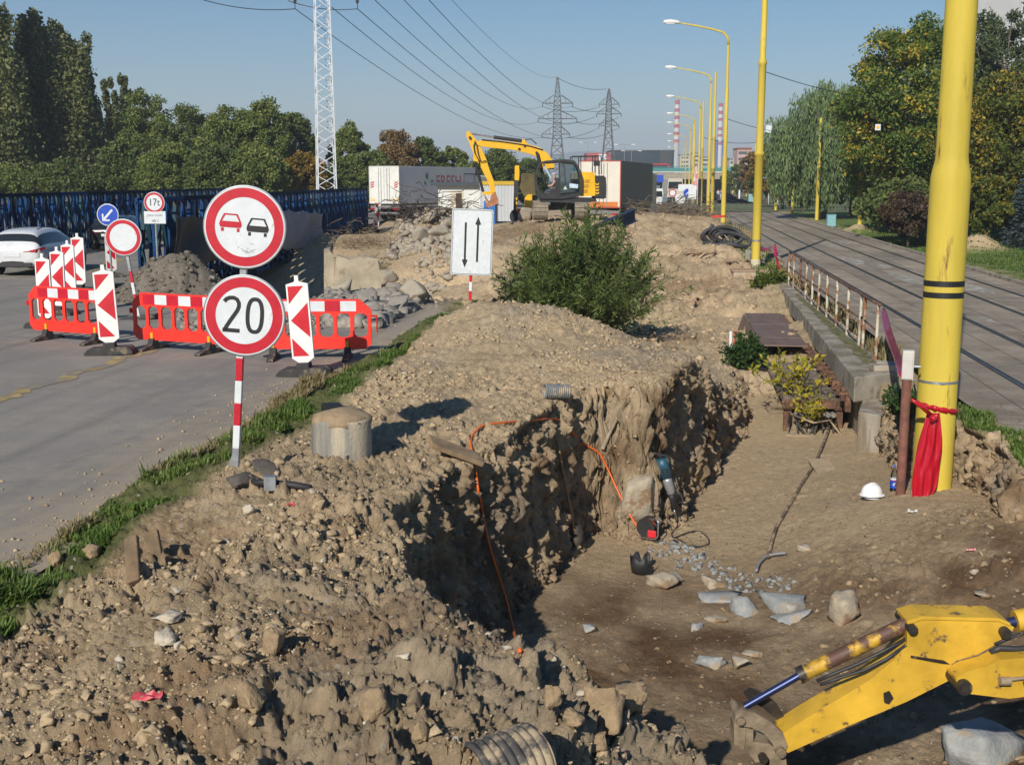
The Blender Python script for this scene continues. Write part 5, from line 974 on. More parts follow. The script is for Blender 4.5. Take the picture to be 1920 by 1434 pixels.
# wood scraps on the slope
wd=MT('splintered_wood',(.36,.245,.145),.85,0,.25,6)
for k,(u,v,n_,lab) in enumerate(((1388,497,12,'heap of splintered boards before the second yellow pole'),(1320,477,8,'crumpled wooden crate remains on the sand slope'),(1300,570,9,'scattered broken bark pieces on the sand slope'))):
    p=T(u,v); mb=MB(); g_=random.Random(k)
    for i in range(n_): mb.box((g_.uniform(-.7,.7),g_.uniform(-.5,.5),.06+.03*i*.4),(g_.uniform(.5,1.1),.09,.03),0,rz=g_.uniform(-.5,.9),ry=g_.uniform(-.35,.2))
    o=mb.build('wood_scraps',wd,loc=p); o.rotation_euler.z=.6; tag(o,lab,'wood scraps')
# small white folding trestle by the lamp
p=G(1369,433,.0); rt=root('trestle',p,'low white metal trestle on the grass by the track','trestle',rz=.2)
mb=MB(); mb.cyl((-.55,0,.32),(.55,0,.36),.04,n=8); mb.build('rail',lw,rt)
for x in (-.5,.5): mb=MB(); mb.cyl((x,-.15,0),(x,0,.33),.03,n=6); mb.cyl((x,.15,0),(x,0,.33),.03,n=6); mb.build('leg',lw,rt)
# marker pegs by the plants
p=T(1369,655); rt=root('marker_peg',p,'thin white and red marker peg by the green plant','peg'); mb=MB(); mb.box((0,0,.2),(.06,.06,.5)); mb.build('white_peg',wht,rt); mb=MB(); mb.box((.12,0,.2),(.05,.05,.4)); mb.box((.12,0,.42),(.06,.06,.06)); mb.build('red_peg',M_RED(),rt)
for i,(u,d,h_) in enumerate(((1381,220,1.6),(1434,170,1.6),(1452,165,1.3))):
    x,y=uat(u,d); mb=MB(); mb.lathe([(.16,0),(.16,h_-.1),(.1,h_),(.001,h_+.02)],12); o=mb.build('bollard',lw,loc=(x,y,0)); tag(o,['white bollard by the blue cabinet','white post left of the middle lawn pole','white post right of the middle lawn pole'][i],'bollard')
for (u,v,d,w_,h_,l) in ((1553,407,88,.62,.85,'pale blue utility cabinet on the lawn by the willow'),(1404,375,190,1.1,1.2,'small far blue cabinet beside the white sign pole')):
    x,y=uat(u,d); rt=root('utility_cabinet',(x,y,0),l,'cabinet',rz=YAW); mb=MB(); mb.box((0,0,h_/2),(w_,.4,h_)); mb.box((0,0,h_+.02),(w_+.06,.46,.05)); mb.build('cabinet_body',MT('pale_blue_paint',(.20,.40,.44),.6,0,.1,5),rt,bevel=.01); mb=MB(); mb.box((0,-.21,h_/2),(w_*.85,.02,h_*.85)); mb.build('cabinet_door',MATS['pale_blue_paint'],rt,bevel=.005)
# ================= BRIDGE, VEHICLES, DIGGERS, BACKGROUND =================
tb=MT('blue_truss_paint',(.012,.055,.16),.85,0,.35,1.2,.1,30,spots=((.10,.06,.04),.25,2),spec=.1); tt=MT('teal_truss_paint',(.016,.055,.075),.55,.1,.25,1.5,spots=((.12,.08,.05),.25,2),spec=.1); td=MT('dark_truss_paint',(.005,.018,.045),.85,0,.3,1.2,spec=.1)
A0,A1=Vector((-14.75,32.0,-.2)),Vector((-20.4,79.,-.2)); Ld=(A1-A0).normalized(); ang=math.atan2(Ld.y,Ld.x)
rt=root('truss_bridge',A0,'long dark blue steel lattice truss bridge behind the dirt heap','bridge',rz=ang)
def panel(mat_i,L=3.05,h=3.1):
    mb=MB()
    for y in (-.22,.22):
        for z in (0.06,.62,h-.06): mb.box((L/2,y,z),(L-.01,.08,.12),0)
        for x in (.06,L*.5,L-.06): mb.box((x,y,h/2),(.09,.07,h-.2),0)
        for x0,x1 in ((0,L/2),(L/2,L)):
            mb.bar((x0,y,.62),((x0+x1)/2,y,h-.1),.10,.10,1); mb.bar(((x0+x1)/2,y,h-.1),(x1,y,.62),.10,.10,1)
            mb.bar((x0,y+.02,h-.1),((x0+x1)/2,y,.62),.05,.05,0); mb.bar(((x0+x1)/2,y,.62),(x1,y+.02,h-.1),.05,.05,0)
            mb.bar((x0,y,.1),((x0+x1)/2,y,.6),.05,.05,0); mb.bar(((x0+x1)/2,y,.6),(x1,y,.1),.05,.05,0)
    for x in (.1,L/2,L-.1): mb.bar((x,-.22,h-.1),(x,.22,h-.1),.06,.06,0); mb.bar((x,-.22,.2),(x,.22,h*.6),.04,.04,1)
    return mb.build('truss_panel',[td,tb] if mat_i else [tb,tt],rt)
p0=panel(1); p1=panel(0); Wd=8.6
first={0:p0,1:p1}; used=set()
for side,off,n in ((0,0,15),(1,Wd,17)):
    for k in range(n):
        t_=1 if (k*7+side*3)%4==0 else 0
        if t_ not in used: o=first[t_]; used.add(t_)
        else: o=dup(first[t_])
        o.location=(k*3.06-(2*3.06 if side else 0),off,0)
mb=MB(); mb.box((24,Wd/2,.42),(47,Wd-.6,.22)); mb.build('deck',MT('dark_bridge_deck',(.05,.05,.05),.9),rt)
for k in range(16): mb=MB(); mb.box((k*3.06,Wd/2,.15),(.3,Wd+.6,.34)); mb.build('cross_beam',td,rt)
for x,m_ in ((-5.5,MT('pale_teal_post',(.16,.34,.36),.55,.1,.25,1.5)),(-1.5,tb)):
    mb=MB()
    for y in (Wd-.2,Wd+1.0): mb.box((x,y,1.7),(.16,.16,3.6))
    if m_ is tb:
        for k in range(3): z=.2+k*1.1; mb.bar((x,Wd-.2,z),(x,Wd+1,z+1.1),.07,.07); mb.bar((x,Wd+1,z),(x,Wd-.2,z+1.1),.07,.07)
    mb.box((x,Wd+.4,3.4),(.16,1.3,.14)); mb.build('end_frame',m_,rt)
def on_truss(u,off=-.5):
    b=math.atan((u-960)/F)-YAW; dx,dy=math.sin(b),math.cos(b); nx,ny=-Ld.y,Ld.x
    ox,oy=A0.x+nx*off,A0.y+ny*off
    s=(ox*dy-oy*dx)/(Ld.y*dx-Ld.x*dy); return Vector((ox+Ld.x*s,oy+Ld.y*s,0))
def zat(p,v): d=FW.dot(p); return W(960,v,d).z
def tarp(name,us,vt,vb,mat,label,off=-.5):
    mb=MB(); nu,nv=26,14; vs=[]
    for i in range(nu):
        u=us[0]+(us[1]-us[0])*i/(nu-1); p=on_truss(u,off); s=i/(nu-1)
        a=vt[0]+(vt[1]-vt[0])*s+5*abs(math.sin(i*.62)); b=vb[0]+(vb[1]-vb[0])*s+2*math.sin(i*1.1); z0,z1=zat(p,a),zat(p,b)
        for j in range(nv): q=j/(nv-1); w_=.14*math.sin(i*.9+q*2)*math.sin(PI*q)+.1*math.sin(i*.37+q*5+1); vs.append((p.x+Ld.y*w_,p.y-Ld.x*w_,z0+(z1-z0)*q))
    mb.add(vs,[(i*nv+j,(i+1)*nv+j,(i+1)*nv+j+1,i*nv+j+1) for i in range(nu-1) for j in range(nv-1)],0,True); o=mb.build(name,mat); o.modifiers.new('s','SOLIDIFY').thickness=.01; return tag(o,label,'tarpaulin')
tarp('tarpaulin',(508,612),(388,398),(468,468),MT('grey_tarpaulin',(.20,.21,.25),.7,0,.15,1.5,.3,6),'grey tarpaulin hanging on the truss right of the no overtaking sign')
tarp('tarpaulin',(328,506),(402,404),(505,470),MT('black_tarpaulin',(.022,.024,.028),.7,0,.25,1.5,.3,6),'black tarpaulin hanging on the truss left of the no overtaking sign',-.55)
# ---- cars
def ring_car(paint,label,loc,rz,name='parked_car',est=True,L=4.5):
    rt=root(name,loc,label,'car',rz=rz)   # +x is forward
    gl=GLASS('dark_car_glass'); st=[]
    # stations: x, half width, z low, z belt, z roof, roof half width
    S_=[(-2.25,.66,.42,.78,.80,.60),(-2.20,.80,.30,.88,.92,.70),(-2.08,.87,.26,.95,1.06,.70),(-1.86,.90,.24,.97,1.33,.62),(-1.55,.91,.22,.97,1.425,.60),(-.9,.91,.22,.96,1.46,.60),(-.2,.91,.22,.95,1.46,.60),(.35,.91,.22,.93,1.40,.58),(.75,.91,.22,.92,1.22,.60),(1.15,.90,.22,.91,.97,.66),(1.5,.89,.23,.87,.90,.66),(1.95,.85,.25,.76,.80,.62),(2.18,.72,.3,.62,.66,.55),(2.25,.55,.4,.52,.54,.45)]
    mb=MB(); vs=[]; n=14
    for x,w_,zl,zb,zr,wr in S_:
        prof=[(-w_*.86,zl),(-w_*.98,zl+.16),(-w_,(zl+zb)/2+.04),(-w_*.97,zb),(-wr-.02,zr-.10*min(1,(zr-zb)*3)),(-wr*.85,zr-.015),(-wr*.35,zr)]
        prof+= [(-a,b) for a,b in prof[::-1]]
        vs+=[(x,a,b) for a,b in prof]
    fs=[];ms=[]
    for i in range(len(S_)-1):
        for j in range(n):
            a,b=i*n+j,i*n+(j+1)%n; c_,d_=(i+1)*n+(j+1)%n,(i+1)*n+j; m_=0
            if j in (3,9) and 2<=i<=8: m_=1
            if j in (4,5,6,7,8) and (i in (2,) ): m_=1
            if j in (5,6,7) and i in (7,8): m_=1
            if j==13: m_=2
            mb.f.append([a,d_,c_,b]); mb.m.append(m_); mb.sm.append(True)
    mb.v=vs; k=len(S_)-1
    mb.f.append(list(range(n))); mb.m.append(0); mb.sm.append(False); mb.f.append([k*n+j for j in range(n)][::-1]); mb.m.append(0); mb.sm.append(False)
    o=mb.build('car_body',[paint,gl,MATS['black_plastic']],rt); o.modifiers.new('ss','SUBSURF').render_levels=1
    tyre=MT('tyre_rubber',(.02,.02,.021),.8,0,.2); rim=MT('alloy_rim',(.35,.36,.37),.35,.8,.1)
    w0=None
    for x in (-1.35,1.32):
        for s in (-1,1):
            mb=MB(); Tm=Matrix.Rotation(PI/2*s,4,'X'); mb.lathe([(.20,-.09),(.30,-.1),(.325,-.05),(.325,.06),(.30,.10),(.20,.10)],24,0,Tm); wo=mb.build('wheel',tyre,rt,loc=(x,s*.80,.325)); mb=MB()
            mb.lathe([(.001,.06),(.205,.07),(.21,.09)],20,0,Matrix.Rotation(-PI/2*s,4,'X')@Matrix.Scale(1,4)); mb.build('rim',rim,wo)
            mb=MB(); mb.cyl((x,s*.78,.36),(x,s*.915,.36),.36,n=24,smooth=False); mb.build('wheel_arch',MATS['black_plastic'],rt)
    tl=MT('red_tail_light',(.32,.01,.015),.2)
    for s in (-1,1):
        mb=MB(); mb.add([(-2.215,s*.36,.80),(-2.21,s*.74,.84),(-1.93,s*.915,.90),(-1.95,s*.915,.83),(-2.22,s*.74,.74),(-2.235,s*.36,.76)],[(0,1,4,5),(1,2,3,4)] if s>0 else [(5,4,1,0),(4,3,2,1)]); o=mb.build('tail_light',tl,rt); o.modifiers.new('s','SOLIDIFY').thickness=.03; o.modifiers['s'].offset=0
        mb=MB(); mb.box((.62,s*1.0,.98),(.12,.18,.12)); mb.build('door_mirror',paint,rt,bevel=.03)
    mb=MB(); mb.box((-2.24,0,.36),(.06,1.2,.14)); mb.build('rear_diffuser',MT('dark_bumper',(.03,.03,.032),.7),rt,bevel=.02); mb=MB(); mb.box((-2.25,0,.66),(.02,.5,.11)); mb.build('number_plate',wht,rt)
    mb=MB(); 
    for s in (-1,1): mb.tube([(-1.7,s*.62,1.43),(-1.2,s*.63,1.49),(.0,s*.63,1.49),(.35,s*.61,1.42)],.016,6)
    mb.build('roof_rail',MATS['black_plastic'],rt)
    for x in (-.55,.38):
        mb=MB()
        for s in (-1,1): mb.box((x,s*.913,.66),(.008,.012,.6))
        mb.build('door_gap',MATS['black_plastic'],rt)
    return rt
silver=MT('silver_car_paint',(.66,.67,.69),.28,.1,.03,2,coat=.6)
ring_car(silver,'silver estate car seen from behind on the left lane',(-20.4,36.3,.455),R(98),'estate_car')
dkc=MT('dark_car_paint',(.012,.014,.018),.25,.1,.05,2,coat=.6); x,y=uat(238,52); ring_car(dkc,'dark car on the bridge behind the blank round sign',(x,y,.46),R(98),'dark_car')
x,y=uat(668,92); ring_car(dkc,'black car behind the bridge end by the white trailer',(x,y,.46),R(100),'dark_car')
# ---- trailers
def lorry(label,loc,rz,sidem,rearm,L=13.4):
    rt=root('lorry',loc,label,'lorry',rz=rz)  # +y forward, rear at y=0
    mb=MB(); mb.box((0,L/2,2.6),(2.5,L,2.75)); mb.build('cargo_box',sidem,rt,bevel=.02)
    for s in (-1,1):
        mb=MB(); mb.box((s*.62,-.02,2.6),(1.2,.04,2.66)); o=mb.build('rear_door',rearm,rt,bevel=.01); mb=MB()
        for q in (.25,.45): mb.cyl((s*q,-.06,1.35),(s*q,-.06,3.85),.02,n=6)
        mb.build('lock_bar',M_GALV(),o)
    mb=MB(); 
    for a,b in (((0,-.035,3.95),(2.5,.03,.06)),((-1.24,-.035,2.6),(.06,.03,2.7)),((1.24,-.035,2.6),(.06,.03,2.7)),((0,-.035,1.27),(2.5,.03,.08))): mb.box(a,b)
    mb.build('rear_frame',MT('lorry_frame_red' if sidem.name!='trailer_side_grey' else 'lorry_frame_grey',(.35,.06,.04) if sidem.name!='trailer_side_grey' else (.5,.5,.5),.6),rt)
    mb=MB(); mb.box((0,L/2,1.12),(.9,L-.3,.18)); mb.box((0,.05,.98),(2.4,.12,.2)); mb.box((0,.12,.55),(2.3,.1,.12)); mb.build('chassis',MT('chassis_grey',(.16,.16,.16),.7),rt)
    for s in (-1,1):
        mb=MB(); mb.box((s*.95,-.03,.85),(.45,.05,.14)); mb.build('tail_lamp',MT('red_tail_light',(.32,.01,.015),.2),rt)
        for y in (1.8,3.1,4.4,L-2):
            mb=MB(); mb.lathe([(.2,-.15),(.45,-.16),(.5,-.1),(.5,.1),(.45,.16),(.2,.16)],20,0,Matrix.Rotation(PI/2,4,'Y')); mb.build('wheel',MATS['tyre_rubber'],rt,loc=(s*1.02,y,.5))
    mb=MB(); mb.box((0,L+1.3,1.9),(2.45,2.3,2.9)); mb.build('cab',rearm,rt,bevel=.15)
    return rt
tg=MT('trailer_side_grey',(.55,.58,.62),.45,0,.06,.6); tw=MT('trailer_white_door',(.62,.62,.58),.5,0,.08,2,spots=((.4,.36,.3),.2,3)); tdk=MT('trailer_side_dark',(.14,.155,.17),.5,0,.1,.6)
x,y=uat(724,88); r1=lorry('grey sided white lorry with green leaf and red lettering','',0,tg,tw) if False else lorry('white lorry with grey side, green leaf and red lettering',(x,y,.45),YAW-R(23),tg,tw)
mb=MB(); 
for s in (-1,1):
    for k in range(3): mb.prism([(s*1.0-.14,2.35+.16*k),(s*1.0+.14,2.47+.16*k),(s*1.0+.14,2.56+.16*k),(s*1.0-.14,2.44+.16*k)],.01,y0=-.047)
mb.build('red_stripes',M_RED(),r1); mb=MB()
for s in (-1,1):
    for k in range(2): mb.box((s*.95+k*.2-.1,-.047,1.5),(.14,.01,.16))
mb.build('yellow_marks',MATS['yellow_plastic'],r1)
grn=MT('green_print',(.03,.22,.12),.5,0,.1); mb=MB(); X0=1.258
for c_,a_,s_ in (((4.5,2.95),.6,.62),((5.0,2.75),-.5,.42),((4.35,2.55),1.1,.4)):
    pts=[]
    for i in range(13): t_=i/12; pts.append((t_,.28*math.sin(PI*t_)))
    pts+= [(1-i/12,-.2*math.sin(PI*i/12)) for i in range(1,12)]
    ca,sa=math.cos(a_+PI/2*0+1.2),math.sin(a_+1.2*0+.6); th_=a_+1.0; ca,sa=math.cos(th_),math.sin(th_)
    mb.add([(X0,c_[0]+s_*1.7*(a*ca-b*sa),c_[1]+s_*(a*sa+b*ca)) for a,b in pts],[tuple(range(len(pts)))])
mb.build('leaf_logo',grn,r1); vs,fs=text_mesh('FRESH',1.35); mb=MB(); mb.add([(X0,8.3+v[0]*1.25,2.8+v[1]) for v in vs],fs); mb.build('red_lettering',M_RED(),r1)
mb=MB()
for a,b in (((X0,12.1,3.45),(.02,2.1,.1)),((X0,11.1,3.1),(.02,.1,.7)),((X0,13.1,3.1),(.02,.1,.7))): mb.box(a,b)
mb.build('side_frame_print',MT('grey_print',(.10,.11,.13),.5),r1)
x,y=uat(1122,70); r2=lorry('dark grey sided lorry with cream rear doors behind the excavator',(x,y,.55),YAW-R(14.7),tdk,MT('cream_door',(.60,.57,.49),.5,0,.06,2))
mb=MB(); mb.box((0,-.06,1.45),(2.2,.02,.28)); mb.build('orange_marker_board',MT('orange_board',(.55,.16,.02),.5),r2)
# ---- site hut, container
d=80; pf=PF(864,400,d); rt=root('site_hut',pf.O,'white site hut with flat dark roof and open brown doorway','hut',rz=YAW)
L_=pf.L; (xa,z0),(xb,z1)=pf(822,402),pf(915,348)
mb=MB(); mb.box(((xa+xb)/2,1.6,(z0+z1)/2-.3),(xb-xa,3.2,z1-z0+.6)); mb.build('wall',MT('white_cladding',(.60,.61,.59),.6,0,.06,1,streak=True),rt)
mb=MB(); mb.box(((xa+xb)/2-.1,1.5,z1+.12),(xb-xa+.7,3.9,.24)); mb.build('roof',MT('dark_roof_edge',(.04,.055,.07),.7),rt)
(xc,zc),(xd,zd)=pf(846,400),pf(868,358); mb=MB(); mb.box(((xc+xd)/2,-.02,(zc+zd)/2),(xd-xc,.06,zd-zc)); dr=mb.build('door_frame',MT('cream_frame',(.55,.50,.38),.6),rt); mb=MB(); mb.box(((xc+xd)/2+.12,-.035,(zc+zd)/2-.06),(xd-xc-.4,.06,zd-zc-.2)); mb.build('doorway',MT('dark_brown_door',(.05,.03,.02),.7),dr)
pf=PF(935,410,77); rt=root('container',pf.O,'light grey site container with a yellow top edge behind the digger bucket','container',rz=YAW)
(xa,z0),(xb,z1)=pf(900,415),pf(968,347); mb=MB(); n=22
for i in range(n): mb.box((xa+(xb-xa)*(i+.5)/n,1.2+(.03 if i%2 else 0),(z0+z1)/2),((xb-xa)/n-.001,2.4,z1-z0))
mb.build('container_wall',MT('grey_cladding',(.45,.47,.49),.55,0,.08,1,streak=True),rt); mb=MB(); mb.box(((xa+xb)/2,1.2,z1+.12),(xb-xa+.1,2.5,.24)); mb.build('yellow_edge',MT('ochre_edge',(.5,.33,.02),.6),rt)
p=W(918,395,76.5); rt=root('blue_cabin',(p.x,p.y,.3),'small blue portable cabin mostly hidden behind the digger bucket','cabin',rz=YAW); mb=MB(); mb.box((0,.5,.9),(.75,.8,1.8)); mb.build('cabin_wall',MT('blue_cabin_plastic',(.02,.13,.40),.5),rt,bevel=.03); mb=MB(); mb.box((0,.5,1.83),(.8,.86,.08)); mb.build('cabin_roof',wht,rt)
# ---- excavator
ex=lambda pts:[(850+a/4.923,220+b/4.923) for a,b in pts]
pf=PF(1055,411,62.5); rt=root('excavator',pf.O,'large yellow tracked excavator with raised boom and a driver in the cab','excavator',rz=YAW)
yx=MT('excavator_yellow',(.72,.40,.008),.38,0,.08,2,spots=((.3,.17,.05),.12,3)); bx=MT('excavator_black',(.02,.02,.022),.45,0,.2,4); trk=MT('dusty_track_steel',(.25,.21,.155),.8,.2,.2,5,.3,30)
def ep(name,pts,dep,mat,y0,bev=.03,par=None): mb=MB(); mb.prism(pf.L(ex(pts)),dep,y0=y0); return mb.build(name,mat,par or rt,bevel=bev)
def ec(name,p,q,r,mat,y0): a=pf(*ex([p])[0]); b=pf(*ex([q])[0]); mb=MB(); mb.cyl((a[0],y0,a[1]),(b[0],y0,b[1]),r,n=12); return mb.build(name,mat,rt)
YB=.75
ep('boom',[(218,222),(260,205),(440,214),(640,238),(700,250),(800,278),(870,330),(935,420),(935,480),(830,480),(800,400),(780,370),(720,340),(560,300),(260,270),(215,250)],.5,yx,YB)
ep('boom_lug',[(630,240),(640,200),(655,198),(700,252)],.2,yx,YB)
ep('stick',[(118,130),(140,124),(165,150),(215,215),(262,300),(300,380),(330,480),(375,600),(385,690),(345,700),(320,600),(250,460),(220,410),(180,400),(180,330),(130,200),(115,170)],.36,yx,YB)
ec('stick_cylinder_rod',(150,146),(375,182),.045,MT('bright_rod',(.6,.55,.58),.2,.9),YB); ec('stick_cylinder_barrel',(370,180),(635,215),.09,bx,YB)
ec('bucket_cylinder',(200,425),(272,690),.075,bx,YB)
ec('boom_cylinder',(775,330),(850,620),.08,bx,YB-.4)
ep('bucket_link',[(262,700),(270,690),(345,685),(385,690),(390,712),(275,720)],.3,yx,YB,.02)
ep('bucket',[(285,720),(330,790),(350,715),(385,690),(415,780),(412,800),(310,838),(300,800)],1.1,MT('rust_orange_bucket',(.42,.17,.07),.6,.2,.25,3,spots=((.35,.3,.25),.4,3)),YB,.02)
mb=MB()
for pts in ([(200,215),(185,260),(195,330),(230,390),(240,440)],[(210,240),(225,330),(250,410),(300,400)],[(660,205),(720,200),(770,245)],[(260,205),(440,222),(640,250),(700,262),(830,300)]):
    mb.tube([(a,YB-.28,b) for a,b in pf.L(ex(pts))],.03,6)
mb.build('hydraulic_hose',bx,rt)
mb=MB()
for p in ((610,292),(770,325),(150,185),(660,262)): mb=MB(); a=pf(*ex([p])[0]); mb.cyl((a[0],YB-.3,a[1]),(a[0],YB+.3,a[1]),.07,n=12); mb.build('pivot_pin',bx,rt)
# cab: frame, glass, seat, driver
cabp=[(790,432),(850,415),(970,405),(1100,414),(1140,470),(1168,560),(1165,700),(1120,725),(975,742),(800,738),(762,640),(755,540)]
def frame(name,poly,w_,dep,mat,y0):
    P_=pf.L(ex(poly)); mb=MB()
    for a,b in zip(P_,P_[1:]+P_[:1]): mb.bar((a[0],y0,a[1]),(b[0],y0,b[1]),dep,w_,0,up=(0,1,0))
    return mb.build(name,mat,rt)
for y in (-1.35,-.12): frame('cab_frame',cabp,.11,.11,bx,y)
P_=pf.L(ex(cabp)); mb=MB()
for i in (1,2,3): mb.bar((P_[i][0],-1.35,P_[i][1]),(P_[i][0],-.12,P_[i][1]),.1,.1)
a=pf(*ex([(970,412)])[0]); b=pf(*ex([(975,738)])[0]); mb.bar((a[0],-1.35,a[1]),(b[0],-1.35,b[1]),.09,.1,up=(0,1,0)); mb.build('cab_post',bx,rt)
ep('cab_roof',[(800,432),(850,412),(970,402),(1100,412),(1125,440),(1110,440),(960,424),(860,432)],1.25,bx,-.73,.02)
ep('cab_floor',[(765,690),(800,738),(975,742),(1120,725),(1165,690),(1165,660),(1140,640),(1120,690),(970,700),(800,700)],1.25,bx,-.73,.02)
gls=GLASS('cab_glass',(.62,.68,.70),trans=1); ep('door_glass',[(982,425),(1095,432),(1132,480),(1155,560),(1152,690),(982,720)],.01,gls,-1.36,0)
ep('seat',[(925,560),(975,560),(985,700),(890,700),(890,665),(930,655)],.5,bx,-.8,.04); ep('seat_belt',[(935,640),(945,640),(940,700),(928,700)],.04,MATS['yellow_plastic'],-1.02,.0)
ep('window_brace',[(820,440),(835,436),(900,560),(885,566)],.04,MT('pale_blue_glass',(.3,.45,.55),.1),-1.2,0)
ep('sticker',[(1005,665),(1022,632),(1040,665)],.012,MT('mint_sticker',(.4,.6,.5),.6),-1.372,0); ep('paper',[(1060,610),(1140,620),(1135,655),(1062,650)],.012,MT('blue_white_paper',(.45,.6,.68),.6),-1.372,0)
# body
ep('upper_deck',[(775,735),(1300,745),(1310,775),(1100,790),(800,775)],2.6,bx,0,.04)
ep('engine_cover',[(1165,515),(1288,512),(1300,600),(1300,722),(1160,728)],2.5,yx,.1,.05)
ep('counterweight',[(1292,540),(1370,540),(1392,556),(1397,640),(1394,742),(1370,752),(1296,748)],2.5,bx,.1,.08)
for k in range(4):
    z=605+k*27; ep('chevron',[(1296,z),(1313,z+12),(1330,z),(1330,z+13),(1313,z+25),(1296,z+13)],.02,yx,-1.165,0)
vent=MT('ochre_vent',(.42,.22,.01),.6)
for k in range(3): ep('vent',[(1195-12*k+8,575+45*k),(1245-8*k,575+45*k),(1240-8*k,605+45*k),(1187-12*k+8,605+45*k)],.02,vent,-1.16,0)
def rails(lines,r,y0s,mat):
    mb=MB()
    for y in y0s:
        for p,q in lines: a=pf(*ex([p])[0]); b=pf(*ex([q])[0]); mb.cyl((a[0],y,a[1]),(b[0],y,b[1]),r,n=6)
    return mb.build('guard_rail',mat,rt)
rails([((1085,365),(1350,360)),((1085,365),(1090,420)),((1165,368),(1168,512)),((1295,362),(1295,512)),((1350,360),(1355,530)),((975,395),(1065,398)),((1065,398),(1068,420))],.025,(-1.0,.9),bx)
ep('exhaust_box',[(1300,400),(1350,400),(1355,450),(1300,450)],.4,bx,.3,.04); ep('roof_beacon',[(975,378),(990,375),(995,398),(970,398)],.15,MT('green_beacon',(.02,.2,.06),.4),-.7,.02)
ep('cover_top',[(1170,505),(1290,510),(1290,540),(1168,540)],2.4,yx,.12,.03)
ep('turntable',[(895,770),(1110,778),(1100,830),(905,825)],1.4,bx,.2,.02); ep('track_frame',[(860,812),(1110,812),(1110,850),(860,855)],1.2,MT('dark_dusty_steel',(.09,.075,.06),.7,.3),.2,.02)
def track(u0,u1,zt,zb):
    (xa,za),(xb,zb_)=pf(*ex([(u0,zb)])[0]),pf(*ex([(u1,zt)])[0]); h=zb_-za; r=h/2; Ln=3.9
    path=[]; n=44; per=2*(Ln-h)+2*PI*r
    mb=MB()
    for k in range(n):
        s=per*k/n
        if s<Ln-h: y,z,an=-(Ln-h)/2+s,h,0
        elif s<Ln-h+PI*r: a=(s-(Ln-h))/r; y,z,an=(Ln-h)/2+r*math.sin(a),r+r*math.cos(a),-a
        elif s<2*(Ln-h)+PI*r: y,z,an=(Ln-h)/2-(s-(Ln-h)-PI*r),0,PI
        else: a=(s-2*(Ln-h)-PI*r)/r; y,z,an=-(Ln-h)/2-r*math.sin(a),r-r*math.cos(a),PI-a
        mb.box(((xa+xb)/2,y+.3,za+z),(xb-xa,per/n*.92,.05),0,rx=an); mb.box(((xa+xb)/2,y+.3-.0,za+z+ (0.03 if an==0 else 0)),(xb-xa,.03,.06),0,rx=an)
    mb.box(((xa+xb)/2,.3,za+r),((xb-xa)*.6,Ln-h+.3,h*.75),1); return mb.build('track',[trk,bx],rt)
track(735,868,785,938); track(1106,1246,785,932)
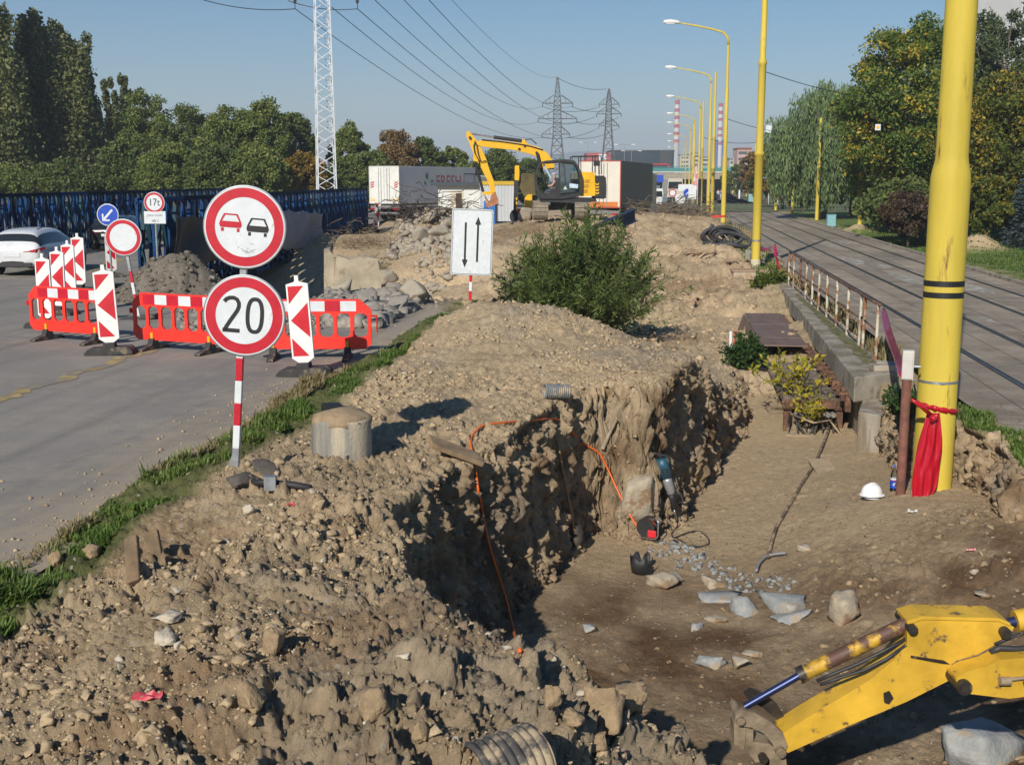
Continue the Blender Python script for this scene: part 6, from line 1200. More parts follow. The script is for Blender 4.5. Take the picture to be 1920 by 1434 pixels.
# ================= PEOPLE =================
skin=MT('skin',(.45,.26,.18),.55,0,.08,20)
def person(name,loc,rz,label,joints,clothes,scale=1.,parent=None,cap=None,hair=None):
    """joints: dict of named points; one continuous skinned body"""
    J=joints; names=['pelvis','chest','neck','head','top','shL','elL','haL','shR','elR','haR','hipL','knL','anL','toL','hipR','knR','anR','toR']
    rad=dict(pelvis=.15,chest=.165,neck=.06,head=.095,top=.085,shL=.075,elL=.05,haL=.038,shR=.075,elR=.05,haR=.038,hipL=.105,knL=.07,anL=.048,toL=.04,hipR=.105,knR=.07,anR=.048,toR=.04)
    ed=[('pelvis','chest'),('chest','neck'),('neck','head'),('head','top'),('chest','shL'),('shL','elL'),('elL','haL'),('chest','shR'),('shR','elR'),('elR','haR'),('pelvis','hipL'),('hipL','knL'),('knL','anL'),('anL','toL'),('pelvis','hipR'),('hipR','knR'),('knR','anR'),('anR','toR')]
    me=bpy.data.meshes.new('person'); me.from_pydata([J[n] for n in names],[(names.index(a),names.index(b)) for a,b in ed],[]); o=bpy.data.objects.new(name,me); C.objects.link(o)
    o.modifiers.new('skin','SKIN'); 
    if not me.skin_vertices: 
        bm=bmesh.new(); bm.from_mesh(me); bm.verts.layers.skin.verify(); bm.to_mesh(me); bm.free()
    for i,n in enumerate(names): me.skin_vertices[0].data[i].radius=(rad[n],rad[n]*(.8 if n in('chest','pelvis') else 1))
    me.skin_vertices[0].data[0].use_root=True
    o.modifiers.new('ss','SUBSURF').render_levels=2
    dg=bpy.context.evaluated_depsgraph_get(); m2=bpy.data.meshes.new_from_object(o.evaluated_get(dg)); bpy.data.objects.remove(o)
    for m in clothes: m2.materials.append(m)
    segs=[(Vector(J[a]),Vector(J[b]),b if b not in ('chest','shL','shR') else 'chest') for a,b in ed]
    key={'chest':0,'elL':0,'elR':0,'neck':2,'head':2,'top':2,'haL':2,'haR':2,'hipL':1,'hipR':1,'knL':1,'knR':1,'anL':1,'anR':1,'toL':3,'toR':3}
    for p in m2.polygons:
        c=p.center; best=None
        for a,b,n in segs:
            t_=max(0,min(1,(c-a).dot(b-a)/((b-a).length_squared+1e-9))); d=(c-a.lerp(b,t_)).length
            if best is None or d<best[0]: best=(d,n)
        p.material_index=key[best[1]]; p.use_smooth=True
    ob=bpy.data.objects.new(name,m2); C.objects.link(ob); ob.location=loc; ob.rotation_euler.z=rz; ob.scale=(scale,)*3; tag(ob,label,'person')
    h=Vector(J['head']); tp=Vector(J['top'])
    mb=MB(); c=h.lerp(tp,.6); Tm=Matrix.Translation(c+Vector((0,.0,.035))); 
    mb.lathe([(.108,-.02),(.108,.02),(.09,.065),(.05,.09),(.001,.097)],18,0,Tm)
    if cap: mb.box(c+Vector((0,-.13,.025)),(.14,.12,.015))
    mb.build('cap' if cap else 'hair',cap or hair,ob)
    mb=MB(); mb.tube([h+Vector((0,-.09,.05)),h+Vector((0,-.12,.01)),h+Vector((0,-.09,-.01))],[.012,.018,.01],6); mb.build('nose',skin,ob)
    return ob
seat=dict(pelvis=(0,0,.45),chest=(0,-.03,.82),neck=(0,-.04,1.0),head=(0,-.06,1.12),top=(0,-.06,1.24),shL=(.19,-.03,.93),elL=(.25,-.15,.70),haL=(.18,-.38,.68),shR=(-.19,-.03,.93),elR=(-.25,-.15,.70),haR=(-.18,-.38,.68),hipL=(.1,-.05,.43),knL=(.14,-.45,.45),anL=(.14,-.5,.1),toL=(.14,-.65,.06),hipR=(-.1,-.05,.43),knR=(-.14,-.45,.45),anR=(-.14,-.5,.1),toR=(-.14,-.65,.06))
P0=PF(1055,411,62.5); a=P0(*ex([(935,690)])[0]); loc=P0.O+RT*a[0]+FW*(-.80)+UP*(a[1]-.42)
person('person',loc,YAW-PI/2,'seated digger driver in a grey cap and faded pink shirt',seat,[MT('faded_pink_shirt',(.36,.24,.22),.8),MT('blue_work_trousers',(.05,.06,.09),.8),skin,MT('dark_boot',(.03,.025,.02),.7)],1.08,cap=MT('grey_cap',(.38,.40,.44),.8))
def stand(step): return dict(pelvis=(0,0,.95),chest=(0,0,1.32),neck=(0,0,1.5),head=(0,-.02,1.62),top=(0,-.01,1.72),shL=(.2,0,1.42),elL=(.25,step*.5,1.15),haL=(.24,step*.9-.05,.9),shR=(-.2,0,1.42),elR=(-.25,-step*.5,1.15),haR=(-.24,-step*.9-.05,.9),hipL=(.1,0,.9),knL=(.11,-step-.03,.5),anL=(.11,-step*1.2+.1,.09),toL=(.11,-step*1.2-.08,.04),hipR=(-.1,0,.9),knR=(-.11,step-.03,.5),anR=(-.11,step*1.4,.1),toR=(-.11,step*1.4-.17,.05))
hr=MT('dark_hair',(.03,.02,.015),.8)
for u,d,st,c1,c2,l in ((1342,205,.15,(.5,.5,.52),(.05,.08,.2),'far walker in a pale jacket on the track'),(1347,200,-.12,(.12,.16,.4),(.4,.42,.45),'far walker in a blue top beside the pale one')):
    x,y=uat(u,d); person('person',(x,y,.02),YAW,l,stand(st),[MT('walker_top_%d'%u,c1,.8),MT('walker_trousers_%d'%u,c2,.8),skin,MATS['dark_boot']],1.05,hair=hr)
# ================= SECOND MACHINE, MAST, PYLONS, SKYLINE =================
pf=PF(975,408,69); rt=root('backhoe_loader',pf.O,'second yellow digger half hidden behind the tracked excavator','digger',rz=YAW)
ep('boom_post',[(567,460),(575,445),(605,445),(610,500),(605,585),(565,580)],.35,yx,0,.03); ep('boom_ram',[(560,580),(600,580),(600,760),(575,860),(555,850)],.3,bx,0,.03); ep('ram_rod',[(578,740),(590,740),(590,860),(578,860)],.12,yx,-.2,.01)
ep('engine_hood',[(650,850),(660,740),(690,712),(725,712),(728,840),(722,868),(655,868)],1.4,yx,.3,.06); ep('machine_cab',[(620,520),(745,510),(760,720),(650,730),(610,640)],1.4,MT('dirty_dark_cab',(.10,.075,.02),.6,0,.35,2),.8,.05)
ep('red_base',[(590,850),(725,880),(725,900),(590,885)],1.2,M_RED(),.3,.02); ep('hose_bundle',[(610,460),(720,485),(720,500),(612,475)],.08,bx,-.1,.01)
mb=MB()
for q in ((680,905),(590,915)): a=pf(*ex([q])[0]); mb.cyl((a[0],-.1,a[1]),(a[0],.3,a[1]),.45,n=18)
mb.build('wheel',MATS['tyre_rubber'],rt)
# dangling grapple hoses left of it
# lattice helper
def lattice(mb,P0,P1,w0,w1,n,r,d0=0,brace=True):
    for k in range(n):
        a=k/n; b=(k+1)/n; wa,wb=w0+(w1-w0)*a,w0+(w1-w0)*b; A=P0.lerp(P1,a); B=P0.lerp(P1,b)
        ca=[A+Vector((sx*wa/2,sy*wa/2,0)) for sx,sy in ((-1,-1),(1,-1),(1,1),(-1,1))]; cb_=[B+Vector((sx*wb/2,sy*wb/2,0)) for sx,sy in ((-1,-1),(1,-1),(1,1),(-1,1))]
        for i in range(4):
            mb.bar(ca[i],cb_[i],r*1.7,r*1.7,0)
            j=(i+1)%4
            if (k+i)%2: mb.bar(ca[i],cb_[j],r,r,0)
            else: mb.bar(ca[j],cb_[i],r,r,0)
            if brace: mb.bar(ca[i],ca[j],r*.8,r*.8,0)
ms=MT('white_mast_paint',(.62,.64,.66),.5,.2,.08,2); ins=MT('brown_insulator',(.05,.03,.025),.3)
d=95; x,y=uat(617,d); rt=root('lattice_mast',(x,y,0),'tall white lattice power mast with hanging insulators','mast',rz=YAW+.25)
mb=MB(); lattice(mb,Vector((0,0,-1)),Vector((0,0,20.5)),1.52,1.0,27,.06,brace=False); mb.build('mast_body',ms,rt)
mb=MB(); 
for s in (-1,1): mb.bar((0,-.5,19.2),(s*2.75,0,19.0),.1,.1); mb.bar((0,.5,19.2),(s*2.75,0,19.0),.1,.1); mb.bar((0,0,20.4),(s*2.75,0,19.0),.08,.08)
mb.build('cross_arm',ms,rt)
tips=[]
for u in (553,670):
    q=W(u,6,d); loc=Vector(((q-Vector((x,y,0))).dot(Matrix.Rotation(YAW+.25,3,'Z')@Vector((1,0,0))),(q-Vector((x,y,0))).dot(Matrix.Rotation(YAW+.25,3,'Z')@Vector((0,1,0))),q.z))
    mb=MB(); mb.lathe([(.02,1.2)]+[(r,z) for k in range(9) for r,z in ((.17,1.1-.13*k),(.07,1.04-.13*k))]+[(.03,-.1),(.03,-.45)],12,0,Matrix.Translation(loc)); mb.build('insulator',ins,rt); tips.append(W(u,17,d))
dst=MT('weathered_pylon_steel',(.10,.105,.11),.7,.2,.1,2)
def pylon(u,d,vt,vb,arms,label,wb,wt):
    x,y=uat(u,d); rt=root('pylon',(x,y,0),label,'pylon',rz=YAW); s=d/F; zt=W(u,vt,d).z; mb=MB()
    zA=W(u,arms[-1][0]+3,d).z; lattice(mb,Vector((0,0,0)),Vector((0,0,zA)),wb*s*1.4,wt*s,6,.16); lattice(mb,Vector((0,0,zA)),Vector((0,0,W(u,arms[0][0]-4,d).z)),wt*s,wt*s*.8,8,.12); lattice(mb,Vector((0,0,W(u,arms[0][0]-4,d).z)),Vector((0,0,zt)),wt*s*.8,.3,5,.12); mb.build('pylon_body',dst,rt)
    out=[]
    for v,ul,ur in arms:
        z=W(u,v,d).z
        for ue,sg in ((ul,-1),(ur,1)):
            xe=(ue-u)*s; mb=MB()
            for yy in (-wt*s/2,wt*s/2): mb.bar((sg*wt*s/2,yy,z),(xe,0,z),.16,.16); mb.bar((sg*wt*s/2,yy,z+1.9),(xe,0,z+.1),.13,.13)
            for q in (.33,.66): mb.bar((sg*wt*s/2+(xe-sg*wt*s/2)*q,-.6,z),(sg*wt*s/2+(xe-sg*wt*s/2)*q,-.4,z+1.9*(1-q)),.1,.1)
            mb.cyl((xe,0,z),(xe,0,z-.9),.12,n=6); out.append(W(ue,v+6,d)); mb.build('cross_arm',dst,rt)
    return out+[W(u,vt,d)]
py1=pylon(1043,303,145,300,[(194,1016,1071),(223,1008,1079),(252,1015,1066)],'nearer dark lattice pylon with three cross arms',26,15)
py2=pylon(1137,345,167,300,[(196,1119,1156),(214,1115,1160),(236,1119,1156)],'farther dark lattice pylon left of the chimneys',22,11)
wl=[(tips[0],py1[4],3.2),(W(622,14,96),py1[2],3.6),(tips[1],py1[5],3.4),(W(690,-12,95),py1[0],3.4),(W(738,-20,96),py1[3],3.6),(W(786,-20,95),py1[1],3.2),(W(828,-20,98),py1[6],2.2)]
nm=['lowest power line from the left insulator to the nearer pylon','power line from the mast body to the middle arm','power line from the right insulator to the nearer pylon','fourth power line from the left, above the mast','fifth power line from the left over the digger','power line to the right end of the top arm','faint topmost earth wire to the tip of the nearer pylon']
for (a,b,s_),l in zip(wl,nm): wire('power_line',a,b,s_,.032 if 'faint' not in l else .022,l,'power line','power lines',40)
for i,(a,b) in enumerate(zip(py1,py2)): wire('power_line',a,b,1.2,.06,'power line between the two dark lattice pylons','power line','lines between the pylons',14)
wire('power_line',tips[0],W(360,-6,92),.4,.032,'power line leaving the left insulator to the upper left','power line'); wire('power_line',tips[1],W(540,2,96),.3,.032,'power line between the two insulators of the white mast','power line')
# chimneys
rw=MT('chimney_red',(.42,.05,.06),.8,0,.1,.02); ww=MT('chimney_white',(.62,.60,.58),.8,0,.1,.02); gw=MT('chimney_concrete',(.45,.45,.45),.9,0,.1,.02)
def chimney(u,d,vt,bands,wt,wb,label):
    x,y=uat(u,d); rt=root('chimney',(x,y,0),label,'chimney'); s=d/F; zt=W(u,vt,d).z
    Z=[(W(u,v,d).z,m) for v,m in bands]; rad=lambda z: (wb+(wt-wb)*max(0,z)/zt)*s/2
    mb=MB()
    for (z0,m),(z1,_) in zip(Z[:-1],Z[1:]): mb.lathe([(rad(z0),z0),(rad(z1),z1)],20,m)
    mb.lathe([(rad(zt),zt),(rad(zt)*.7,zt),(rad(zt)*.7,zt-3)],20,0); mb.build('banded_shaft',[rw,ww,gw],rt); return rt,s
def bandl(y0,ys,base=0): return [(160+yy/5.053,m) for yy,m in ys]
chimney(1262,1500,188,[(160+yy/5.053,m) for yy,m in ((140,0),(185,1),(222,0),(255,1),(290,0),(325,1),(372,0),(405,1),(443,0),(478,1),(515,0),(547,2),(900,2))],8.5,12.5,'left red and white banded chimney on a grey foot')
rc,s=chimney(1342,1560,194,[(160+yy/5.053,m) for yy,m in ((172,0),(208,1),(243,0),(278,1),(312,0),(340,1),(400,0),(430,1),(465,0),(490,1),(540,0),(567,1),(900,1))],8.5,9.5,'right red and white banded chimney between blue ducts')
for q in (-5.6,6.2): mb=MB(); mb.lathe([(3.4*s/1.5,0),(3.4*s/1.5,W(1342,263,1560).z),(.01,W(1342,262,1560).z)],14,0,Matrix.Translation((q*s,-3,0))); mb.build('blue_duct',MT('blue_duct_paint',(.012,.06,.30),.6),rc)
# mall with glass front, red wing
d=430; pf=PF(1200,330,d); rt=root('office_building',(pf.O.x,pf.O.y,0),'low building with dark glass front and red brick wing','building',rz=YAW)
zt=W(1200,284,d).z; S_=d/F; mb=MB(); mb.box((4*S_,9,zt/2),(116*S_,18,zt)); mb.build('glass_wall',GLASS('blue_dark_glass',(.035,.055,.075),.12),rt)
mb=MB(); mb.box((4*S_,9,zt+.2),(118*S_,18.4,.5)); mb.build('roof_edge',MT('charcoal_fascia',(.04,.045,.05),.6),rt); mb=MB(); mb.box((47*S_,-.1,zt/2),(22*S_,.3,zt)); mb.build('dark_corner',MATS['charcoal_fascia'],rt)
mm_=MB()
for i in range(40): mm_.box((-54*S_+i*2.4*S_,-.1,zt*.55),(.12,.14,zt*.75))
mm_.build('mullions',MATS['charcoal_fascia'],rt); z2=W(1127,287,d).z; mb=MB(); mb.box((-76*S_,8,z2/2),(46*S_,16,z2)); mb.build('red_wing',MT('red_brick_wing',(.36,.09,.09),.85,0,.15,.3),rt); mb=MB(); mb.box((-70*S_,-.1,z2*.85),(14*S_,.3,3)); mb.build('white_panel',wht,rt)
# overpass
d=330; pf=PF(1270,338,d); rt=root('overpass',(pf.O.x,pf.O.y,0),'concrete road overpass with teal railing crossing far over the street','overpass',rz=YAW); S_=d/F; zd=W(1270,325,d).z; zb=W(1270,333,d).z
mb=MB(); mb.box((-30*S_,6,(zd+zb)/2-.2),(330*S_,12,zd-zb+.5)); mb.build('deck_beam',conc,rt); mb=MB(); mb.box((-30*S_,-.1,zd+.3),(330*S_,.3,.35)); mb.build('parapet_edge',MT('pale_edge',(.5,.48,.42),.8),rt)
zr=W(1270,314,d).z; mb=MB(); n=70
for i in range(n): mb.box((-195*S_+330*S_*i/n,0,(zd+zr)/2+.3),(.12,.1,zr-zd))
mb.box((-30*S_,0,zr+.2),(330*S_,.12,.12)); mb.box((-30*S_,.1,(zr+zd)/2+.1),(330*S_,.04,(zr-zd)*.7)); mb.build('teal_railing',MT('teal_railing_paint',(.05,.22,.23),.6),rt)
for q in (-150,-100,-52,66,110):
    mb=MB(); mb.box((q*S_,6,zb/2-.3),(1.6,8,zb-.2)); mb.build('pier',conc,rt)
mb=MB(); mb.box((-30*S_,11,zb/2),(330*S_,.4,zb)); mb.build('shade_sheet',MT('painted_underpass_shade',(.07,.065,.06),.9),rt)  # dark sheet standing in for the shade under the overpass
x,y=uat(1220,337); rt=root('red_tram',(x,y,zd),'long red tram or bus passing on the overpass','bus',rz=YAW); mb=MB(); mb.box((0,0,1.6),(9.,2.4,2.2)); mb.build('bus_body',MT('red_bus_paint',(.38,.03,.05),.4),rt,bevel=.2); mb=MB(); mb.box((0,-1.22,1.9),(8.,.06,.8)); mb.build('window_band',GLASS('dark_car_glass'),rt)
# distant blocks
g_=random.Random(3)
for i,(u,d,vt,wpx,c_,l) in enumerate(((1278,900,292,16,(.5,.49,.47),'pale tower block right of the left chimney'),(1298,950,289,14,(.46,.45,.44),'pale tower block in the middle of the far street'),(1316,850,296,12,(.48,.46,.42),'narrow cream block left of the right chimney'),(1372,700,300,22,(.46,.47,.48),'low grey block right of the blue ducts'),(1388,600,281,26,(.50,.33,.28),'pale red building with an orange roof above the autumn trees'))):
    x,y=uat(u,d); s=d/F; z=W(u,vt,d).z; rt=root('tower_block',(x,y,0),l,'building',rz=YAW); mb=MB(); mb.box((0,6,z/2),(wpx*s,12,z)); mb.build('wall',MT('block_wall_%d'%i,c_,.9,0,.08,.1),rt)
    n=min(14,max(4,int(z/3)))
    for a in range(n): w_=MB(); w_.box((0,-.05,z*(a+.5)/n),(wpx*s*.86,.2,z/n*.45)); w_.build('window_band',GLASS('far_window',(.06,.07,.08)),rt); mb=MB(); mb.box((0,6,z+.5),(wpx*s*1.02,12.4,1.0)); mb.build('roof',MT('orange_roof',(.45,.13,.06),.8) if i==4 else MT('grey_roof',(.3,.3,.3),.8),rt)
# high-rise at the upper right
d=190; x,y=uat(1990,d); rt=root('apartment_tower',(x,y,0),'tall white apartment tower at the upper right corner','building',rz=YAW+.25); mb=MB(); mb.box((0,8,18),(22,16,46)); mb.build('wall',MT('white_facade',(.58,.58,.57),.8,0,.05,.3),rt)
for k in range(14):
    z=3+k*2.85; mb=MB(); mb.box((0,-.3,z-.75),(22.3,.7,.95)); mb.build('balcony',MT('white_balcony',(.66,.66,.65),.7),rt)
    for b in range(9 if k>5 else 0): w_=MB(); w_.box((-10+b*2.5,-.03,z+.4),(1.7,.12,1.25)); w_.build('window',GLASS('tower_window',(.06,.08,.10)),rt)
# small traffic at the end of the street
wv=MT('white_van_paint',(.66,.66,.66),.3,0,.04,2)
def van(u,d,label,mat,L,h,w_,name='van',rz=0):
    x,y=uat(u,d); rt=root(name,(x,y,0.05),label,'van',rz=YAW+rz); mb=MB(); mb.prism([(-w_/2,.4),(w_/2,.4),(w_/2,h*.55),(w_/2-.12,h),(-w_/2+.12,h),(-w_/2,h*.55)],L,y0=L/2); mb.build('van_body',mat,rt,bevel=.08); mb=MB(); mb.prism([(-w_/2+.12,h*.56),(w_/2-.12,h*.56),(w_/2-.2,h*.86),(-w_/2+.2,h*.86)],.06,y0=-.02); mb.build('windscreen',GLASS('dark_car_glass'),rt)
    for s in (-1,1): mb=MB(); mb.cyl((s*w_*.45-.1,.8,.35),(s*w_*.45+.1,.8,.35),.35,n=14); mb.cyl((s*w_*.45-.1,L-.9,.35),(s*w_*.45+.1,L-.9,.35),.35,n=14); mb.build('wheel',MATS['tyre_rubber'],rt)
    return rt
van(1226,150,'white van coming out from behind the dark grey lorry',wv,5,2.3,2.0); van(1262,190,'cream box lorry parked under the overpass',MT('cream_box',(.5,.46,.38),.6),7,3.6,2.5,'box_lorry'); van(1243,210,'dark van beside the cream box lorry',dkc,5,2.4,2.0); van(1262,128,'dark car half hidden behind the round white sign',dkc,4.3,1.5,1.8,'far_car')
x,y=uat(1226,160); mb=MB(); mb.box((0,0,3.),(2.0,.3,1.0)); o=mb.build('blue_board',MATS['blue_reflective_film'],loc=(x,y,.6)); mb=MB(); mb.box((0,0,1.2),(.1,.1,2.6)); mb.build('post',M_GALV(),o); tag(o,'blue board above the white van','sign')
def minisign(u,v,d,kind,label):
    p=W(u,v,d); rt=root('road_sign',(p.x,p.y,0),label,'road sign',rz=YAW); z=p.z
    if kind=='slash': o=round_sign(rt,'sign_disc',.42,(0,-.05,z),ring=0); mb=MB(); stroke(mb,[(-.26,-.26),(.26,.26)],.07,-.0098); mb.build('slash',blk,o)
    elif kind=='ring': round_sign(rt,'sign_disc',.4,(0,-.05,z),ring=.25)
    elif kind=='blue': o=round_sign(rt,'sign_disc',.42,(0,-.05,z),ring=0); mb=MB(); disc(mb,0,.39,-.0088,0); mb.build('blue_face',MATS['blue_reflective_film'],o); mb=MB(); stroke(mb,[(.16,.17),(-.15,-.16)],.08,-.0105); mb.build('arrow_symbol',wht,o)
    else: mb=MB(); mb.box((0,-.05,z),(kind[0],.03,kind[1])); mb.build('sign_plate',wht,rt)
    mb=MB(); mb.cyl((0,0,0),(0,0,z),.04,n=8); mb.build('post',M_GALV(),rt)
minisign(1275,373,98,'slash','round white end of restriction sign with a black slash above the branch heap'); minisign(1261,362,120,'ring','far round red ringed sign left of the white end sign'); minisign(1289,362,112,'blue','far blue round sign with white arrow'); minisign(1298,361,112,(.75,1.3),'far white portrait sign right of the blue one'); minisign(1285,352,125,(1.5,.7),'far white board above the blue round sign')
x,y=uat(1307,100); rt=root('banner',(x,y,0),'tall narrow black banner on a post among the yellow poles','banner',rz=YAW); mb=MB(); mb.box((0,0,2.3),(.28,.05,2.4)); mb.build('banner_cloth',MT('black_cloth',(.015,.013,.013),.8),rt); mb=MB(); mb.cyl((-.02,.06,0),(-.02,.06,3.6),.04,n=6); mb.build('post',rust,rt)
x,y=uat(1298,150); rt=root('flag',(x,y,0),'pink and orange advertising flag beside the lamp row','flag',rz=YAW); mb=MB(); mb.prism([(-.4,2.),(.3,2.2),(.45,3.6),(.3,5.3),(-.0,5.2),(-.2,3.5)],.03); mb.build('flag_cloth',MT('pink_flag',(.6,.18,.22),.7,0,.3,1.5,spots=((.6,.55,.5),.5,1)),rt); mb=MB(); mb.cyl((.4,.05,0),(.4,.05,5.4),.04,n=6); mb.build('flag_pole',lw,rt)
# far street lamps in the median beyond the digger
for i,(u,d,vt) in enumerate(((1167,330,272),(1180,345,284),(1100,400,268))):
    x,y=uat(u,d); z=W(u,vt,d).z; rt=root('far_lamp',(x,y,0),['far thin double street lamp right of the second pylon','far thin street lamp before the glass front','far thin street lamp between the pylons'][i],'street lamp',rz=YAW); mb=MB(); mb.cyl((0,0,0),(0,0,z),.1,.07,n=6); mb.cyl((-2.2,0,z+.1),(2.2,0,z+.1),.07,n=6); mb.build('lamp_pole',M_GALV(),rt)
    for s in (-1,1): mb=MB(); mb.box((s*2.4,0,z+.12),(1.0,.3,.2)); mb.build('lamp_head',lw,rt)
# ================= TREES AND PLANTS =================
def quads(c,size,g,asp=.55,up=.35,dirs=None):
    """leaf-sized folded-free diamonds at centres c"""
    n=len(c); a=g.normal(size=(n,3)) if dirs is None else dirs+g.normal(size=(n,3))*.25; a/=np.linalg.norm(a,axis=1)[:,None]
    b=g.normal(size=(n,3)); b[:,2]*=.6; b-=a*(a*b).sum(1)[:,None]; b/=np.linalg.norm(b,axis=1)[:,None]+1e-9
    s=(size*g.uniform(.6,1.3,n))[:,None]
    V=np.stack([c-a*s*.5,c+b*s*asp*.5,c+a*s*.5,c-b*s*asp*.5],1).reshape(-1,3); Fq=np.arange(4*n).reshape(n,4); return V,Fq
def ball(g,n,inner=.55):
    d=g.normal(size=(n,3)); d/=np.linalg.norm(d,axis=1)[:,None]; return d*(inner+(1-inner)*g.random(n)**.6)[:,None]
def trunk(mb,h,r,limbs,g,lean=0,top=.35):
    mb.tube([(0,0,-.4),(lean*.1,0,h*.25),(lean*.4,.0,h*.6),(lean,0,h)],[r*1.25,r,r*.75,r*top],9)
    for (z0,q,rr) in limbs:
        p=Vector((lean*z0/h,0,z0)); q=Vector(q); m_=(p+q)/2+Vector((0,0,.12*(q-p).length)); mb.tube([p,m_,q],[rr,rr*.7,rr*.35],6)
bark=MT('bark',(.11,.085,.06),.9,0,.3,5,.6,20)
def crown_pts(kind,h,w,g,nsub,nleaf,flat=1.):
    """foliage built up from sub-clumps with gaps between them"""
    C_=[]
    if kind=='poplar':
        nb=max(3,int(nsub/14))
        for b in range(nb):
            a=g.uniform(0,2*PI); o=g.uniform(0,.32)*w; zt=h*g.uniform(.72,1.0) if b else h; z0=g.uniform(.04,.2)*h
            k=14
            for i in range(k):
                t_=i/(k-1); z=z0+(zt-z0)*t_; rr=w*.26*math.sin(PI*min(1,.12+t_*.80))**.7*(1-.55*t_)+.12*w
                C_.append(((o+rr*.55*g.uniform(.3,1.2))*math.cos(a+g.normal()*.9),(o+rr*.55*g.uniform(.3,1.2))*math.sin(a+g.normal()*.9),z+g.normal()*.3,rr*.75,rr*.75,rr*1.7))
    else:
        for i in range(nsub):
            d=ball(g,1,.45)[0]; z=d[2]
            bw=w*.5*(1.0 if z<0 else (1-.25*z)); C_.append((d[0]*bw,d[1]*bw*flat,h*.56+z*h*.40,*(w*g.uniform(.07,.135)*np.array([1,1,.72]))))
    C_=np.array(C_); m=max(4,int(nleaf/len(C_))); P_=[]
    for c in C_:
        q=ball(g,m,.35); P_.append(c[:3]+q*c[3:]*np.array([1,1,1])+g.normal(size=(m,3))*c[3]*.16)
    return np.concatenate(P_),C_
def tree(name,u,d,vt,wpx,kind,leafm,label,cat='tree',seed=1,nleaf=14000,size=.3,nsub=60,group=None,z0=0.,asp=.6,flat=1.,trunkr=None):
    g=np.random.default_rng(seed); x,y=uat(u,d); h=W(u,vt,d).z-z0; w=wpx/F*d
    rt=root(name,(x,y,z0),label,cat,group)
    P_,C_=crown_pts(kind,h,w,g,nsub,nleaf,flat); V,Fq=quads(P_,np.full(len(P_),size),g,asp)
    V[:,2]=np.maximum(V[:,2],.15)
    npmesh('crown',V,Fq,leafm,rt); mb=MB(); r=trunkr or max(.14,w*.035)
    lim=[(h*g.uniform(.2,.45),tuple(C_[int(k)][:3]*np.array([.8,.8,1])),r*.4) for k in g.integers(0,len(C_),9) if C_[int(k)][2]>h*.35]
    trunk(mb,h*(.9 if kind=='poplar' else .72),r,lim,g); mb.build('trunk',bark,rt); return rt
Lpop=LEAF('poplar_leaves',[(0.048,0.067,0.025),(0.095,0.123,0.042),(0.161,0.175,0.059),(0.224,0.210,0.070)],.25)
Lbro=LEAF('locust_leaves',[(0.058,0.094,0.024),(0.111,0.159,0.038),(0.187,0.222,0.052),(0.293,0.282,0.071)],.3)
Ldk=LEAF('dark_green_leaves',[(0.052,0.082,0.025),(0.101,0.137,0.035),(0.174,0.196,0.050)],.25)
Laut=LEAF('autumn_leaves',[(0.060,0.072,0.014),(0.156,0.132,0.024),(0.312,0.180,0.030),(0.240,0.108,0.036)],.3)
Lbrn=LEAF('brown_autumn_leaves',[(0.110,0.083,0.033),(0.220,0.143,0.055),(0.308,0.209,0.088)],.3)
Lche=LEAF('chestnut_leaves',[(0.060,0.112,0.021),(0.090,0.150,0.030),(0.057,0.111,0.021),(0.111,0.172,0.029),(0.202,0.231,0.036),(0.525,0.363,0.040),(0.550,0.385,0.040)],.32)
Lche2=LEAF('golden_chestnut_leaves',[(0.050,0.094,0.018),(0.088,0.125,0.022),(0.065,0.094,0.018),(0.173,0.173,0.026),(0.431,0.288,0.029),(0.325,0.237,0.027)],.32)
Lwil=LEAF('willow_leaves',[(0.083,0.130,0.052),(0.140,0.208,0.079),(0.223,0.293,0.116)],.3)
Lcon=LEAF('spruce_needles',[(0.030,0.050,0.050),(0.070,0.100,0.105),(0.130,0.170,0.180)],.1); Lpine=LEAF('dark_conifer_needles',[(0.030,0.052,0.022),(0.062,0.089,0.033),(0.110,0.129,0.046)],.12)
Lred=LEAF('maroon_bush_leaves',[(0.035,0.030,0.018),(0.070,0.045,0.030),(0.120,0.080,0.040),(0.080,0.090,0.030)],.25)
POP=[(18,112,-60,92,1,'tallest poplar at the left frame edge'),(-30,116,-20,80,2,'poplar cut by the left frame edge'),(88,118,40,76,3,'wide poplar second from the left edge'),(128,124,68,52,4,'poplar behind and right of the wide one'),(166,118,92,68,5,'right-hand poplar of the tall group'),(194,128,148,40,6,'short slim poplar at the right end of the tall group'),(235,135,152,30,7,'slim dark poplar standing alone before the leafy wood'),(257,138,152,26,8,'slimmest poplar touching the leafy wood')]
for u,d,vt,w_,s,l in POP: tree('poplar_tree',u,d,vt,w_*1.3,'poplar',Lpop,l,seed=s,nleaf=24000 if w_>50 else 11000,size=.40,nsub=126 if w_>50 else 70,group='poplars along the left',asp=.7)
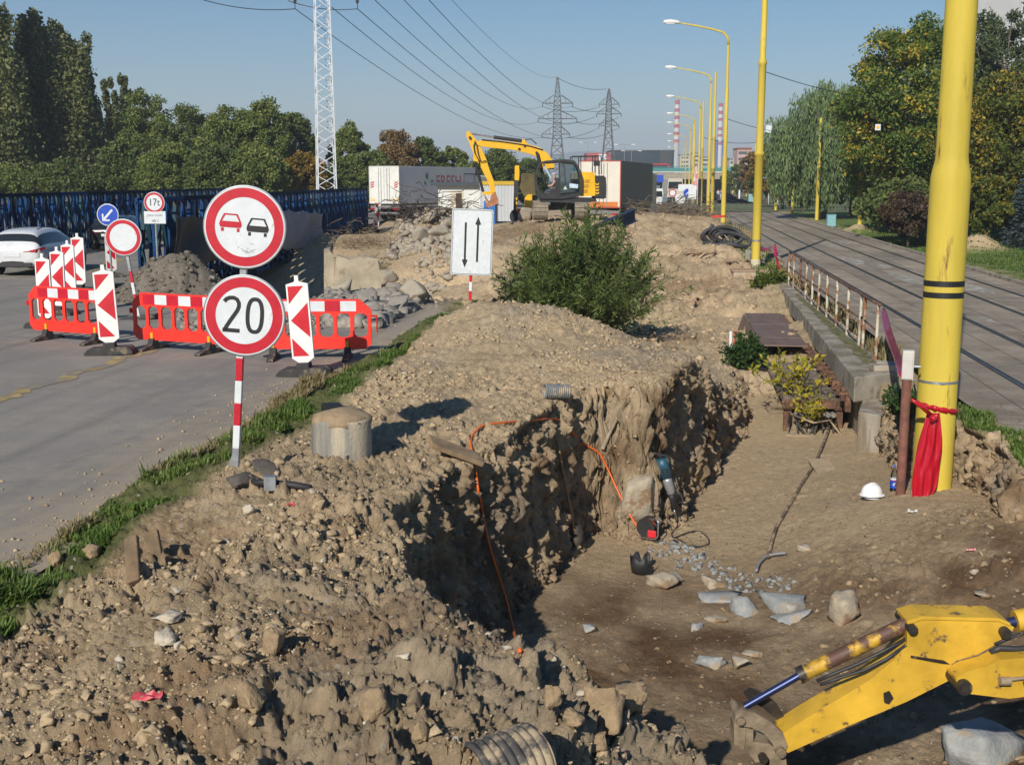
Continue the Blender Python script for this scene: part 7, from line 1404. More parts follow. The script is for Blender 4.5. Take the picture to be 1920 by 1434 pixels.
BRO=[(292,120,158,120,'locust_tree',Lbro,11,'tall leafy tree with a layered top right of the slim poplars'),(365,118,188,125,'locust_tree',Ldk,12,'dark leafy tree behind the keep-left sign'),(440,112,186,120,'locust_tree',Lbro,13,'broad bright leafy tree above the no overtaking sign'),(505,112,180,110,'locust_tree',Lbro,14,'leafy tree with yellowing top left of the mast'),(560,118,200,90,'locust_tree',Ldk,15,'dark leafy tree directly left of the white mast'),(240,108,262,110,'locust_tree',Ldk,16,'low dark leafy tree at the foot of the poplars'),(330,102,262,120,'locust_tree',Lbro,17,'low leafy tree before the taller wood'),(415,100,270,120,'locust_tree',Ldk,18,'low leafy tree behind the lattice bridge'),(490,100,262,110,'locust_tree',Lbro,19,'low bright leafy tree behind the bridge'),(575,104,280,90,'autumn_shrub',Laut,20,'yellowing shrub left of the mast foot'),(662,122,226,80,'locust_tree',Lbro,21,'rounded green tree right of the white mast'),(742,124,236,95,'autumn_tree',Lbrn,22,'brown autumn tree above the white lorry'),(700,110,272,90,'locust_tree',Ldk,23,'green tree behind the rear of the white lorry'),(800,126,252,85,'locust_tree',Ldk,24,'dark green tree behind the lorry lettering'),(850,128,268,70,'locust_tree',Lbro,25,'green tree left of the digger boom'),(930,132,276,110,'locust_tree',Ldk,26,'dark tree seen under the digger boom'),(985,136,292,80,'locust_tree',Ldk,27,'low dark tree right of the digger stick'),(640,108,300,80,'locust_tree',Ldk,28,'low dark tree behind the mast foot'),(120,104,300,130,'locust_tree',Ldk,29,'low dark tree in front of the poplars'),(30,104,310,120,'locust_tree',Lbro,30,'low tree at the left edge under the poplars')]
for u,d,vt,w_,n_,m_,s,l in BRO: tree(n_,u,d,vt,w_,'broad',m_,l,seed=s,nleaf=25000,size=.28,nsub=150,group='wood behind the bridge')
# right side
tree('chestnut_tree',1690,76,14,250,'broad',Lche,'large chestnut turning yellow left of the thick pole',seed=41,nleaf=46000,size=.27,nsub=190,group='chestnuts on the lawn',asp=.5)
tree('chestnut_tree',1880,70,120,260,'broad',Lche2,'golden orange chestnut right of the thick pole',seed=42,nleaf=42000,size=.26,nsub=190,group='chestnuts on the lawn',asp=.5)
tree('chestnut_tree',1640,82,200,150,'broad',Lche,'smaller chestnut between the willow and the large one',seed=43,nleaf=16000,size=.3,nsub=70,group='chestnuts on the lawn',asp=.5)
tree('conifer_tree',1850,88,-25,180,'broad',Lpine,'dark tall conifer behind the thick yellow pole top',seed=44,nleaf=26000,size=.34,nsub=110,asp=.35)
tree('dark_tree',1760,92,40,200,'broad',Ldk,'dark green tree behind the chestnut crowns',seed=45,nleaf=18000,size=.4,nsub=80)
tree('dark_tree',1720,70,330,220,'broad',Ldk,'deep green undergrowth tree beneath the chestnuts',seed=46,nleaf=14000,size=.3,nsub=60)
tree('dark_tree',1840,74,330,200,'broad',Ldk,'deep green undergrowth behind the sapling',seed=47,nleaf=12000,size=.3,nsub=60)
tree('maroon_bush',1698,66,352,100,'broad',Lred,'maroon brown bush on the lawn left of the thick pole','bush',seed=48,nleaf=12000,size=.20,nsub=70,trunkr=.06)
for i,(u,d,vt,w_,m_,l) in enumerate(((1432,150,268,70,Laut,'yellow autumn tree left of the willow'),(1398,190,282,46,Lbrn,'brown autumn tree right of the second yellow pole'),(1462,140,300,60,Laut,'low autumn tree at the left foot of the willow'),(1376,230,305,36,Ldk,'far dark tree beside the track end'),(1422,175,305,50,Ldk,'dark bushy tree behind the far yellow poles'),(1500,130,330,80,Ldk,'dark tree beneath the willow'),(1590,110,300,120,Ldk,'dark tree between willow and chestnut'),(1360,320,318,30,Ldk,'farthest dark tree at the end of the track'))): tree('autumn_tree' if m_ is not Ldk else 'dark_tree',u,d,vt,w_,'broad',m_,l,seed=60+i,nleaf=9000,size=.36,nsub=50,group='trees along the lawn')
# weeping willow: hanging strands
def willow():
    g=np.random.default_rng(5); d=104; x,y=uat(1536,d); h=W(1536,142,d).z; w=196/F*d; rt=root('weeping_willow',(x,y,0),'big weeping willow with drooping grey green strands','tree')
    pts=[];dr=[]
    for cl in range(74):
        dd=ball(g,1,.35)[0]; c=np.array([dd[0]*w*.46,dd[1]*w*.46,h*.66+abs(dd[2])*h*.30*(1 if dd[2]>0 else -.6)])
        for s in range(20):
            a=g.uniform(0,2*PI); o=c+np.array([math.cos(a),math.sin(a),0])*g.uniform(.1,1)*w*.09+np.array([0,0,g.normal()*.3]); Ls=g.uniform(.18,.5)*h; n=34; t_=np.linspace(0,1,n); out=np.array([dd[0],dd[1],0])*.8
            q=o+np.outer(np.sqrt(t_)*.8,out)+np.outer(t_,[0,0,-Ls])+g.normal(size=(n,3))*.10+np.outer(np.sin(t_*5+a)*.15,[1,0,0]); q=q[q[:,2]>.9]; pts.append(q); dr.append(np.tile([.15*math.cos(a),.15*math.sin(a),-1],(len(q),1)))
    P_=np.concatenate(pts); V,Fq=quads(P_,np.full(len(P_),.46),g,.24,dirs=np.concatenate(dr)); npmesh('crown',V,Fq,Lwil,rt); mb=MB(); trunk(mb,h*.75,.4,[(h*.35,(a*w*.3,b*w*.3,h*.75),.16) for a,b in ((1,0),(-1,.3),(.3,1),(-.4,-1))],g); mb.build('trunk',bark,rt)
willow()
# spruce with blue needles at the right edge, sapling
def spruce(u,d,vt,wpx,label):
    g=np.random.default_rng(9); x,y=uat(u,d); h=W(u,vt,d).z; w=wpx/F*d; rt=root('blue_spruce',(x,y,0),label,'tree'); P_=[];D_=[]
    for k in range(16):
        z=h*(.03+.94*k/16); rr=w*.5*(1-z/h)*g.uniform(.85,1.1)+.1; nb=11
        for b in range(nb):
            a=2*PI*b/nb+k*.7+g.normal()*.1; n=70; t_=g.random(n)**.7; q=np.stack([math.cos(a)*t_*rr,math.sin(a)*t_*rr,z-.22*t_*rr+0*t_],1)+g.normal(size=(n,3))*np.array([.1,.1,.05]); P_.append(q); D_.append(np.tile([math.cos(a),math.sin(a),.1],(n,1)))
    P_=np.concatenate(P_); V,Fq=quads(P_,np.full(len(P_),.24),g,.4,dirs=np.concatenate(D_)); npmesh('crown',V,Fq,Lcon,rt); mb=MB(); trunk(mb,h*.95,.14,[],g); mb.build('trunk',bark,rt)
spruce(1925,60,300,150,'blue grey spruce at the right frame edge')
tree('sapling',1836,60,300,110,'broad',Lche2,'young staked tree with a thin pale trunk by the sand heap',seed=71,nleaf=9000,size=.2,nsub=50,trunkr=.09)
# willow scrub in the trench: long narrow leaves on many stems
def shrub(name,loc,wid,hgt,nst,leafm,label,seed,leafn=60,ls=.13,asp=.2,spread=.9,cat='bush',droop=.35):
    g=np.random.default_rng(seed); rt=root(name,loc,label,cat); mb=MB(); P_=[];D_=[]
    for s in range(nst):
        a=g.uniform(0,2*PI); e=g.random()**.7*spread; L_=hgt*g.uniform(.55,1.05)*(1-.25*e*e); n=9
        pts=[]; 
        for i in range(n):
            t_=i/(n-1); r_=wid*.5*(.12+.88*e)*(t_**.8); pts.append((r_*math.cos(a)+.06*math.sin(t_*6+s),r_*math.sin(a)+.06*math.cos(t_*5+s),L_*(t_-droop*e*t_*t_)))
        mb.tube(pts,[.014*(1-.8*i/n) for i in range(n)],4,caps=False)
        A_=np.array(pts); t_=.15+.85*g.random(leafn)**.8; idx=t_*(n-1); i0=np.minimum(idx.astype(int),n-2); q=A_[i0]+(A_[i0+1]-A_[i0])*(idx-i0)[:,None]; dd=A_[i0+1]-A_[i0]; dd/=np.linalg.norm(dd,axis=1)[:,None]; dd=dd*.7+g.normal(size=(leafn,3))*.75; dd[:,2]-=.05; dd/=np.linalg.norm(dd,axis=1)[:,None]
        P_.append(q+dd*ls*.6+g.normal(size=(leafn,3))*.03); D_.append(dd)
    P_=np.concatenate(P_); V,Fq=quads(P_,np.full(len(P_),ls),g,asp,dirs=np.concatenate(D_)*4); npmesh('foliage',V,Fq,leafm,rt); mb.build('stem',MT('green_brown_stem',(.09,.08,.035),.8),rt); return rt
Lscr=LEAF('scrub_willow_leaves',[(0.046,0.082,0.021),(0.081,0.122,0.030),(0.132,0.179,0.044),(0.217,0.255,0.090)],.3); Lail=LEAF('yellowing_ailanthus_leaves',[(0.160,0.190,0.020),(0.320,0.300,0.030),(0.450,0.360,0.030),(0.420,0.250,0.020)],.35); Lgrn=LEAF('nettle_leaves',[(0.020,0.050,0.012),(0.040,0.085,0.020),(0.070,0.120,0.030)],.3)
x,y=uat(1092,29.0); shrub('willow_scrub',(x,y,-.75),4.5,3.6,270,Lscr,'wide dark green willow scrub growing out of the trench',1,leafn=120,ls=.18,asp=.20)
x,y=uat(1110,28.5); shrub('willow_scrub',(x,y,-.7),5.4,3.3,46,Lscr,'loose outer shoots of the big willow scrub',12,leafn=55,ls=.17,spread=1.0,droop=.45)
x,y=uat(1000,30.5); shrub('willow_scrub',(x,y,-.5),2.6,2.6,60,Lscr,'pale leaved willow shoots at the left of the scrub',2,leafn=60,ls=.16)
p=T(1394,690); shrub('nettle_plant',(p.x,p.y-.1,p.z-.05),1.2,.85,60,Lgrn,'dense green plant left of the rusty deck',3,leafn=40,ls=.12,asp=.5)
p=T(1440,715); shrub('ailanthus_seedling',(2.45,23.2,-.8),1.9,1.15,13,Lail,'yellow green seedling spreading over the rusty deck',4,leafn=30,ls=.13,asp=.42)
shrub('ailanthus_seedling',(2.75,22.35,-1.1),.9,.7,10,Lail,'small yellow seedling hanging before the deck edge',5,leafn=30,ls=.12,asp=.42)
x,y=uat(1450,40.5); shrub('vine_plant',(x,y,-.5),1.9,1.0,50,LEAF('vine_leaves',[(0.040,0.080,0.014),(0.100,0.140,0.020),(0.220,0.230,0.030)],.3),'green and yellow vine at the far end of the parapet',6,leafn=40,ls=.15,asp=.6)
p=T(1660,720); shrub('weed_plant',(3.55,17.6,-.05),.7,.5,26,Lgrn,'green weeds behind the white junction box',7,leafn=34,ls=.12,asp=.35)
# ================= GRASS, CLODS, RUBBLE =================
def blades(name,P_,L_,g,mats,label,cat='grass',w=.011):
    n=len(P_); a=g.uniform(0,2*PI,n); lean=g.uniform(.15,.9,n); L_=L_*g.uniform(.5,1.25,n)
    d=np.stack([np.cos(a)*np.sin(lean),np.sin(a)*np.sin(lean),np.cos(lean)],1); s=np.stack([-np.sin(a),np.cos(a),0*a],1)*(w*(1+.5*(L_>.2)))[:,None]
    mid=P_+d*(L_*.55)[:,None]; tip=P_+d*L_[:,None]; tip[:,2]-=L_*lean*.28; tip[:,:2]+=d[:,:2]*(L_*.25)[:,None]
    V=np.stack([P_-s,P_+s,mid+s*.8,mid-s*.8,tip],1).reshape(-1,3); b=np.arange(n)*5
    Fq=np.concatenate([np.stack([b,b+1,b+2,b+3],1),np.stack([b+3,b+2,b+4,b+4],1)])
    Fq=Fq[:n]; T3=np.stack([b+3,b+2,b+4],1)
    me=bpy.data.meshes.new(name); V=V.astype(np.float32); me.vertices.add(len(V)); me.vertices.foreach_set('co',V.ravel())
    me.loops.add(n*7); li=np.concatenate([np.stack([b,b+1,b+2,b+3],1).ravel(),T3.ravel()]).astype(np.int32); me.loops.foreach_set('vertex_index',li)
    me.polygons.add(2*n); me.polygons.foreach_set('loop_start',np.concatenate([np.arange(n)*4,4*n+np.arange(n)*3]).astype(np.int32)); me.update(calc_edges=True); me.materials.append(mats)
    o=bpy.data.objects.new(name,me); C.objects.link(o); return tag(o,kind='stuff')
g=np.random.default_rng(11)
Lgr=LEAF('verge_grass_blades',[(.055,.105,.018),(.095,.165,.028),(.14,.21,.045),(.27,.24,.09)],.35); Ldry=LEAF('dry_grass_blades',[(.20,.15,.07),(.30,.24,.12),(.10,.12,.03)],.3)
def pick(mask,n,wexp=1.):
    idx=np.nonzero(mask)[0]; w=rf[idx]**wexp; w/=w.sum(); return idx[g.choice(len(idx),n,p=w)]
edge=.22*fbm(xf,yf,0*xf,1.1,3,123)
m=(xf>-4.95+edge*.6)&(xf<-4.32+edge*1.3)&(yf>4.5)&(yf<28.5)&(fbm(xf,yf,0*xf,1.7,3,124)>.0+.10*np.clip((yf-9)/10,0,1))
i=pick(m,46000,.9); P_=TP[i]+g.normal(size=(len(i),3))*np.array([.03,.04,0]); blades('verge_grass',P_,np.clip(.15-.002*P_[:,1],.08,.15)*(.35+.9*g.random(len(i)))*np.clip(fbm(P_[:,0],P_[:,1],P_[:,2],2.2,2,128)*1.6+.8,.35,1.3),g,Lgr,'',w=.008)
m=(xf>-5.15)&(xf<-4.85)&(yf>8)&(yf<20)&(fbm(xf,yf,0*xf,.7,2,125)>.0); i=pick(m,6000); blades('dry_grass',TP[i],np.full(len(i),.12),g,Ldry,'')
m=(((xf>3.4)&(xf<4.75)&(yf>14.2)&(yf<21)&(zf>-.2)&(fbm(xf,yf,0*xf,1.2,3,126)>-.1))|((xf>4.3)&(xf<6.5)&(yf>10)&(yf<15.3)&(zf>-.2)))&(tf>.97); i=pick(m,16000); blades('verge_grass',TP[i],np.full(len(i),.13),g,Lgr,'')
m=(xf>11.85)&(xf<26)&(yf>28)&(yf<95)&(fbm(xf,yf,0*xf,.5,3,127)>-.25+.5*(xf<13)); i=pick(m,42000,.2); blades('lawn_grass',TP[i],np.full(len(i),.16),g,Lgr,'',w=.02)
m=(xf>3.3)&(xf<4.6)&(yf>46)&(yf<125); i=pick(m,6000,.3); blades('verge_grass',TP[i],np.full(len(i),.14),g,Lgr,'',w=.02)
m=(xf>4.2)&(xf<4.6)&(yf>23)&(yf<41); i=pick(m,3500,.3); blades('dry_grass',TP[i]+np.array([0,0,.1]),np.full(len(i),.28),g,Ldry,'',w=.012)
# soil clods and small stones
def scatter(name,idx,sizes,ico,mat,flat=.75,lift=.15,var=24,planes=9,rough=.1):
    lib=[hull(900+k,8,0,.0,.85) if name in('rubble','concrete_chips') else hull(900+k,10 if ico is ICO1 else 13,0 if ico is ICO1 else 1,rough,.5) for k in range(var)]; Vs=[];Fs=[];nv=0
    for k,(i,s) in enumerate(zip(idx,sizes)):
        M_=rotm(*g.uniform(0,6.28,3)); L_=lib[k%var]; V=(L_[0]@M_.T)*np.array([1,1,flat])*s; nrm=TN[i]; V=V+TP[i]+nrm*s*lift; Vs.append(V); Fs.append(L_[1]+nv); nv+=len(V)
    V=np.concatenate(Vs); Fq=np.concatenate(Fs); return tag(npmesh(name,V,Fq,mat),kind='stuff')
def CLOD():
    m,t=nt_new('soil_clod'); L=t.links.new; out=nd(t,'ShaderNodeOutputMaterial'); b=nd(t,'ShaderNodeBsdfPrincipled',Roughness=.95); b.inputs['Specular IOR Level'].default_value=.1; L(b.outputs[0],out.inputs[0])
    gg=nd(t,'ShaderNodeNewGeometry'); cr=nd(t,'ShaderNodeValToRGB'); e=cr.color_ramp.elements; e[0].color=(.37,.28,.175,1); e[1].color=(.47,.365,.235,1); q=e.new(.5); q.color=(.435,.333,.21,1); L(gg.outputs['Random Per Island'],cr.inputs[0])
    n=nd(t,'ShaderNodeTexNoise',Scale=22.,Detail=8.,Roughness=.7); L(gg.outputs['Position'],n.inputs['Vector']); r=nd(t,'ShaderNodeMapRange'); r.inputs[1].default_value=.3; r.inputs[2].default_value=.7; r.inputs[3].default_value=.7; r.inputs[4].default_value=1.2; L(n.outputs[0],r.inputs[0])
    mu=nd(t,'ShaderNodeMix',_data_type='RGBA',_blend_type='MULTIPLY'); mu.inputs[0].default_value=1; L(cr.outputs[0],mu.inputs[6]); L(r.outputs[0],mu.inputs[7]); L(mu.outputs[2],b.inputs['Base Color'])
    bp=nd(t,'ShaderNodeBump',Strength=.8,Distance=.02); L(n.outputs[0],bp.inputs['Height']); L(bp.outputs[0],b.inputs['Normal']); MATS['soil_clod']=m; return m
cm_=CLOD()
dm=(dirt>0)&(floorm<.3)&(steep<.6)&(vg<.3)&(yf<30)
cl=np.clip(fbm(xf,yf,zf,1.3,3,131)*3.2+.45,.03,1.6)
idx=np.nonzero(dm&(rf<13))[0]; w=rf[idx]*cl[idx]*(1+.6*(rf[idx]<9)); w/=w.sum(); I1=idx[g.choice(len(idx),3400,p=w)]; scatter('soil_clods',I1,.012+.045*g.random(3400)**3.6,ICO2,cm_,planes=11,rough=.35,lift=.0)
I1=idx[g.choice(len(idx),14000,p=w)]; scatter('soil_crumbs',I1,.005+.012*g.random(24000)**2,ICO1,cm_,planes=7,rough=.3,lift=.05)
idx=np.nonzero(dm&(rf>=12)&(rf<26)&(xf<2))[0]; w=rf[idx]*cl[idx]; w/=w.sum(); I1=idx[g.choice(len(idx),5500,p=w)]; scatter('soil_crumbs',I1,.008+.040*g.random(5500)**3,ICO1,cm_,planes=7,rough=.3,lift=.05)
idx=np.nonzero((floorm>.3)&(yf<18)&(xf<4.5)|((dirt>0)&(yf>26)&(yf<75)&(xf>-8)&(xf<3.2)))[0]; w=rf[idx]**.5; w/=w.sum(); I1=idx[g.choice(len(idx),5000,p=w)]; scatter('soil_crumbs',I1,(.007+.030*g.random(5000)**4)*np.clip(rf[I1]/16,1,3),ICO1,MT('damp_crumbs',(.22,.15,.088),.95,0,.3,4,.4,50),planes=7,rough=.3,lift=.0)
idx=np.nonzero((steep>.35)&(rf<26)&(dirt>0))[0]; I1=g.choice(idx,3800); scatter('soil_clods',I1,.008+.045*g.random(3800)**4,ICO2,MT('wall_clods',(.27,.195,.118),.95,0,.3,3,.5,50),planes=9,rough=.3,lift=-.15)
ft=np.nonzero((tf>.0)&(tf<.45)&nearf&(dirt>0)&(rf<24))[0]; I1=g.choice(ft,3000); scatter('soil_crumbs',I1,.010+.06*g.random(3000)**3.2,ICO2,MATS['wall_clods'],planes=9,rough=.3,lift=.1)
idx=np.nonzero((floorm>.3)&(rslope>.4)&(yf<16))[0]; I1=g.choice(idx,1700); scatter('soil_crumbs',I1,.007+.055*g.random(1700)**4,ICO2,MT('slope_clods',(.30,.22,.135),.95,0,.3,3,.5,50),planes=9,rough=.3,lift=-.15)
st_=MT('scattered_stones',(.42,.37,.29),.85,0,.25,5,.4,50); idx=np.nonzero(dm&(rf<26))[0]; w=rf[idx]; w/=w.sum(); I1=idx[g.choice(len(idx),420,p=w)]; scatter('pebbles',I1,.010+.035*g.random(420)**2.5,ICO2,st_,planes=9)
ch=MT('blue_grey_chips',(.25,.255,.25),.9,0,.2,6,.4,40); cpt=np.array([tuple(T(u,v)) for u,v in ((1260,1030),(1300,1055),(1340,1075),(1400,1095),(1440,1100))]); idx=np.nonzero(np.min(np.hypot(xf[:,None]-cpt[None,:,0],yf[:,None]-cpt[None,:,1]),axis=1)<.32)[0]; I1=g.choice(idx,300); scatter('concrete_chips',I1,.008+.055*g.random(300)**3.2,ICO2,ch,planes=8)
TP[roadm,2]=.455; TN[roadm]=(0,0,1)
idx=np.nonzero(roadm&(xf>-7.5)&(yf>6)&(yf<27))[0]; w=np.exp((xf[idx]+4.9)*2.2)*rf[idx]; w/=w.sum(); I1=idx[g.choice(len(idx),1300,p=w)]; scatter('road_grit',I1,.005+.022*g.random(1300)**4,ICO1,cm_,planes=7,rough=.3,lift=.1)
# rubble banks
rub=MT('dusty_rubble',(.36,.315,.245),.9,0,.22,1.2,.5,14,spots=((.24,.18,.12),.4,1.2)); rug=MT('grey_rubble',(.27,.245,.21),.9,0,.22,1.2,.5,14)
def area(pix): 
    p=np.array([(uat(u,d)) for u,d in pix]); return p
def inpoly(poly): return seg_dist(xf,yf,[tuple(q) for q in poly])[1]
a1=area([(600,27.5),(640,36),(690,40),(780,38),(800,30),(760,26),(690,23.5),(620,24)]); m=inpoly(a1); idx=np.nonzero(m)[0]
I1=g.choice(idx,2600); scatter('rubble',I1,.04+.26*g.random(2600)**2.6,ICO2,rug,planes=9)
a2=area([(735,52),(760,66),(850,70),(925,66),(900,56),(850,54),(790,52)]); idx=np.nonzero(inpoly(a2))[0]; I1=g.choice(idx,1800); scatter('rubble',I1,.08+.3*g.random(1800)**3,ICO2,rub,planes=9)
a3=area([(610,44),(640,46),(780,50),(870,54),(860,46),(760,42),(640,41)]); idx=np.nonzero(inpoly(a3))[0]; I1=g.choice(idx,900); scatter('rubble',I1,.05+.25*g.random(900)**3,ICO2,rub,planes=9)
I1=np.nonzero((yf>27)&(yf<76)&(xf>-6)&(xf<3.3)&(ridge>.2))[0]; I1=g.choice(I1,2600); scatter('soil_clods',I1,.025+.12*g.random(2600)**4,ICO2,cm_,planes=9,rough=.3,lift=.0)
idx=np.nonzero(heapm&(yf<HEAPS[0][1]+1.2))[0]; I1=g.choice(idx,1300); scatter('heap_clods',I1,.015+.09*g.random(1300)**5,ICO1,MT('dark_heap_clods',(.16,.135,.105),.95,0,.3,3,.5,30),planes=8)
idx=np.nonzero(inpoly(area([(330,26),(400,30),(560,27),(640,24.5),(560,22.5),(330,22.5)])))[0]; I1=g.choice(idx,900); scatter('rubble',I1,.02+.09*g.random(900)**4,ICO1,rug,planes=8)
def Rk(u,v,wp,hp,seed,m_,lab,grp,rot=None,pl=8):
    p=T(u,v+hp*.25); d=FW.dot(p); s=d/F; rock('rubble_slab',p,(wp*s*.48,wp*s*.42,hp*s*.5),seed,m_,lab,'rubble',grp,rot=rot,sink=.2,planes=pl,rough=.05)
for i,(u,v,w_,h_,l) in enumerate(((820,960-360-20,84,64,'large flat concrete slab standing at the foot of the rubble bank'),(765,553,56,44,'pale slab on the rubble bank left of the arrow sign'),(728,525,40,34,'round pale lump of broken concrete on the rubble bank'),(700,535,36,28,'small pale lump beside the round concrete lump'),(640,548,54,36,'tilted asphalt piece near the abutment'),(690,565,60,40,'grey slab in the middle of the rubble bank'),(655,575,50,34,'pale slab above the right red barrier'),(745,585,60,30,'flat slab at the right foot of the rubble bank'),(705,590,54,30,'low slab near the barrier end'),(620,565,44,30,'dark asphalt slab above the barrier'),(665,530,46,26,'dark tilted asphalt plate under the abutment'),(720,555,52,36,'brown slab between the pale ones'))):
    if i==0: u,v,w_,h_=776,556,60,50
    if i==1: u,v,w_,h_=742,546,44,34
    Rk(u,v,w_,h_,500+i*11,(rub,rug)[i%2 if i not in (0,) else 0],l,'slabs on the rubble bank',rot=(.5*math.sin(i*2.1),.45*math.cos(i*1.3),i*.9),pl=7)
for i,(u,v,w_,h_,l) in enumerate(((788,445,44,42,'leaning pale boulder at the left of the upper rubble pile'),(822,440,56,44,'largest pale boulder of the upper rubble pile'),(838,420,40,22,'flat pale boulder on top of the largest one'),(808,412,46,20,'long grey slab across the upper rubble pile'),(770,430,22,18,'small block at the left foot of the upper pile'),(850,450,40,20,'low pale slab touching the arrow sign plate'),(785,462,32,16,'flat chip below the leaning boulder'),(830,400,30,20,'grey block beneath the twisted wire'),(985,405,34,30,'white concrete chunk left of the digger track'),(800,395,26,18,'small grey block near the twisted wire'),(860,400,26,18,'pale block below the hut door'))):
    Rk(u,v,w_,h_,700+i*13,rub,l,'boulders of the upper rubble pile',rot=(.4*math.sin(i*1.7),.4*math.cos(i*2.3),i*.8),pl=8)
# broken abutment wall under the bridge end
p=W(668,562,44); rt=root('abutment',(p.x,p.y,p.z-.2),'broken pale concrete abutment wall at the bridge end','abutment',rz=YAW+.15)
mb=MB(); mb.prism([(-.75,0),(.85,0),(.95,.9),(.8,1.75),(.3,1.85),(-.2,1.72),(-.7,1.9),(-.8,1.0)],.9); mb.build('abutment_wall',MT('pale_abutment_concrete',(.40,.345,.255),.9,0,.2,1.2,.5,14,spots=((.27,.21,.14),.4,1.5)),rt,bevel=.06)
mb=MB(); mb.prism([(-1.2,0),(-.76,0),(-.82,1.9),(-.95,2.1),(-1.15,2.05)],1.4,y0=.5); mb.build('side_pillar',MATS['pale_abutment_concrete'],rt,bevel=.05)
# twigs, brushwood, bent reinforcing wire
tw_=MT('dry_twigs',(.20,.155,.11),.9,0,.3,5); rsx=MT('twisted_rebar',(.13,.10,.08),.8,.3,.3,4)
def brush(name,loc,rx_,ry_,rz_,n,L_,r,mat,label,cat,seed):
    g_=random.Random(seed); mb=MB()
    for k in range(n):
        p=Vector((g_.gauss(0,rx_*.45),g_.gauss(0,ry_*.45),abs(g_.gauss(0,rz_*.45)))); a=g_.uniform(0,2*PI); d=Vector((math.cos(a),math.sin(a),g_.gauss(0,.35)))*L_*g_.uniform(.4,1.1); pts=[p+d*t_+Vector((g_.gauss(0,.08),g_.gauss(0,.08),g_.gauss(0,.10)))*L_*.6*(t_>0) for t_ in (0,.33,.66,1)]; mb.tube(pts,[r,r*.9,r*.7,r*.35],4,caps=False)
    o=mb.build(name,mat,loc=loc); return tag(o,label,cat)
p=T(1275,402); brush('brush_pile',(p.x,p.y+.5,p.z-.1),3.4,1.6,1.2,420,1.5,.024,tw_,'pile of cut branches and roots on the far end of the sand ridge','brush pile',1)
p=T(1180,400); brush('brush_pile',(p.x,p.y,p.z-.1),1.6,1.2,.9,120,1.1,.02,tw_,'small heap of roots right of the excavator','brush pile',2)
p=T(680,462); brush('dry_shrub',(p.x,p.y,p.z-.1),2.0,1.6,.9,420,.7,.010,MT('straw_twigs',(.27,.20,.12),.9,0,.3,5),'dry straw coloured scrub above the abutment','bush',3)
p=T(735,412); brush('dry_shrub',(p.x,p.y,p.z-.1),1.2,1.2,1.3,160,1.0,.012,tw_,'leafless thorny scrub left of the upper rubble pile','bush',4)
p=W(815,408,59); brush('twisted_rebar',(p.x,p.y,p.z-.2),3.2,1.2,1.5,190,1.6,.022,rsx,'tangle of bent reinforcing bars on the upper rubble pile','rebar',5)
p=T(700,505); brush('twisted_rebar',(p.x,p.y,p.z),.9,.6,.5,70,.8,.014,rsx,'bent rebar hanging over the broken abutment','rebar',6)
p=T(1490,700); brush('twig_litter',(2.9,23.6,-.74),.9,1.6,.06,120,.5,.007,tw_,'dry twigs lying on the rusty girder deck','twigs',7)
# blue I-beam lying on the slope
a=W(1113,437,58); b=W(1190,403,61); d=b-a; Ln=d.length; mb=MB(); mb.box((0,0,0),(Ln,.03,.62)); mb.box((0,-.0,.30),(Ln,.34,.04)); mb.box((0,0,-.30),(Ln,.34,.04)); 
o=mb.build('steel_beam',MT('dark_blue_beam',(.018,.032,.075),.45,.3,.25,2,spots=((.15,.08,.05),.2,2)),loc=(a+b)/2); o.rotation_euler=(0,-math.atan2(d.z,math.hypot(d.x,d.y)),math.atan2(d.y,d.x)); tag(o,'dark blue steel beam lying on the slope below the excavator','steel beam')
rt=root('tyre',T(702,437),'black tyre base of a striped post by the bridge end','tyre'); mb=MB(); mb.lathe([(.2,0),(.45,0),(.5,.1),(.45,.22),(.2,.22),(.2,0)],24); mb.build('tyre_ring',MATS['tyre_rubber'],rt)
o=dup(D0); p=T(704,434); o.location=(p.x,p.y,p.z); o.scale=(1.15,1,1.35); o.rotation_euler=(0,.12,YAW+.5); o['label']='twisted striped board at the bridge end left of the rubble'
# loose black gear by the sign foot
p=T(510,915); mb=MB(); mb.tube([(-.3,.1,.03),(-.05,0,.05),(.15,-.02,.04),(.35,-.1,.03)],.03,7); mb.box((0,-.05,.06),(.1,.08,.12),1); o=mb.build('clamp',[MATS['black_plastic'],M_GALV()],loc=p); o.rotation_euler.z=YAW; tag(o,'black strap and metal clamp on the soil right of the sign foot','clamp')
for i,(u,v,l) in enumerate(((455,905,'dark broken plate just right of the sign foot'),(500,890,'dark flat shard behind the strap'))):
    p=T(u,v); rock('asphalt_shard',p,(.2,.12,.05),880+i,MT('dark_shard',(.10,.085,.07),.9,0,.25,5,.4,30),l,'shard',planes=7)
# ---- labels for the uncountable ground cover
STUFF={'verge_grass':'short green grass growing along the verges','dry_grass':'dry yellow grass at the edges of the paving','lawn_grass':'green lawn grass beyond the tram track','soil_clods':'clods of dry tan soil','soil_crumbs':'fine crumbs of loose tan soil','pebbles':'small pale stones scattered on the soil','concrete_chips':'small grey concrete chips on the pit floor','rubble':'broken concrete rubble lying in a bank','heap_clods':'dark dirt clods on the heap behind the barriers','road_grit':'grit and crumbs lying on the road edge'}
for o in list(bpy.data.objects):
    b=o.name.split('.')[0]
    if o.get('kind')=='stuff' and b in STUFF: o['label']=STUFF[b]; o['category']=b.replace('_',' ')
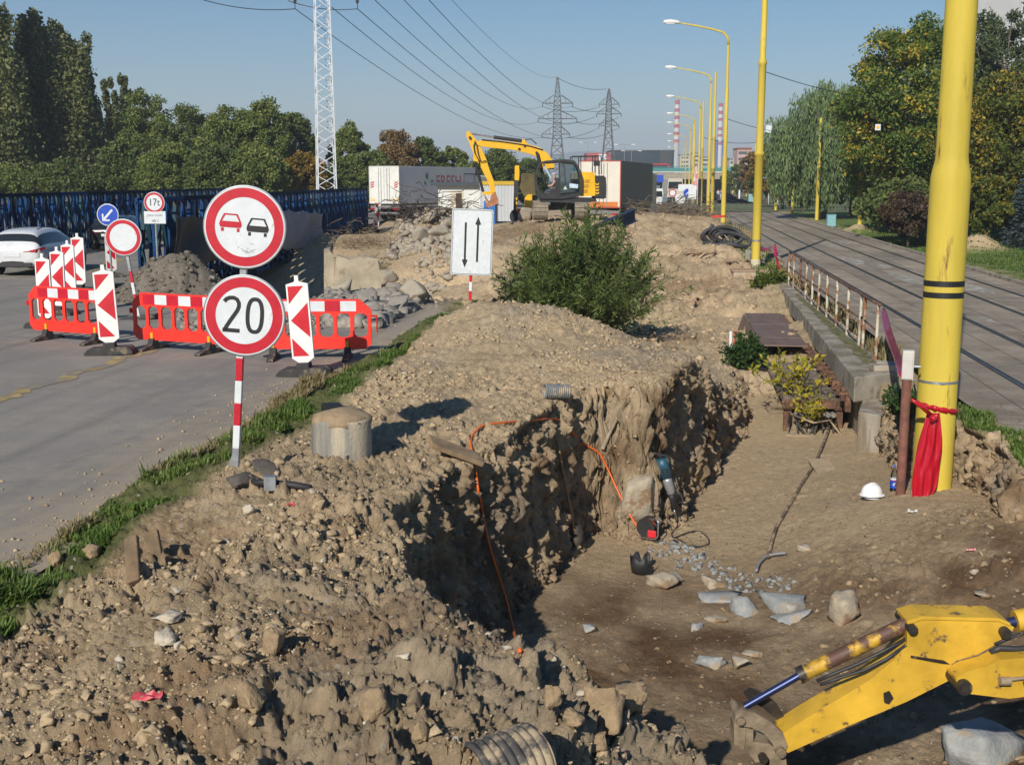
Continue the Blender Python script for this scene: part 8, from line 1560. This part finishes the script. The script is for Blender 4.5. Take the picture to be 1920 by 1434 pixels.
# ================= LIGHT, SKY, CAMERA =================
SUN_EL,SUN_AZ=R(31),R(14)
sd=Vector((math.sin(SUN_AZ)*math.cos(SUN_EL),math.cos(SUN_AZ)*math.cos(SUN_EL),-math.sin(SUN_EL)))  # travel direction of light
sl=bpy.data.lights.new('sun','SUN'); sl.energy=4.4; sl.angle=R(.5); sl.color=(1,.93,.82)
so=bpy.data.objects.new('sun',sl); C.objects.link(so); so.rotation_euler=sd.to_track_quat('-Z','Y').to_euler()
w=bpy.data.worlds.new('World'); sc.world=w; w.use_nodes=True; t=w.node_tree; bg=t.nodes['Background']
sk=t.nodes.new('ShaderNodeTexSky'); sk.sky_type='NISHITA'; sk.sun_disc=False; sk.sun_elevation=SUN_EL; sk.sun_rotation=PI+SUN_AZ
sk.air_density=1.0; sk.dust_density=.3; sk.ozone_density=3.5; sk.altitude=200
hs=t.nodes.new('ShaderNodeHueSaturation'); hs.inputs['Saturation'].default_value=1.35; t.links.new(sk.outputs[0],hs.inputs['Color']); t.links.new(hs.outputs[0],bg.inputs[0]); bg.inputs[1].default_value=.060
# thin autumn haze over the whole site
mb=MB(); mb.box((0,2900,100),(13000,6400,212)); hz_o=mb.build('haze',[nt_new('haze_air')[0]]); m=hz_o.data.materials[0]; t=m.node_tree
ho=t.nodes.new('ShaderNodeOutputMaterial'); hv=t.nodes.new('ShaderNodeVolumePrincipled'); hv.inputs['Color'].default_value=(.78,.88,1,1); hv.inputs['Density'].default_value=.0004; t.links.new(hv.outputs[0],ho.inputs['Volume']); tag(hz_o,kind='stuff')
cam=bpy.data.cameras.new('camera'); co=bpy.data.objects.new('camera',cam); C.objects.link(co); sc.camera=co
cam.sensor_fit='HORIZONTAL'; cam.sensor_width=36; cam.lens=36*F/1920; cam.clip_start=.1; cam.clip_end=20000
co.location=(0,0,CZ); co.rotation_euler=(PI/2-PITCH,0,YAW)
vs_=sc.view_settings; vs_.view_transform='Standard'; vs_.look='None'; vs_.gamma=1; vs_.exposure=.42
sc.cycles.use_adaptive_sampling=True; sc.cycles.max_bounces=6; sc.cycles.transparent_max_bounces=16
try: sc.cycles.use_denoising=True; sc.cycles.denoiser='OPENIMAGEDENOISE'
except Exception: pass
